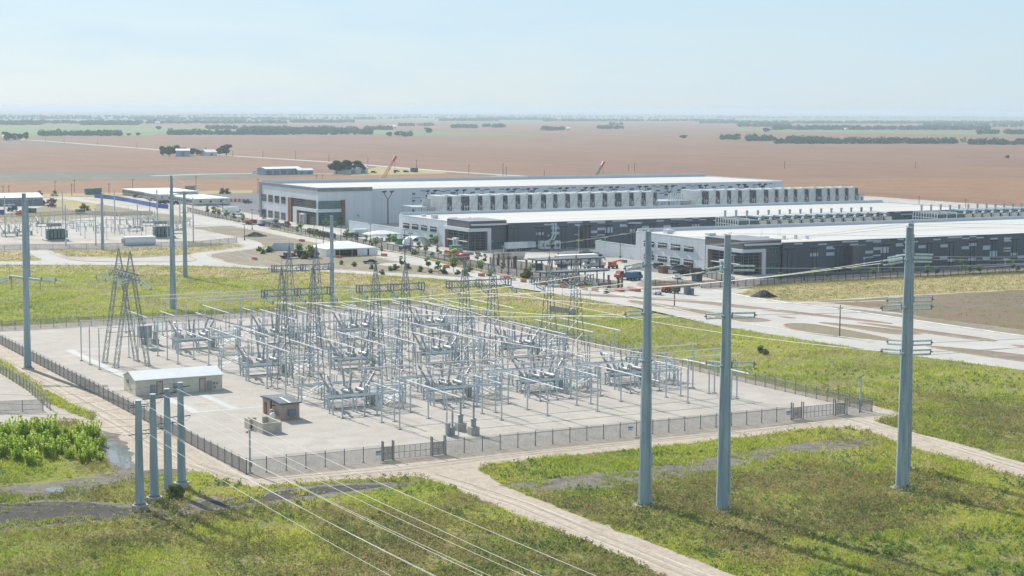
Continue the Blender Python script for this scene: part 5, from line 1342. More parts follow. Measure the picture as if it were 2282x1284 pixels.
fence('screened_fence', 'dark screened fence beside the red tractor canopy', w_([(1440, 636), (1480, 640), (1520, 639.5), (1560, 639)]), 1.9, 4, M['pickets'], M['fence'], barbed=False, pw=.1)
fence('site_hoarding', 'bright blue fabric hoarding along the road before the site offices', w_([(211, 441), (245, 444.5), (282, 450), (320, 457.5), (350, 463.5), (375, 466)]), 2.3, 7, M['blue'], M['bluepaint'], barbed=False, pw=.12)
fence('wire_fence', 'thin wire fence before the other substation and its white cabin', w_([(-60, 560), (80, 557), (230, 555), (360, 552), (450, 549), (528, 541)]), 2.1, 6, M['link'], M['fpost'], barbed=False)
fence('wire_fence', 'thin wire fence behind the other substation beside the weedy slope', w_([(-40, 486), (60, 484), (180, 478), (260, 482), (340, 479)]), 2.0, 7, M['link'], M['fpost'], barbed=False)
for k, (xa, ya) in enumerate(((1100, 590), (1111, 592), (1122, 594), (1133, 596), (1145, 599), (1149, 600), (1173, 604), (1195, 608), (1386, 646), (1378, 645), (1356, 643))):
    g_ = at(xa, ya); t = thing('gate_pillar', 'dark gate pillar among the site entrance fences', 'pillar', (g_[0], g_[1], 0), 0, 'dark gate pillars at the site entrance')
    t['label'] = 'dark gate pillar at the site entrance fences, %s from the left' % ordw([0, 1, 2, 3, 4, 5, 6, 7, 10, 9, 8][k])
    q = MB(); q.cbox(0, 0, 0, .5, .5, 3.4 + (k % 3) * .4); q.build('pillar', M['fence'] if k % 2 else M['timber'], t)
    q = MB(); q.cbox(0, 0, 3.4 + (k % 3) * .4, .65, .65, .15); q.build('cap', M['fence'], t)

# ------------------------------------------------------------------ tents, canopies, cabins, site offices
def tent(label, u0, v0, L, D, he, hr, inset, panels):
    t = thing('marquee_tent', label, 'tent', (u0, v0, 0))
    r = MB()
    r.add([(0, 0, he), (L, 0, he), (L, D, he), (0, D, he), (inset, D / 2, hr), (L - inset, D / 2, hr)], [(0, 1, 5, 4), (1, 2, 5), (2, 3, 4, 5), (3, 0, 4)])
    r.box(0, -.04, he - .4, L, -.002, he); r.box(-.04, 0, he - .4, -.002, D, he)
    r.build('canopy', M['fabric'], t)
    n = max(2, round(L / 5))
    for k in range(n + 1):
        for y in (.1, D - .1):
            p = MB(); p.cyl((.1 + (L - .2) * k / n, y, 0), (.1 + (L - .2) * k / n, y, he - .02), .08, .08, 6); p.build('pole', M['alu'], t)
    for a, b in panels:
        s = MB(); s.box(L * a, .02, .05, L * b, .07, he - .05); s.build('side_wall', M['fabric'], t)
    if panels:
        s = MB(); s.box(-.02, .2, .05, .04, D - .2, he - .05); s.box(L - .04, .2, .05, L + .02, D - .2, he - .05); s.box(.2, D - .06, .05, L - .2, D, he - .05); s.build('end_wall', M['fabric'], t)
    return t
a_ = at(728, 573); b_ = at(849, 570)
tent('large white marquee tent with a dark open front beside the road', a_[0], a_[1], b_[0] - a_[0], 15.5, 2.8, 4.9, 8, [(0, .17), (.60, .80), (.83, 1)])
q = MB()
t = thing('stacked_tables', 'dark stacked tables and chairs inside the large tent', 'tables', (a_[0] + 6, a_[1] + 5, 0))
q.cbox(0, 0, .7, 9, 2, .12); q.build('top', M['machine'], t)
for x in (-4, 0, 4):
    q = MB(); q.cbox(x, 0, 0, .2, 1.4, .7); q.build('leg', M['black'], t)
a_ = at(826, 540)
tent('small white open sided tent by the middle hall screen wall', a_[0], a_[1], 13.5, 8, 3.0, 4.3, 5.5, [])
for k in range(7):
    t = thing('water_drum', 'white drum', 'drum', (a_[0] + 1.0 + 1.7 * k, a_[1] + 2 + (k % 2), 0), 0, 'white drums under the small tent')
    t['label'] = 'white drum under the small white tent, %s from the left' % ORD[k]
    q = MB(); q.lathe((0, 0, 0), [(.5, 0), (.55, .4), (.55, .9), (.5, 1.3)], 10); q.build('shell', M['white'], t)
    q = MB(); q.cyl((0, 0, 1.3), (0, 0, 1.4), .3, .3, 8); q.build('lid', M['coping'], t)
def canopy(label, u, v, L, D, h):
    t = thing('guard_canopy', label, 'canopy', (u, v, 0))
    r = MB(); r.box(-1.5, -.8, h, L + 1.5, D + .8, h + .4); r.build('roof', M['greyroof'], t)
    for k in range(4):
        for y in (0, D):
            p = MB(); p.box(L * k / 3 - .15, y - .15, 0, L * k / 3 + .15, y + .15, h); p.build('post', M['fence'], t)
g_ = at(1207, 607); canopy('long flat grey guard canopy over the site entrance, farther of two', g_[0], g_[1], 22, 6, 3.7)
g_ = at(1218, 637); canopy('long flat grey guard canopy near the boulevard, nearer of two', g_[0], g_[1], 20, 4, 3.7)
def booth(label, x, y, s=1.0):
    g_ = at(x, y); t = thing('guard_booth', label, 'booth', (g_[0], g_[1], 0))
    q = MB(); q.box(0, 0, 0, 2.6, 2.6, 1.0); q.build('base', M['white'], t)
    q = MB(); q.box(.05, .05, 1.0, 2.55, 2.55, 2.2); q.build('window', M['tealglass'], t)
    q = MB(); q.box(-.2, -.2, 2.2, 2.8, 2.8, 2.5); q.build('roof', M['white'], t)
booth('small glazed guard booth left under the farther canopy', 1194, 605); booth('small glazed guard booth right under the farther canopy', 1250, 604)
M['cabinwall'] = mat('cream_cabin_wall', (.50, .49, .44), (.57, .56, .51), rough=.7, scale=.5)
def cabin():
    t = thing('site_office', 'site office', 'cabin')
    L, D, h = 18.0, 3.6, 3.5
    q = MB(); q.box(0, 0, .6, L, D, h); q.build('wall', M['cabinwall'], t)
    q = MB(); q.box(-.2, -.02, h, L + .2, D + .02, h + .22); q.build('roof', M['whiteroof'], t)
    q = MB(); q.box(.1, .1, 0, L - .1, D - .1, .6); q.build('skirt', M['coping'], t)
    for y in (.5, 2.3):
        w = MB(); w.box(-.05, y, 1.4, .02, y + .8, 2.9); w.build('window', M['glass'], t)
    for x in (3, 8, 13):
        w = MB(); w.box(x, -.05, 1.6, x + 1, .02, 2.7); w.build('window', M['glass'], t)
    w = MB(); w.box(-.06, 1.45, .6, .02, 2.15, 2.7); w.build('door', M['coping'], t)
    return freeze(t)
cb = cabin()
for nm, (x, y), n, sx in (('nearest', (431, 458.5), 12, 1.15), ('middle', (352, 448), 7, .7), ('farthest', (325, 442.5), 13, 1.75)):
    g_ = at(x, y)
    for k in range(n): place(cb, 'cream site office in the %s block by the blue hoarding, %s unit from the front' % (nm, ordw(k)), (g_[0], g_[1] + 3.66 * k, 0), 0, 'cream site offices by the blue hoarding', scale=(sx, 1, 1))
g_ = at(1247, 592); place(cb, 'white site office trailer behind the guard canopies', (g_[0], g_[1], 0), 0, scale=(.85, 1, .9))
def metal_shed(label, pa, pb, D, he, hr, wm='panelmid', doors=3, name='metal_shed', cat='shed'):
    a = at(*pa); b = at(*pb); d = b - a; L = np.hypot(d[0], d[1])
    t = thing(name, label, cat, (a[0], a[1], 0), math.atan2(d[1], d[0]))
    q = MB(); q.xprism([(0, 0), (D, 0), (D, he), (D / 2, hr), (0, he)], 0, L); q.build('wall', M[wm], t)
    q = MB(); q.xprism([(-.4, he + .02), (D / 2, hr + .3), (D / 2, hr + .02), (-.4, he - .2)][::-1], -.4, L + .4); q.xprism([(D / 2, hr + .3), (D + .4, he + .02), (D + .4, he - .2), (D / 2, hr + .02)][::-1], -.4, L + .4); q.build('roof', M['whiteroof'], t)
    for k in range(doors):
        x = L * (k + .5) / doors
        w = MB(); w.box(x - min(2.4, L * .12), -.06, .05, x + min(2.4, L * .12), -.003, he * .75); w.build('door', M['coping'], t)
M['paleblue'] = mat('pale_blue_metal_siding', (.26, .33, .40), (.33, .40, .46), rough=.5, scale=.4)
metal_shed('long grey metal shed at the left edge behind the other substation', (-40, 460.5), (96, 458.0), 28, 4.4, 6.0, 'paleblue', 6)
metal_shed('long pale blue farm shed left of the big oak', (592, 390.5), (672, 388.5), 12, 4.8, 5.9, 'paleblue', 5)
metal_shed('small pale blue farm shed between the long shed and the oak', (664, 389.2), (698, 388.8), 8, 3.4, 4.6, 'paleblue', 2)
metal_shed('grey roofed farmhouse half under the big oak', (776, 388.5), (820, 387), 16, 4.6, 8.0, 'panellight', 2, 'farmhouse', 'house')
metal_shed('pale farm shed between the two dark farm trees at left', (392, 349), (423, 349), 18, 6.5, 8, 'paleblue', 1, 'farm_shed')
metal_shed('low white farm outbuilding beside the lone round farm tree', (459, 347.5), (484, 347.2), 15, 4, 6.5, 'white', 1, 'farm_shed')
metal_shed('tiny white farmhouse among the trees at the far left edge', (6, 313), (22, 313), 18, 5, 8, 'white', 1, 'farmhouse', 'house')
metal_shed('small white farm shed right of the far left farm trees', (26, 312), (42, 312), 18, 5, 8, 'white', 1, 'farm_shed')
for k, (x0, x1, y, lab) in enumerate(((866, 871, 286, 'left of'), (877, 884, 287, 'below'))):
    metal_shed('tiny white far farmhouse %s a distant tree clump in the middle' % lab, (x0, y), (x1, y), 25, 6, 10, 'white', 1, 'farmhouse', 'house')
FARB = ((1262, 1274, 290.5), (345, 360, 276), (300, 312, 277), (40, 50, 276), (1585, 1600, 268), (1655, 1663, 270), (275, 284, 266), (340, 346, 262), (1020, 1032, 259.5), (960, 968, 268), (550, 560, 268), (2030, 2050, 287), (1880, 1886, 291))
for k, (x0, x1, y) in enumerate(FARB):
    metal_shed('very distant pale building on the plain, %s from the left' % ordw(sorted(q[0] for q in FARB).index(x0)), (x0, y), (x1 - (x1 - x0) * .35, y + .05), 18, 5, 7, 'white', 1, 'far_building', 'building')
# pale cabin and gear of the other substation
a_ = at(280, 548.3); b_ = at(351.5, 547)
t = thing('white_cabin', 'white flat roofed equipment cabin in the other substation', 'cabin', (a_[0], a_[1], 0))
q = MB(); q.box(0, 0, .35, b_[0] - a_[0], 4.2, 3.1); q.build('wall', M['white'], t)
q = MB(); q.box(-.15, -.15, 3.1, b_[0] - a_[0] + .15, 4.35, 3.3); q.build('roof', M['whiteroof'], t)
q = MB(); q.box(.3, .3, 0, b_[0] - a_[0] - .3, 3.9, .35); q.build('skid', M['coping'], t)
for y in (.6, 2.5):
    q = MB(); q.box(-.6, y, .9, -.003, y + 1.1, 2.6); q.build('air_conditioner', M['tank'], t)
def big_transformer(label, x, y):
    g_ = at(x, y); t = thing('power_transformer', label, 'transformer', (g_[0], g_[1], 0))
    q = MB(); q.cbox(0, 0, .5, 7, 3.4, 3.9); q.cbox(0, 0, 4.4, 7.2, 3.6, .2); q.build('tank', M['tankgreen'], t)
    for k in range(6):
        q = MB(); q.box(-4.2 + k * 1.45, -3.0, 1.2, -3.2 + k * 1.45, -1.72, 4.2); q.build('radiator', M['tankgreen'], t)
    q = MB(); q.cyl((-3.2, 1, 6.2), (2.4, 1, 6.2), .7, .7, 12); q.box(-2.6, .8, 4.6, -2.4, 1.2, 5.6); q.box(1.6, .8, 4.6, 1.8, 1.2, 5.6); q.build('conservator', M['tank'], t)
    for k in range(3):
        q = MB(); ring_disc(q, (-2 + k * 2, -.8, 4.6), (-2.3 + k * 2.3, -1.2, 6.8), .2, 7, 7); q.build('bushing', M['porcelain'], t)
    q = MB(); q.cbox(0, 0, 0, 9, 6.5, .5); q.build('plinth', M['conc'], t)
M['tankgreen'] = mat('grey_green_tank', (.10, .16, .16), (.15, .21, .20), rough=.5, scale=.6)
big_transformer('grey green power transformer in the other substation, left one', 124, 536)
big_transformer('grey green power transformer in the other substation, right one behind the cabin', 362, 530)
GB = [(20, 527), (52, 524), (95, 505), (300, 515), (330, 503), (395, 520)]
GD = [(28, 510), (60, 505), (140, 510), (180, 507), (200, 515), (240, 518), (260, 500), (280, 521), (290, 500), (320, 498), (400, 505)]
for lst, pr_, lab, grp in ((GB, br, 'small grey breaker among the gear of the other substation, %s from the left', 'breakers of the other substation'), (GD, ds, 'small braced switch frame in the other substation, %s from the left', 'switch frames of the other substation')):
    for k, (x, y) in enumerate(lst):
        g_ = at(x, y); place(pr_, lab % ordw(k), (g_[0], g_[1], 0), 0, grp, scale=.72)
for j in range(40):
    x = 15 + (j * 9.7) % 400; y = 502 + (j * 7.3) % 34; g_ = at(x, y)
    place(sup['high' if j % 3 else 'low'], 'thin grey equipment post in the other substation beyond the path', (g_[0], g_[1], 0), 0, 'thin posts of the other substation')
a_ = at(147, 549); b_ = at(213.7, 548)
t = thing('pipe_crossbar', 'dark double crossbar between two posts of the other substation', 'crossbar', (a_[0], a_[1], 0))
dd = b_ - a_
q = MB(); q.bar((0, 0, 12.5), (dd[0], dd[1], 12.5), .3); q.build('bar', M['galv'], t)
q = MB(); q.bar((0, 0, 9.6), (dd[0], dd[1], 9.6), .25); q.build('bar', M['galv'], t)
t = thing('retaining_wall', 'pale concrete headwall and sloping wing wall in bare soil', 'wall', (*at(608, 558)[:2], 0))
a_ = at(608, 558); b_ = at(655, 557.5); c_ = at(579, 566)
q = MB(); q.bar((0, 0, 1.4), (b_[0] - a_[0], b_[1] - a_[1], 1.4), .4, 2.8); q.build('headwall', M['panellight'], t)
d_ = c_ - a_; q = MB(); q.add([(0, -.2, 0), (d_[0], d_[1], 0), (d_[0], d_[1], .5), (0, -.2, 2.5), (.4, 0, 0), (d_[0] + .4, d_[1], 0), (d_[0] + .4, d_[1], .5), (.4, 0, 2.5)], [(0, 1, 2, 3), (7, 6, 5, 4), (3, 2, 6, 7), (1, 5, 6, 2), (0, 3, 7, 4), (0, 4, 5, 1)]); q.build('wing_wall', M['panellight'], t)
t = thing('drain_headwall', 'grey concrete drain headwall in the meadow behind the right gantry', 'wall', (*at(1226, 694)[:2], 0))
b_ = at(1282, 703) - at(1226, 694)
q = MB(); q.bar((0, 0, .8), (b_[0], b_[1], .8), .4, 1.6); q.build('headwall', M['conc'], t)
q = MB(); q.bar((b_[0] * .78, b_[1] * .78 - .25, .6), (b_[0] * .97, b_[1] * .97 - .25, .6), .06, 1.0); q.build('grate', M['machine'], t)
def mound(label, x, y, r, h):
    g_ = at(x, y); mb = MB(); n = 18; vs = [(0, 0, h)]
    for k, (f, hh) in enumerate(((.3, .8), (.6, .45), (.85, .15), (1.05, -.02))):
        for i in range(n):
            j = 1 + rng.normal(0, .07); vs.append((math.cos(2 * math.pi * i / n) * r * f * j, math.sin(2 * math.pi * i / n) * r * f * j * .8, h * hh * j))
    fs = [(0, 1 + i, 1 + (i + 1) % n) for i in range(n)]
    for k in range(3):
        for i in range(n): fs.append((1 + k * n + i, 1 + (k + 1) * n + i, 1 + (k + 1) * n + (i + 1) % n, 1 + k * n + (i + 1) % n))
    mb.add(vs, fs); o = mb.build('soil_mound', M['blacksoil']); o.location = (g_[0], g_[1], .03); tag(o, label, 'mound')
mound('dark soil mound on the verge beside the dry grass field', 1702, 662, 3.9, 2.0); mound('low dark soil mound in the bare plot left of the large tent', 569, 527, 5, 1.8)

# ------------------------------------------------------------------ vehicles and machines
def wheelmb(r, w):
    q = MB(); q.cyl((0, -w / 2, 0), (0, w / 2, 0), r, r, 14); return q
WM = {}
def wheels(t, xs, y, r, w=.28):
    for x in xs:
        for s in (-1, 1):
            q = wheelmb(r, w); o = q.build('wheel', M['tyre'], t); o.location = (x, s * y, r)
            h = MB(); h.cyl((0, -w / 2 - .01, 0), (0, w / 2 + .01, 0), r * .5, r * .5, 8); h.build('rim', M['tank'], o)
def car(kind, paint, label, x, y, rz):
    g_ = at(x, y); t = thing('parked_' + {'suv': 'car', 'pickup': 'pickup', 'sedan': 'car'}[kind], label, {'suv': 'car', 'pickup': 'pickup', 'sedan': 'car'}[kind], (g_[0], g_[1], .06), rz)
    m = M[paint]
    if kind == 'pickup':
        pr = [(-2.8, .45), (2.8, .45), (2.85, .95), (2.7, 1.15), (1.2, 1.22), (-2.8, 1.2)]; cab = [(1.15, 1.22), (.55, 1.85), (-.85, 1.88), (-1.1, 1.22)]
    elif kind == 'suv':
        pr = [(-2.4, .4), (2.4, .4), (2.45, .85), (2.3, 1.05), (1.1, 1.12), (-2.4, 1.12)]; cab = [(1.05, 1.12), (.45, 1.72), (-2.1, 1.76), (-2.35, 1.12)]
    else:
        pr = [(-2.3, .35), (2.3, .35), (2.35, .7), (2.2, .85), (1.0, .95), (-2.3, .98)]; cab = [(.95, .95), (.25, 1.42), (-1.2, 1.42), (-1.9, .98)]
    q = MB(); q.yprism(pr, -.95, .95); q.build('body', m, t)
    q = MB(); q.yprism(cab, -.82, .82); c = q.build('window_glass', M['glass'], t)
    ztop = max(p[1] for p in cab); xs = [p[0] for p in cab if p[1] > ztop - .1]
    q = MB(); q.box(min(xs), -.84, ztop - .06, max(xs), .84, ztop + .03)
    for xx in (min(xs), max(xs), (min(xs) + max(xs)) / 2): q.box(xx - .05, -.845, pr[-1][1], xx + .05, .845, ztop)
    q.build('roof', m, t)
    wheels(t, (-1.5, 1.55), .85, .38)
    for s in (-.65, .65):
        q = MB(); q.cbox(pr[2][0] - .05, s, .72, .12, .35, .16); q.build('headlight', M['white'], t)
    return t
M['carblack'] = mat('black_car_paint', (.02, .022, .026), rough=.25, spec=.6)
M['cargrey'] = mat('grey_car_paint', (.12, .13, .14), rough=.25, spec=.6)
M['carsilver'] = mat('silver_car_paint', (.38, .40, .42), rough=.3, spec=.6, metal=.3)
M['carwhite'] = mat('white_car_paint', (.72, .72, .72), rough=.3, spec=.5)
M['carred'] = mat('dark_red_car_paint', (.14, .02, .02), rough=.3, spec=.6)
M['carblue'] = mat('dark_blue_car_paint', (.02, .05, .12), rough=.3, spec=.6)
for a in [('suv', 'cargrey', 'grey car at the left end of the row before the nearest hall', 1470, 598, .3), ('pickup', 'carsilver', 'silver pickup in the car row before the nearest hall', 1503, 600, .2),
          ('suv', 'cargrey', 'dark grey car right of the silver pickup before the nearest hall', 1517, 603, .25), ('suv', 'carred', 'dark red car in the row before the nearest hall', 1537, 605, .2),
          ('suv', 'carblack', 'black car at the right end of the row before the nearest hall', 1556, 609.5, .3), ('pickup', 'carblack', 'black pickup in front of the car row before the nearest hall', 1518, 614, .2),
          ('sedan', 'carwhite', 'white car standing by the gate before the nearest hall', 1508, 621.5, 1.2), ('suv', 'carblack', 'black car near the white site wall and guard canopy', 1328, 574, .3),
          ('pickup', 'carblack', 'black pickup on the road behind the farther guard canopy', 1306, 568, .3), ('sedan', 'carblue', 'dark blue car on the pale pad right of the large tent', 825, 587.5, 2.6),
          ('suv', 'carblack', 'black car by the picket fence near the middle hall', 903, 558, 2.7), ('suv', 'cargrey', 'grey car parked by the farthest site offices', 305, 440.5, .2), ('pickup', 'carwhite', 'white pickup parked by the farthest site offices', 318, 440.5, .2),
          ('pickup', 'carsilver', 'silver pickup parked near the middle site offices', 340, 448, .3), ('suv', 'carblack', 'black car parked behind the blue hoarding', 362, 455, .2), ('suv', 'carred', 'dark red car parked behind the blue hoarding', 372, 453.5, .2),
          ('pickup', 'carblue', 'dark blue pickup parked behind the blue hoarding right end', 392, 456, .2), ('pickup', 'carwhite', 'white pickup towing past the rear hall windows', 530, 479, 2.9),
          ('suv', 'carblack', 'black car on the asphalt before the red white barriers', 552, 453.5, .2), ('pickup', 'carblack', 'black pickup alone on the pale yard at left', 115, 462, 2.0),
          ('pickup', 'carwhite', 'white pickup parked near the grey shed at the left edge', 20, 460, .2), ('pickup', 'carred', 'dark red pickup near the weedy slope at left', 116, 449.5, .2), ('sedan', 'carwhite', 'white car at the far end of the left road', 121, 437, .2),
          ('pickup', 'carwhite', 'white truck beside the long farm shed', 568, 387, .2), ('suv', 'carblack', 'dark car on the farm grass right of the oak', 833, 386, .2), ('suv', 'cargrey', 'dark car on the farm grass near the red crane', 884, 383.5, .2), ('suv', 'carblack', 'dark car on the farm grass left of the dark container', 905, 384.5, .2)]:
    car(*a)
def truck(label, x, y, rz, cabm, boxm, L=7.5, kind='box', bh=2.6):
    g_ = at(x, y); t = thing('site_truck', label, 'truck', (g_[0], g_[1], .06), rz)
    q = MB(); q.yprism([(L / 2 - 2.2, .6), (L / 2, .6), (L / 2, 1.5), (L / 2 - .5, 1.7), (L / 2 - .9, 2.6), (L / 2 - 2.2, 2.65)], -1.1, 1.1); c = q.build('cab', M[cabm], t)
    q = MB(); q.yprism([(L / 2 - .52, 1.72), (L / 2 - .92, 2.5), (L / 2 - 1.7, 2.5), (L / 2 - 1.7, 1.72)], -1.13, 1.13); q.build('window', M['glass'], c)
    if kind == 'box': q = MB(); q.box(-L / 2, -1.2, .9, L / 2 - 2.3, 1.2, .9 + bh); q.build('box_body', M[boxm], t)
    elif kind == 'drum': q = MB(); q.lathe((-L / 2 + 2.2, 0, .9), [(1.2, 0), (1.45, .8), (1.3, 1.8), (.7, 2.7)], 12); q.box(-L / 2, -1.1, .85, L / 2 - 2.3, 1.1, 2.0); q.build('tank_body', M[boxm], t)
    else:
        q = MB(); q.box(-L / 2, -1.2, .85, L / 2 - 2.3, 1.2, 1.1); q.build('flat_bed', M[boxm], t)
        q = MB(); q.cbox(-L / 4, 0, 1.1, 1.8, 1.8, 1.0); q.cbox(0.4, .2, 1.1, 1.0, 1.4, .7); q.build('load', M['machine'], t)
    q = MB(); q.box(-L / 2, -.5, .5, L / 2 - .3, .5, .85); q.build('chassis', M['black'], t)
    wheels(t, (L / 2 - 1.3, -L / 2 + 1.1, -L / 2 + 2.3), .98, .48)
truck('white truck with domed white body by the guard canopy', 1323, 598.5, math.pi + .1, 'carwhite', 'white', 8.5, 'drum')
truck('blue truck on the pale ground left of the meadow poles', 1413, 625, .2, 'bluepaint', 'bluepaint', 5.5, 'box', 1.7); truck('flatbed truck with red cab behind the blue truck', 1394, 622, math.pi + .15, 'red', 'carblue', 7.5, 'flat')
truck('white box truck on the road by the rear hall windows', 518, 478, .1, 'carwhite', 'white', 9.5, 'box', 2.8); truck('blue truck in the pale yard near the grey shed', 27, 471, .8, 'bluepaint', 'bluepaint', 7, 'flat'); truck('red truck by the picket fence before the rear hall', 572, 500, .1, 'red', 'red', 11, 'box', 1.2)
truck('white truck beside the red truck before the rear hall', 598, 503, .1, 'carwhite', 'white', 10, 'box', 2.0); truck('dark red truck right of the white truck before the rear hall', 628, 507, .1, 'red', 'machine', 8, 'flat'); truck('dark flatbed truck with load beside the bushes', 652, 576, .1, 'black', 'black', 9, 'flat')
truck('dark machine truck among the stored gear at the left shed', 84, 457.5, .1, 'carblack', 'machine', 8, 'flat'); truck('red machine truck at the right end of stored gear at the left shed', 105, 456, .1, 'red', 'red', 9, 'flat')
def trailer_box(label, x, y, L, m, h=2.8, legs=True):
    g_ = at(x, y); t = thing('box_trailer', label, 'trailer', (g_[0], g_[1], .05))
    q = MB(); q.box(-L / 2, -1.25, 1.1, L / 2, 1.25, 1.1 + h); q.build('body', M[m], t)
    q = MB(); q.box(-L / 2, -1.0, .75, L / 2, 1.0, 1.098); q.build('chassis', M['black'], t)
    wheels(t, (-L / 2 + 1.5, -L / 2 + 2.7), .95, .48)
    q = MB(); q.box(L / 2 - 2, -.8, 0, L / 2 - 1.8, -.6, .75); q.box(L / 2 - 2, .6, 0, L / 2 - 1.8, .8, .75); q.build('support_leg', M['black'], t)
trailer_box('pale box trailer with red nose against the middle hall', 1150, 560, 8.5, 'white', 2.2); trailer_box('white box trailer right of the red nosed one at the middle hall', 1176, 558.5, 5.5, 'panellight', 2.1); 
t = thing('trailer_nose', 'red tractor cab at the left end of a pale trailer', 'truck cab', (*at(1137, 560)[:2], .05)); q = MB(); q.yprism([(-1.3, .6), (1.1, .6), (1.1, 3.2), (-.8, 3.3), (-1.3, 1.8)], -1.2, 1.2); q.build('cab', M['red'], t); wheels(t, (-.4,), .95, .48)
M['duct'] = mat('grey_flexible_duct', (.42, .46, .48), (.52, .55, .57), rough=.6, scale=2)
for k, x in enumerate((1208, 1218, 1240)):
    g_ = at(x, 556.5); t = thing('air_handler', 'white air handling unit at the middle hall wall, %s from the left' % ORD[k], 'air unit', (g_[0], g_[1], 0), 0, 'white air units at the middle hall wall')
    q = MB(); q.cbox(0, 0, .3, 2.4, 2.2, 3.0); q.build('casing', M['white'], t); q = MB(); q.cbox(0, -1.13, 1.2, 1.6, .05, 1.2); q.build('grille', M['coping'], t)
    q = MB(); q.cbox(0, 0, 0, 2.2, 2.0, .3); q.build('skid', M['black'], t)
for k, x in enumerate((1231, 1237)):
    g_ = at(x - 9, 556); t = thing('flexible_duct', 'curved grey duct rising from an air unit to the hall wall, %s one' % PW[k * 2], 'duct', (g_[0], g_[1], 0))
    q = MB(); q.path([(0, 0, 3.2), (1.5, .4, 3.8), (2.6, 1.2, 5.2), (3.2, 2.0, 7.2), (3.5, 2.6, 9.0)], .3, 8); q.build('hose', M['duct'], t); q = MB(); q.cbox(3.5, 2.8, 8.8, 1, .5, .8); q.build('collar', M['galv'], t)
for k, (x, y) in enumerate(((1122, 577), (1136, 577), (1151, 577.5))):
    g_ = at(x, y); t = thing('waste_skip', 'beige waste skip in the row right of the middle hall entrance, %s from the left' % ORD[k], 'skip', (g_[0], g_[1], 0), 0, 'beige waste skips')
    q = MB(); q.yprism([(-2.6, .2), (2.4, .2), (2.9, 2.3), (-3.1, 2.3)], -1.3, 1.3); q.build('body', M['block'], t); q = MB(); q.yprism([(-2.9, 2.1), (2.7, 2.1), (2.7, 2.34), (-2.9, 2.34)], -1.1, 1.1); q.build('load', M['machine'], t)
def lift(label, x, y, m, rz, up=.35):
    g_ = at(x, y); t = thing('boom_lift', label, 'lift machine', (g_[0], g_[1], .05), rz)
    q = MB(); q.cbox(0, 0, .5, 2.6, 2.0, .8); q.cbox(-.3, 0, 1.3, 2.2, 1.8, .9); q.build('chassis', M[m], t)
    q = MB(); q.bar((-1.4, 0, 1.9), (3.6, 0, 1.9 + 5 * up), .4); q.bar((3.0, 0, 1.7 + 4.4 * up), (4.8, 0, 1.5 + 4 * up), .25); q.build('boom', M[m], t)
    q = MB(); q.cbox(5.2, 0, 1.0 + 4 * up, .9, 1.8, 1.0); q.build('basket', M['coping'], t)
    wheels(t, (-.9, .9), .95, .5, .4)
lift('orange boom lift beside the white domed truck', 1366, 598.5, 'orange', .2, .15)
for k, (x, y, m, rz) in enumerate(((1000, 574, 'yellow', .2), (1014, 577, 'red', 2.8), (1028, 582, 'red', .4), (1037, 579, 'red', 2.4))):
    lift('%s boom lift in the cluster before the middle hall entrance, %s from the left' % (m, ORD[k]), x, y, m, rz, .2)
for (x, y, m, lab) in ((1016, 561, 'green', 'green skip by the middle hall entrance porch'), (895, 545, 'green', 'green skip left of the grey tarpaulin arch'), (179, 477, 'tankgreen', 'grey green skip below the weedy slope at left'), (75, 474.5, 'tankgreen', 'dark green bin on the pale yard at left'), (64, 474, 'machine', 'small dark bin left of the dark green bin'),
                       (4, 478, 'blue', 'blue bin at the left edge of the pale yard'), (1553, 627, 'machine', 'small dark bin by the short picket fence'), (1478, 609, 'timber', 'brown bin by the grey car before the nearest hall'), (424, 427, 'tankgreen', 'dark container on the far asphalt'), (923, 384, 'machine', 'dark container on the farm grass'), (200, 434, 'tankgreen', 'dark container left of the farthest site offices'), (215, 433, 'tankgreen', 'dark container next to the farthest site offices')):
    g_ = at(x, y); s = 1.0 if y > 450 else 1.6; t = thing('waste_skip', lab, 'skip', (g_[0], g_[1], 0), 0)
    L = 6 if 'container' in lab else (2.4 if 'bin' in lab else 4.5)
    q = MB(); q.yprism([(-L / 2 + .2, .1), (L / 2 - .2, .1), (L / 2, 2.3 * s), (-L / 2, 2.3 * s)], -1.3, 1.3); q.build('body', M[m], t); q = MB(); q.box(-L / 2 + .15, -1.1, 2.3 * s, L / 2 - .15, 1.1, 2.3 * s + .1); q.build('lid', M['coping'], t)
    q = MB()
    for k in range(4): q.box(-L / 2 + .3 + k * (L - .7) / 3, -1.36, .4, -L / 2 + .42 + k * (L - .7) / 3, -1.3, 2.1 * s)
    q.build('rib', M[m], t)
g_ = at(911, 549); t = thing('white_tank', 'white upright water tank right of the green skip', 'tank', (g_[0], g_[1], 0)); q = MB(); q.lathe((0, 0, .2), [(1.6, 0), (1.7, .5), (1.7, 2.6), (1.2, 3.1)], 14); q.build('shell', M['white'], t); q = MB(); q.cyl((0, 0, 3.25), (0, 0, 3.5), .4, .4, 8); q.build('lid', M['coping'], t); q = MB(); q.cbox(0, 0, 0, 3.4, 3.4, .2); q.build('pad', M['conc'], t)
g_ = at(936, 549); t = thing('tarpaulin_arch', 'grey tarpaulin arch shelter before the middle hall windows', 'shelter', (g_[0], g_[1], 0))
q = MB(); N = 14
pr = [(math.cos(math.pi * k / N) * 4.5 + (.5 if k == N else 0), math.sin(math.pi * k / N) * 3.6) for k in range(N + 1)]; pi_ = [(x * .97, z * .96) for x, z in pr]
q.yprism(pr + pi_[::-1], 0, 7); q.build('cover', M['duct'], t)
q = MB(); q.path([(x * 1.01, -.1, z * 1.01 + .01) for x, z in pr], .09, 5); q.build('hoop', M['galv'], t)
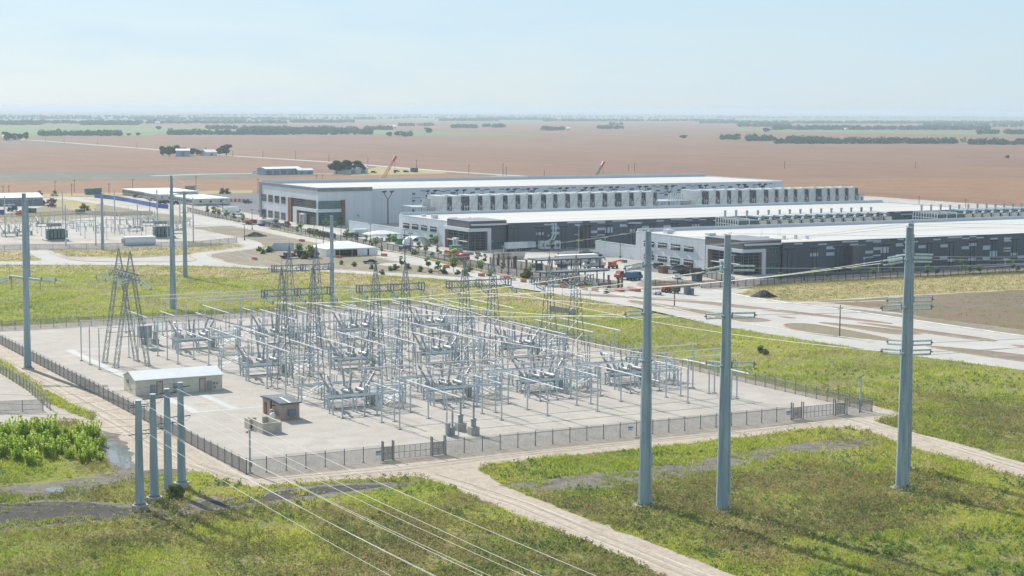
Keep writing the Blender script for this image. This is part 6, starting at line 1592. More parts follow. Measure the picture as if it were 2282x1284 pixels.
g_ = at(860, 530); t = thing('equipment_pile', 'pale cabinet with a dark rack left of the small white tent', 'equipment', (g_[0] - 6, g_[1] + 12, 0)); q = MB(); q.cbox(0, 0, 0, 6, 3, 3); q.build('cabinet', M['white'], t); q = MB()
for k in range(7): q.cbox(-8.5 + k * .95, -3, 0, .6, 2, 1.9)
q.build('rack', M['machine'], t)
for k in range(11):
    g_ = at(690 + k * 5.2, 520 + k * 1.15); t = thing('cable_drum', 'dark drum in the long row before the rear hall, %s from the left' % ordw(k), 'drum', (g_[0], g_[1], 0), .5, 'dark drums before the rear hall')
    q = MB(); q.cyl((0, -.75, 1.1), (0, -.6, 1.1), 1.1, 1.1, 12); q.cyl((0, .6, 1.1), (0, .75, 1.1), 1.1, 1.1, 12); q.build('flange', M['machine'], t); q = MB(); q.cyl((0, -.6, 1.1), (0, .6, 1.1), .8, .8, 12); q.build('core', M['black'], t)
def toilet(label, x, y, s):
    g_ = at(x, y); t = thing('portable_toilet', label, 'toilet', (g_[0], g_[1], 0)); q = MB(); q.cbox(0, 0, .15, 1.25 * s, 1.25, 2.1 * s); q.build('cabin', M['tankgreen'], t); q = MB(); q.xprism([(-.68, 0), (.68, 0), (.6, .22), (0, .32), (-.6, .22)], -.65 * s, .65 * s); o = q.build('roof', M['tank'], t); o.location = (0, 0, .15 + 2.1 * s); q = MB(); q.cbox(0, -.65, .3, .8 * s, .04, 1.7 * s); q.build('door', M['coping'], t)
toilet('grey green portable toilet by the boulevard, taller of two', 1531, 657, 1.15); toilet('smaller dark cabin right of the portable toilet', 1541, 657.5, .75)
g_ = at(1486, 652); t = thing('site_tractor', 'red tractor with a red sunshade by the boulevard', 'tractor', (g_[0], g_[1], .05)); q = MB(); q.cbox(0, 0, .5, 2.4, 1.4, 1.1); q.build('body', M['red'], t); q = MB(); q.box(-1.3, -.9, 2.35, 1.3, .9, 2.5); 
for sx in (-.9, .9):
    for sy in (-.7, .7): q.box(sx - .04, sy - .04, 1.6, sx + .04, sy + .04, 2.35)
q.build('sunshade', M['red'], t); wheels(t, (-.8, .8), .8, .55, .35)
g_ = at(1507, 654); t = thing('light_tower', 'dark mobile light tower behind the wooden post', 'light tower', (g_[0], g_[1], .05)); q = MB(); q.cbox(0, 0, .5, 2.0, 1.3, 1.3); q.build('generator_box', M['machine'], t); q = MB(); q.cyl((0, 0, 1.8), (0, 0, 4.6), .08, .06, 6); q.cbox(0, 0, 4.6, 1.2, .2, .35); q.build('mast', M['galv'], t); wheels(t, (0,), .7, .35)
g_ = at(1464, 657); t = thing('utility_cart', 'small white utility cart by the boulevard', 'cart', (g_[0], g_[1], .05)); q = MB(); q.yprism([(-1.3, .3), (1.3, .3), (1.2, .9), (.3, 1.0), (-1.3, .95)], -.65, .65); q.build('body', M['white'], t); q = MB(); q.box(-1.0, -.6, 1.75, .6, .6, 1.85)
for sx in (-.9, .5): q.box(sx - .03, -.55, .9, sx + .03, -.49, 1.75); q.box(sx - .03, .49, .9, sx + .03, .55, 1.75)
q.build('roof', M['carblack'], t); wheels(t, (-.8, .8), .6, .3, .2)
g_ = at(43, 480); lift('orange and dark lift machine on the pale yard at left', 43, 480, 'orange', .5, .3)

# barriers
def barrier(m):
    t = thing('water_barrier', 'barrier', 'barrier')
    q = MB(); q.xprism([(-.32, 0), (.32, 0), (.28, .3), (.12, .5), (.1, 1.15), (-.1, 1.15), (-.12, .5), (-.28, .3)], -1.0, 1.0); q.build('shell', M[m], t)
    q = MB(); q.cbox(-.5, 0, .5, .3, .3, .2); q.cbox(.5, 0, .5, .3, .3, .2); q.cbox(0, 0, 1.1, .2, .14, .12); q.build('slot', M['coping'], t)
    return freeze(t)
bo_ = barrier('orange'); bw_ = barrier('carwhite')
ob = [(753, 575), (854, 571), (671, 538.5), (565, 580), (993, 597), (1071, 616), (1128, 622), (1164, 629), (1207, 635), (1253, 641.5), (1300, 647), (1324, 650), (1374, 649), (1382, 650), (1402, 646.5), (1409, 648), (1418, 650)]
ob.sort()
for i, (x, y) in enumerate(ob):
    for k in (0, 1):
        g_ = at(x + k * 4, y + k * .5); place(bo_, 'orange plastic barrier, %s along the roadside from the left' % ordw(2 * i + k), (g_[0], g_[1], .05), -.45 + .3 * rng.normal(), 'orange roadside barriers', scale=.8)
wb = [(1119, 621), (1144, 625), (1184, 632), (1230, 637.5), (1276, 643.5), (1350, 650), (1362, 650.5), (1392, 648)]
for i, (x, y) in enumerate(wb):
    g_ = at(x, y); place(bw_, 'white plastic barrier between orange ones, %s from the left' % ordw(i), (g_[0], g_[1], .05), -.45, 'white roadside barriers', scale=.8)
for i in range(16):
    g_ = at(493 + i * 4.6, 449.6 + .05 * i); place(bo_ if False else bw_ if i % 2 else bo_, '%s barrier in the line across the asphalt left of the rear hall, %s along' % ('white' if i % 2 else 'orange', ordw(i)), (g_[0], g_[1], .04), 0, 'barrier line across the asphalt', scale=(1.9, 1.3, 1.6))

# lamp posts, wooden poles, cranes
def lamp(label, b, ty, m='fence', group=None, arm=1.2):
    g_ = at(*b); h = zat(g_[0], g_[1], ty); t = thing('lamp_post', label, 'lamp post', (g_[0], g_[1], .03), 0, group)
    q = MB(); q.cyl((0, 0, 0), (0, 0, h), .14, .09, 7); q.cyl((0, 0, 0), (0, 0, .6), .3, .3, 8); q.build('pole', M[m], t)
    q = MB(); q.box(-arm, -.05, h - .1, arm, .05, h); q.build('arm', M[m], t)
    for s in (-1, 1): q = MB(); q.cbox(s * arm, 0, h - .22, .7, .35, .12); q.build('lamp_head', M[m], t)
lp = [((902, 584), 512), ((1132, 612), 565), ((562, 512), 467), ((545, 536), 500), ((496, 472), 445), ((485, 486), 460), ((720.5, 547), 500), ((825.5, 541), 498), ((1244, 570), 541), ((1382, 575), 540), ((1510, 643), 620), ((1792, 625), 601), ((590, 500), 466), ((700, 527), 492), ((760, 528), 496), ((915, 561), 520), ((1420, 574), 552), ((430, 460), 436), ((349, 466), 425), ((334, 470), 443)]
lp.sort(key=lambda a: a[0][0])
for i, (b, ty) in enumerate(lp): lamp('slim dark lamp post on the site roads, %s from the left' % ordw(i), b, ty, 'fence', 'slim dark lamp posts', .7)
lw = [((1094, 601), 537), ((1289.6, 560), 503), ((1348, 580), 529), ((1633, 628), 568), ((1957.5, 611), 588), ((2239.5, 608), 576), ((1122, 575), 548)]
lw.sort(key=lambda a: a[0][0])
for i, (b, ty) in enumerate(lw): lamp('pale steel lamp post near the data halls, %s from the left' % ordw(i), b, ty, 'galv', 'pale steel lamp posts', .6)
def wpole(label, b, ty, group='wooden utility poles', r=.16, cross=False):
    g_ = at(*b); h = max(5, zat(g_[0], g_[1], ty)); t = thing('utility_pole', label, 'utility pole', (g_[0], g_[1], 0), rng.uniform(-.5, .5), group)
    q = MB(); q.cyl((0, 0, 0), (0, 0, h), r * 1.2, r * .8, 7); q.build('pole', M['wood'], t)
    q = MB(); q.box(-1.1, -.06, h - .9, 1.1, .06, h - .75)
    q.build('crossarm', M['wood'], t)
    q = MB()
    for x in (-1, 0, 1): q.cyl((x, 0, h - .75), (x, 0, h - .5), .07, .05, 5)
    q.build('insulator', M['porcelain'], t)
wpole('rust brown utility pole standing on the traffic island', (1871, 752), 680, None, .13); wpole('short wooden post with a meter in the boulevard median', (1503, 682), 653, None, .15)
up = [((437, 424), 392), ((575, 431), 397), ((166, 429), 400), ((123, 432), 402), ((20, 435), 412), ((7, 436), 413), ((296, 428), 398), ((586, 351.5), 336.5), ((659, 356), 337), ((733, 361), 344), ((820, 369), 351), ((928, 377), 356), ((1045, 387), 366), ((1121, 391), 363.5), ((1128, 391), 372), ((217, 323), 313), ((459, 341), 327), ((519, 348), 336), ((305, 330), 319), ((374, 336), 324), ((1748, 376), 359), ((2040, 376), 360), ((2048, 456), 438), ((2152, 463), 454), ((1414, 381), 365), ((1213, 394), 384), ((706, 408), 389), ((719, 408), 388), ((243, 432), 408), ((160, 436), 409), ((102, 316), 305), ((143, 319), 307), ((1401, 381), 367)]
up.sort(key=lambda a: a[0][0])
for i, (b, ty) in enumerate(up): wpole('dark wooden utility pole on the farmland, %s from the left' % ordw(i), b, ty, 'wooden utility poles on the farmland', .22 if b[1] < 400 else .15)
def crane(label, foot, tip, v, m, tipm):
    u1, z1 = onv(*tip, v); u0, z0 = onv(*foot, v)
    k = (2.5 - z0) / (z1 - z0); u0b = u0 + (u1 - u0) * k
    t = thing('crawler_crane', label, 'crane', (u0b, v, 0)); D = Vector((u1 - u0b, 0, z1)); 
    q = MB(); L = D.length; d = (D - Vector((0, 0, 2.5))).normalized(); p0 = Vector((0, 0, 2.5)); nn = Vector((-d.z, 0, d.x)); n = 16
    for s in (-1, 1):
        for y in (-.9, .9): q.bar(p0 + nn * s * 1.15 + Vector((0, y, 0)), D + nn * s * .35 + Vector((0, y * .4, 0)), .19)
    for i in range(n):
        a = p0.lerp(D, i / n); b = p0.lerp(D, (i + 1) / n); wa = 1.15 - .8 * i / n; wb_ = 1.15 - .8 * (i + 1) / n
        for y in (-.9, .9):
            yy = Vector((0, y * (1 - .6 * i / n), 0)); q.bar(a + nn * wa * (1 if i % 2 else -1) + yy, b + nn * wb_ * (-1 if i % 2 else 1) + yy, .11)
    q.build('boom', M[m], t)
    q = MB(); q.bar(D - d * 2.2, D + d * .6, 1.1, 1.3); q.build('boom_head', M[tipm], t)
    hk = onv(tip[0] - 2, tip[1] + 27, v); q = MB(); q.cyl((D.x - .3, 0, D.z - .5), (D.x - .3, 0, D.z - 7.2), .06, .06, 5); q.cbox(D.x - .3, 0, D.z - 8.4, .8, .6, 1.3); q.build('hook_block', M['black'], t)
    q = MB(); q.cbox(-2.5, 0, 1.3, 7, 3.2, 2.4); q.build('cab', M[m], t)
    for s in (-1, 1): q = MB(); q.xprism([(s * 2.6 - .5, .1), (s * 2.6 + .5, .1), (s * 2.6 + .5, 1.3), (s * 2.6 - .5, 1.3)], -4, 4); q.build('track', M['black'], t)
crane('red lattice crane boom rising behind the rear hall by the farm', (850, 404), (881, 350), 845, 'red', 'red'); crane('dark lattice crane boom with red tip behind the rear hall roof', (1320, 408), (1345, 362), 845, 'black', 'red')
# ------------------------------------------------------------------ trees, shrubs and grass
def npmesh(name, V, F, m, par=None):
    me = bpy.data.meshes.new(name)
    V = np.asarray(V, np.float32); F = np.asarray(F, np.int32); k = F.shape[1]
    me.vertices.add(len(V)); me.vertices.foreach_set('co', V.ravel())
    me.loops.add(F.size); me.loops.foreach_set('vertex_index', F.ravel())
    me.polygons.add(len(F)); me.polygons.foreach_set('loop_start', np.arange(len(F), dtype=np.int32) * k)
    me.update(calc_edges=True)
    for q in (m if isinstance(m, (list, tuple)) else [m]): me.materials.append(q)
    o = bpy.data.objects.new(name, me); COL.objects.link(o)
    if par is not None: o.parent = par
    return o
def leaf_quads(C, size, r):
    """small randomly turned leaf clumps (quads) at the points C"""
    n = len(C)
    a = r.normal(size=(n, 3)); a /= np.linalg.norm(a, axis=1)[:, None]
    b = r.normal(size=(n, 3)); b -= a * (a * b).sum(1)[:, None]; b /= np.linalg.norm(b, axis=1)[:, None]
    s = (size * r.uniform(.55, 1.3, n))[:, None]
    V = np.stack([C - a * s - b * s * .45, C + a * s * .9 - b * s * .6, C + a * s + b * s * .5, C - a * s * .8 + b * s * .6], 1).reshape(-1, 3)
    return V, np.arange(n * 4).reshape(n, 4)
def crown_pts(r, n, blobs):
    out = []
    w = np.array([q[3] ** 2 for q in blobs]); w = w / w.sum()
    for (x, y, z, rad, fl), c in zip(blobs, (w * n).astype(int)):
        d = r.normal(size=(max(c, 3), 3)); d /= np.linalg.norm(d, axis=1)[:, None]
        rr = rad * r.uniform(.35, 1.05, len(d)) ** .5
        q = d * rr[:, None]; q[:, 2] *= fl; out.append(q + np.array([x, y, z]))
    return np.concatenate(out)
def tree_proto(name, seed, h, w, n, size, m, trunk, nb=7, fl=.75, low=.35):
    r = np.random.default_rng(seed)
    t = thing(name, name, 'tree')
    bl = []
    for k in range(nb):
        a = r.uniform(0, 6.28); q = r.uniform(.15, .62) * w; z = r.uniform(low + .12, .82) * h
        bl.append((math.cos(a) * q, math.sin(a) * q, z, r.uniform(.26, .42) * w * (1.1 - .4 * z / h), fl))
    bl.append((0, 0, h * .8, w * .36, fl)); bl.append((0, 0, h * (low + .2), w * .4, fl))
    V, F = leaf_quads(crown_pts(r, n, bl), size, r)
    npmesh('crown', V, F, M[m], t)
    q = MB(); q.cyl((0, 0, -.1), (0, 0, h * .55), trunk, trunk * .5, 7)
    for b_ in bl[:5]: q.cyl((0, 0, h * low * .9), (b_[0] * .8, b_[1] * .8, b_[2]), trunk * .45, trunk * .15, 5)
    q.build('trunk', M['trunk'], t)
    return freeze(t)
oak = tree_proto('oak_tree', 11, 11.5, 8.2, 2600, .55, 'leafdark', .5, 10, .62, .28)
oak2 = tree_proto('oak_tree', 12, 12, 7.5, 2200, .55, 'leafdark', .5, 9, .75, .25)
ftree = tree_proto('farm_tree', 13, 12, 6.5, 700, .9, 'leafdark', .4, 7, .8, .2)
ftree2 = tree_proto('farm_tree', 14, 10, 7.5, 700, .9, 'leafdark', .4, 8, .65, .2)
sap = [tree_proto('young_tree', 20 + k, 4.6, 1.5 + .3 * k, 220, .26, 'leafmid', .07, 5, .95, .25) for k in range(3)]
shb = [tree_proto('shrub', 30 + k, 2.0, 1.5, 260, .22, 'leafmid' if k else 'leafolive', .06, 5, .75, .0) for k in range(2)]
def spot(proto, label, x, y, h, h0, group=None, wide=1.0, cat='tree'):
    g_ = at(x, y); s = h / h0
    o = place(proto, label, (g_[0], g_[1], 0), rng.uniform(0, 6.28), group, (s * wide, s * wide, s)); o['category'] = cat
    return o
def ht(x, yb, yt):
    g_ = at(x, yb); return zat(g_[0], g_[1], yt)
for (x, yb, yt, wide, p, lab) in [(750, 387.5, 357, 1.2, oak, 'big dark oak beside the farmhouse, left of its clump'), (772, 388, 356, 1.25, oak2, 'big dark oak beside the farmhouse, middle of its clump'), (797, 387, 357, 1.15, oak, 'big dark oak beside the farmhouse, right of its clump'),
                           (362, 348, 325, 1.1, ftree, 'dark farm tree left of the pale farm shed, leftmost'), (377, 348.5, 326, 1.1, ftree2, 'dark farm tree left of the pale farm shed, second from left'), (393, 347, 323, 1.0, ftree, 'dark farm tree just behind the pale farm shed'),
                           (412, 346.5, 329, 1.2, ftree2, 'dark low farm tree right of the pale farm shed, left one'), (428, 346.5, 330, 1.2, ftree2, 'dark low farm tree right of the pale farm shed, middle one'), (441, 347, 333, 1.1, ftree2, 'dark low farm tree right of the pale farm shed, right one'),
                           (489, 346, 330, 1.0, ftree2, 'small dark tree touching the lone round farm tree'), (505, 347, 321, 1.25, ftree, 'lone round dark tree right of the white farm outbuilding'),
                           (14, 313, 293, 1.2, ftree, 'dark round tree at the far left edge farm, leftmost'), (32, 312, 297, 1.2, ftree2, 'dark tree of the far left farm, second from left'), (44, 312, 298, 1.2, ftree2, 'dark tree of the far left farm, third from left'), (59, 312, 294, 1.1, ftree, 'dark round tree of the far left farm, rightmost'),
                           (953, 298, 284, 1.5, ftree, 'lone round tree on the plain above the rear hall'), (869, 304.5, 294, 1.5, ftree2, 'round tree on the plain, left of a pair above the red crane'), (886, 304, 292, 1.3, ftree, 'round tree on the plain, right of a pair above the red crane'),
                           (2246, 353.5, 346, 1.4, ftree2, 'lone dark bush alone in the brown field at right'), (354, 290, 281, 1.5, ftree2, 'lone round tree on the plain left of the wood'), (1524, 309, 301, 2.2, ftree2, 'small dark clump tree alone near the field hedge at right'), (1706, 295, 285, 2.0, ftree2, 'dark tree clump above the long hedge at right'),
                           (307, 302.5, 295.5, 1.6, ftree2, 'small round tree right of the long hedge at left'), (287, 302.8, 297, 2.0, ftree2, 'low bush tree right of the long hedge at left'), (1116, 285, 275, 1.6, ftree2, 'small distant tree clump in the middle plain')]:
    spot(p, lab, x, yb, ht(x, yb, yt), {oak.name: 11.5, oak2.name: 12, ftree.name: 12, ftree2.name: 10}[p.name], None, wide)
sp_ = [(894, 599, 4.6), (954, 603, 5.2), (977, 609, 4.2), (1011, 607, 6.0), (1072, 607, 4.4), (934, 562, 4), (950, 566, 4), (976, 569, 3.8), (1064, 586, 4.5), (1080, 590, 4), (671, 515, 4.5), (662, 522, 3.6), (690, 527, 3.8), (705, 530, 4), (774, 536, 5), (793, 541, 4), (815, 545, 4), (839, 551, 4.3), (784, 513, 0), (782, 497, 5.5), (800, 500, 6), (726, 508, 4.5), (760, 506, 5.5), (747, 512, 4), (463, 480, 5.5), (476, 484, 5.5), (489, 484, 4.3), (504, 488, 4.6), (520, 494, 4.6), (541, 496, 4.2), (581, 482, 6), (1230, 559, 4.5), (1290, 559, 4.8), (1337, 560, 4.8), (1367, 569, 3.8), (1395, 573, 4.2), (1426, 575, 4.5), (1455, 585, 4.3), (1484, 587, 4.5), (1539, 595, 4.4), (1566, 597, 4), (1738, 629, 3.4), (1817, 622, 4), (1910, 615, 4.2), (1990, 612, 4.2), (2067, 617, 4.2), (2088, 615, 3.2), (2143, 607, 5), (2160, 612, 3), (2182, 611, 3.4), (2258, 605, 4), (2270, 608, 2.8), (1842, 623, 3), (1944, 617, 3), (880, 548, 5), (868, 545, 4.5), (972, 548, 4.2), (963, 546, 4.6), (1010, 590, 3), (830, 560, 3.5), (850, 566, 3.4), (590, 497, 4), (615, 503, 3.5), (640, 511, 3.8), (1180, 612, 3), (1120, 606, 3.5)]
sp_ = [q for q in sp_ if q[2]]
sp_.sort(key=lambda q: q[0])
for i, (x, y, h) in enumerate(sp_): spot(sap[i % 3], 'thin young tree planted along the site roads, %s from the left' % ordw(i), x, y, h, 4.6, 'young trees along the site roads', 1.1)
bs = [(666, 564, 3.6), (690, 573, 4.2), (700, 575, 3.4), (680, 577, 3), (1038, 615, 2.4), (1092, 616, 2.2), (924, 568, 2), (964, 575, 2), (1005, 577, 2), (1173, 620, 3), (880, 602, 2), (910, 599, 1.8), (936, 606, 2), (990, 610, 2), (1045, 606, 2), (1262, 634, 2.2), (852, 612, 1.6), (385, 1112, 2.0), (397, 1108, 1.6), (600, 562, 2.2), (586, 566, 1.8), (578, 560, 1.8), (1696, 787, 1.7), (1706, 791, 1.3), (186, 466, 3), (196, 470, 2.6), (122, 436, 3), (88, 436, 3), (495, 432, 3.5), (507, 432, 3.5), (828, 600, 1.6), (870, 604, 1.6), (960, 609, 1.4), (1020, 612, 1.6), (760, 590, 1.6), (790, 594, 1.6), (1352, 655, 1.6)]
bs.sort(key=lambda q: q[0])
for i, (x, y, h) in enumerate(bs): spot(shb[i % 2], 'green shrub on rough ground, %s from the left' % ordw(i), x, y, h, 2.0, 'green shrubs on rough ground', 1.15, 'shrub')
# bright willow thicket at the left edge
def willow(seed, h, w):
    r = np.random.default_rng(seed); t = thing('willow_shrub', 'willow', 'shrub'); V = []; q = MB()
    for k in range(26):
        a = r.uniform(0, 6.28); ln = r.uniform(.55, 1.0) * h; sp = r.uniform(.05, .5) * w
        p0 = np.array([math.cos(a) * sp * .4, math.sin(a) * sp * .4, 0]); p1 = np.array([math.cos(a) * sp, math.sin(a) * sp, ln])
        q.cyl(p0, p1, .035, .012, 4)
        T = r.uniform(.05, 1.03, 34); V.append(p0 + (p1 - p0) * T[:, None] + r.normal(0, .2, (34, 3)) * (1.25 - T)[:, None])
    V, F = leaf_quads(np.concatenate(V), .17, r); npmesh('crown', V, F, M['shrub'], t); q.build('stem', M['trunk'], t)
    return freeze(t)
wl = [willow(50 + k, 3.4, 3.0) for k in range(3)]
ws = [(10, 1024, .9), (30, 1008, 1.0), (52, 992, 1.05), (60, 1020, .95), (85, 985, 1.0), (100, 1012, 1.1), (120, 990, 1.1), (140, 1008, 1.0), (158, 986, 1.15), (176, 1004, 1.1), (195, 988, 1.05), (208, 1008, .95), (222, 998, .8), (183, 1032, .7), (225, 1028, .5), (35, 1036, .7), (115, 1030, .8), (75, 1036, .7), (-18, 1010, 1.0), (-30, 1030, .9), (150, 1026, .75), (5, 992, .8)]
ws = [(x + rng.normal(0, 7), y + rng.normal(0, 4), s * rng.uniform(.75, 1.2)) for x, y, s in ws] + [(rng.uniform(-20, 225), rng.uniform(984, 1032), rng.uniform(.5, .95)) for _ in range(16)]
ws.sort(key=lambda q: q[0])
for i, (x, y, s) in enumerate(ws):
    g_ = at(x, y); place(wl[i % 3], 'bright green willow shrub in the thicket by the puddle, %s from the left' % ordw(i), (g_[0], g_[1], 0), rng.uniform(0, 6.28), 'willow shrubs by the puddle', (s * 1.05, s * 1.05, s * float(rng.uniform(.75, 1.15))))

# distant hedges and woods
def wood(name, label, runs, m, size, dens, hgt=(6, 10.5)):
    r = np.random.default_rng(99); C = []
    for x0, x1, yb, yt, n in runs:
        for k in range(int(n * dens)):
            x = r.uniform(x0, x1); y = r.uniform(yb - (yb - yt) * .55 if yb - yt > 14 else yb - 2.0, yb)
            g_ = at(x, y); h = r.uniform(*hgt) * r.choice([.7, 1, 1, 1.15]); w = h * r.uniform(.5, .8)
            d = r.normal(size=(46, 3)); d /= np.linalg.norm(d, axis=1)[:, None]
            q = d * (r.uniform(.3, 1, 46) ** .5)[:, None] * np.array([w, w, h * .52]); C.append(q + np.array([g_[0], g_[1], h * .5]))
    V, F = leaf_quads(np.concatenate(C), size, r)
    o = npmesh(name, V, F, M[m]); return tag(o, label, None, None, 'stuff')
M['farleaf'] = leaf_mat('far_hedge_leaves', (.016, .070, .036), (.042, .125, .058), .15, .01)
wood('hedge_row', 'long dark hedge across the brown fields at left', [(88, 272, 303.5, 291, 90), (130, 272, 303, 297, 40)], 'farleaf', 1.5, 1.0)
wood('hedge_row', 'long dark hedge across the brown fields at right', [(1605, 1645, 312, 304, 22), (1666, 1730, 314.5, 304, 40), (1730, 2124, 321, 308, 170), (1745, 1850, 317, 305, 50), (2159, 2290, 323, 317, 45), (2290, 2500, 327, 319, 50), (2120, 2165, 320, 318, 8)], 'farleaf', 1.5, 1.0)
wood('woodland', 'broad dark wood on the plain above the left farms', [(376, 640, 301, 290, 150), (560, 830, 301, 284, 240), (640, 790, 298, 281, 110), (460, 520, 289, 281, 40), (520, 640, 290, 280, 70), (815, 873, 290, 276, 60), (889, 922, 281.5, 277, 20), (932, 968, 281.5, 277, 18), (1007, 1062, 286, 274, 60), (1071, 1090, 284, 279, 12), (1098, 1125, 285, 275, 22), (1208, 1257, 291, 280, 40), (1332, 1388, 288, 276, 40), (1355, 1388, 280, 273, 14), (895, 920, 304.5, 302, 8)], 'farleaf', 1.7, 1.0)
wood('woodland', 'blurred tree belts just below the horizon', [(-100, 640, 276, 268, 260), (180, 310, 279, 272, 90), (0, 90, 279, 268, 60), (300, 650, 268, 262, 160), (649, 789, 274, 266, 110), (790, 835, 267, 262, 40), (981, 1111, 270, 262, 120), (1060, 1230, 268, 258, 120), (1210, 1640, 271, 260, 220), (1643, 1760, 283, 276, 60), (1720, 2204, 290, 280, 220), (1560, 2282, 276, 262, 380), (2060, 2400, 284, 268, 160), (2180, 2400, 300, 291, 60), (-100, 400, 262, 256, 150), (400, 1000, 259, 253, 200), (1000, 1700, 260, 254, 180), (1600, 2300, 264, 258, 200), (-100, 900, 266, 259, 200), (900, 1700, 264, 258, 140)], 'farleaf', 2.6, 1.3, (7, 12))

# ------------------------------------------------------------------ grass and weeds in the meadow
def inside(P, poly):
    x, y = P[:, 0], P[:, 1]; c = np.zeros(len(P), bool); n = len(poly)
    for i in range(n):
        x0, y0 = poly[i]; x1, y1 = poly[(i + 1) % n]
        if y0 == y1: continue
        k = (y0 > y) != (y1 > y); c ^= k & (x < (x1 - x0) * (y - y0) / (y1 - y0) + x0)
    return c
def in_any(P, names):
    c = np.zeros(len(P), bool)
    for nm in names:
        for pl in SHEETS.get(nm, ()): c |= inside(P, pl)
    return c
def vnoise(P, s, seed):                 # smooth value noise
    q = P / s + seed * 17.31; i = np.floor(q).astype(np.int64); f = q - i; f = f * f * (3 - 2 * f)
    def hsh(a, b): v = np.sin(a * 127.1 + b * 311.7 + seed * 74.7) * 43758.5453; return v - np.floor(v)
    a, b = i[:, 0], i[:, 1]
    return (hsh(a, b) * (1 - f[:, 0]) + hsh(a + 1, b) * f[:, 0]) * (1 - f[:, 1]) + (hsh(a, b + 1) * (1 - f[:, 0]) + hsh(a + 1, b + 1) * f[:, 0]) * f[:, 1]
gr = np.random.default_rng(5)
def scatter(n, dpow=1.6, x0=-420, x1=2900, dmin=165, dmax=620):
    """ground points inside a wedge a little wider than the view, thinning with distance"""
    u = gr.uniform(0, 1, n)
    d = (dmin ** (2 - dpow) + u * (dmax ** (2 - dpow) - dmin ** (2 - dpow))) ** (1 / (2 - dpow))
    a = gr.uniform(math.atan((x0 - IW / 2) / FPX), math.atan((x1 - IW / 2) / FPX), n) + math.atan2(CF[0], CF[1])
    return np.stack([np.sin(a) * d, np.cos(a) * d], 1)
BARE = ['sandy_apron', 'sandy_track', 'gravel_yard', 'gravel_pad', 'puddle_water', 'concrete_road', 'site_ground']
def blades(P, nb, h, spread, w, lean):
    """tufts of bent blades (two triangles each)"""
    n = len(P); m = n * nb
    B = np.repeat(P, nb, 0) + gr.normal(0, 1, (m, 2)) * np.repeat(spread, nb)[:, None]
    H = np.repeat(h, nb) * gr.uniform(.5, 1.15, m); a = gr.uniform(0, 6.28, m); ww = np.repeat(w, nb) * gr.uniform(.7, 1.3, m)
    L = H * gr.uniform(.1, 1, m) * lean; b = gr.uniform(0, 6.28, m)
    dx, dy = np.cos(a) * ww, np.sin(a) * ww; lx, ly = np.cos(b) * L, np.sin(b) * L; z = np.zeros(m)
    V = np.stack([np.stack([B[:, 0] - dx, B[:, 1] - dy, z], 1), np.stack([B[:, 0] + dx, B[:, 1] + dy, z], 1),
                  np.stack([B[:, 0] + dx * .8 + lx * .45, B[:, 1] + dy * .8 + ly * .45, H * .6], 1), np.stack([B[:, 0] + lx, B[:, 1] + ly, H], 1)], 1).reshape(-1, 3)
    return V, np.arange(m * 4).reshape(m, 4)
def weeds(P, nq, h, spread, size):
    n = len(P); m = n * nq
    C = np.repeat(np.c_[P, np.zeros(n)], nq, 0); t = gr.uniform(.15, 1, m)
    C[:, :2] += gr.normal(0, 1, (m, 2)) * (np.repeat(spread, nq) * (1.1 - .5 * t))[:, None]; C[:, 2] = np.repeat(h, nq) * t
    return leaf_quads(C, size, gr)
M['blade'] = leaf_mat('meadow_grass_blades', (.20, .28, .04), (.50, .49, .115), .5, .032, ((.40, (.30, .375, .055)), (.52, (.41, .45, .08)), (.84, (.56, .48, .18))), .26)
M['forb'] = leaf_mat('dry_meadow_weeds', (.19, .20, .085), (.42, .33, .17), .35, .06, ((.42, (.26, .28, .09)), (.52, (.36, .33, .11)), (.60, (.31, .24, .135))), .5)
M['straw'] = leaf_mat('straw_grass', (.22, .25, .08), (.44, .37, .19), .4, .04, ((.5, (.34, .31, .13)),), .5)
P = scatter(232000, 1.9, dmax=330); P = np.concatenate([P, scatter(122000, 1.5, dmin=330, dmax=660)])
ok = in_any(P, ['meadow', 'weed_strip']) & (~in_any(P, BARE) | in_any(P, ['weed_strip']))
P = P[ok]; mud = in_any(P, ['dark_soil', 'mud_flat', 'black_soil']); P = P[~mud | (gr.uniform(0, 1, len(P)) < np.where(vnoise(P, 4.5, 21) * .6 + vnoise(P, 1.7, 22) * .4 > .56, .5, .04))]; dv = in_any(P, ['dry_verge']); P = P[~dv | (gr.uniform(0, 1, len(P)) < .22)]
N1 = vnoise(P, 9, 1); N2 = vnoise(P, 26, 2); N3 = vnoise(P, 4, 3)
dist = np.hypot(P[:, 0], P[:, 1])
olive = np.zeros(len(P))
for poly, w_o in (([(1130, 1110), (1500, 1080), (1960, 1010), (2150, 1060), (2250, 1130), (1900, 1200), (1500, 1190), (1250, 1170)], .14), ([(1000, 1090), (1170, 1150), (1250, 1250), (1000, 1284), (700, 1230), (760, 1150)], .10), ([(1700, 1210), (2300, 1150), (2300, 1290), (1750, 1290)], -.12), ([(-100, 1170), (420, 1150), (700, 1180), (500, 1290), (-100, 1290)], -.05), ([(1440, 750), (2290, 850), (2290, 900), (1700, 830)], -.06), ([(1900, 830), (2290, 860), (2290, 960), (2000, 900)], .10)):
    olive[inside(P, np.array(wpoly(poly)))] += w_o
wd = (N1 * .5 + N2 * .5 + olive + gr.normal(0, .13, len(P))) > np.where(dist < 300, .545, .65)
keep = gr.uniform(0, 1, len(P)) < np.clip(.15 + 1.5 * N3, 0, 1)
Pg = P[~wd & keep]; Pw = P[wd & keep]
k = np.hypot(Pg[:, 0], Pg[:, 1]) / 230
V, F = blades(Pg, 6, (.22 + .42 * vnoise(Pg, 6, 4)) * np.clip(k, .9, 1.3), .16 * k, .035 * k, .9)
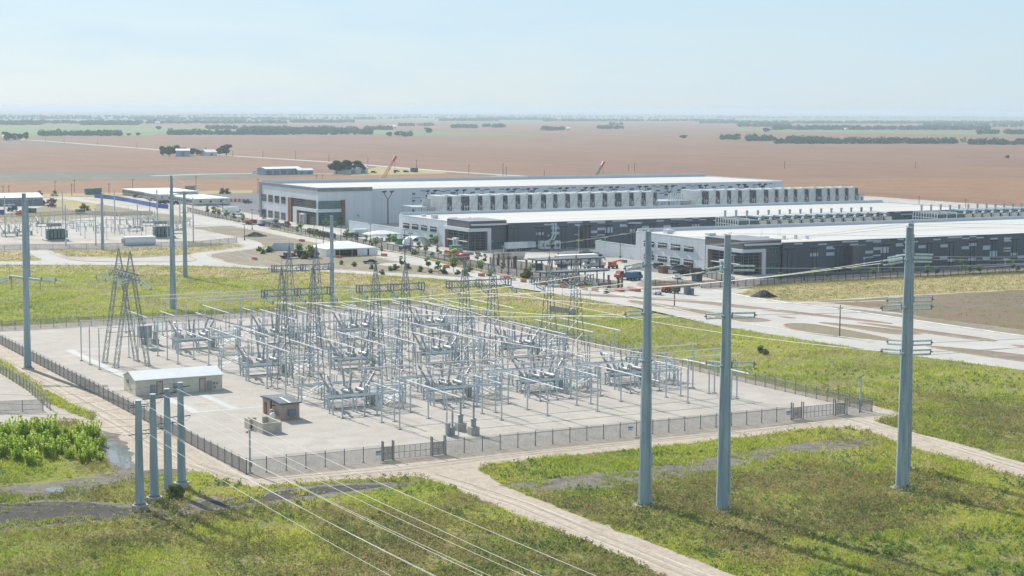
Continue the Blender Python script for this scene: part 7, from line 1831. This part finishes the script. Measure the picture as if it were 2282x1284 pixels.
tag(npmesh('meadow_grass', V, F, M['blade']), kind='stuff')
k = np.hypot(Pw[:, 0], Pw[:, 1]) / 230
V, F = weeds(Pw, 7, (.45 + .55 * vnoise(Pw, 3, 6)) * np.clip(k, .9, 1.15), .20 * k, .10)
tag(npmesh('meadow_weeds', V, F, M['forb']), kind='stuff')
M['herb'] = leaf_mat('broad_leaved_weeds', (.10, .17, .055), (.20, .30, .09), .4, .2, ((.5, (.15, .22, .085)),), .5)
P = scatter(16000, 1.9, dmax=360); P = P[in_any(P, ['meadow']) & ~in_any(P, BARE + ['dark_soil', 'black_soil', 'mud_flat'])]
P = P[vnoise(P, 7, 11) * .6 + vnoise(P, 21, 12) * .4 + gr.normal(0, .07, len(P)) > .56]
k = gr.uniform(.55, 1.25, len(P)); n_q = 16; m_ = len(P) * n_q
dd = gr.normal(size=(m_, 3)); dd /= np.linalg.norm(dd, axis=1)[:, None]; dd[:, 2] = np.abs(dd[:, 2])
C = np.repeat(np.c_[P, np.zeros(len(P))], n_q, 0) + dd * np.repeat(k, n_q)[:, None] * gr.uniform(.4, 1, m_)[:, None] * np.array([.55, .55, .95])
V, F = leaf_quads(C, .13, gr); tag(npmesh('meadow_herbs', V, F, M['herb']), kind='stuff')
P = scatter(115000, 1.3, dmin=300, dmax=800)
P = P[in_any(P, ['dry_verge', 'dry_grass_field', 'weedy_plot', 'ploughed_plot', 'verge_grass']) & ~in_any(P, ['concrete_road'])]
pl_ = in_any(P, ['ploughed_plot']); P = P[~pl_ | (gr.uniform(0, 1, len(P)) < .12)]
k = np.hypot(P[:, 0], P[:, 1]) / 300
V, F = blades(P, 5, .28 + .3 * vnoise(P, 8, 7), .25 * k, .05 * k, .8)
tag(npmesh('dry_grass', V, F, M['straw']), kind='stuff')
# ------------------------------------------------------------------ air
hz = MB()
hz.box(-43500, -43500, -1.2, 43500, 43500, 62.0)
hv = bpy.data.materials.new('haze'); hv.use_nodes = True
ht = hv.node_tree
for n in list(ht.nodes): ht.nodes.remove(n)
hout = ht.nodes.new('ShaderNodeOutputMaterial'); pv = ht.nodes.new('ShaderNodeVolumePrincipled')
pv.inputs['Color'].default_value = (.66, .765, .84, 1)
pv.inputs['Density'].default_value = 0.000108
pv.inputs['Anisotropy'].default_value = 0.15
ht.links.new(pv.outputs[0], hout.inputs['Volume'])
tag(hz.build('haze', hv), kind='stuff')
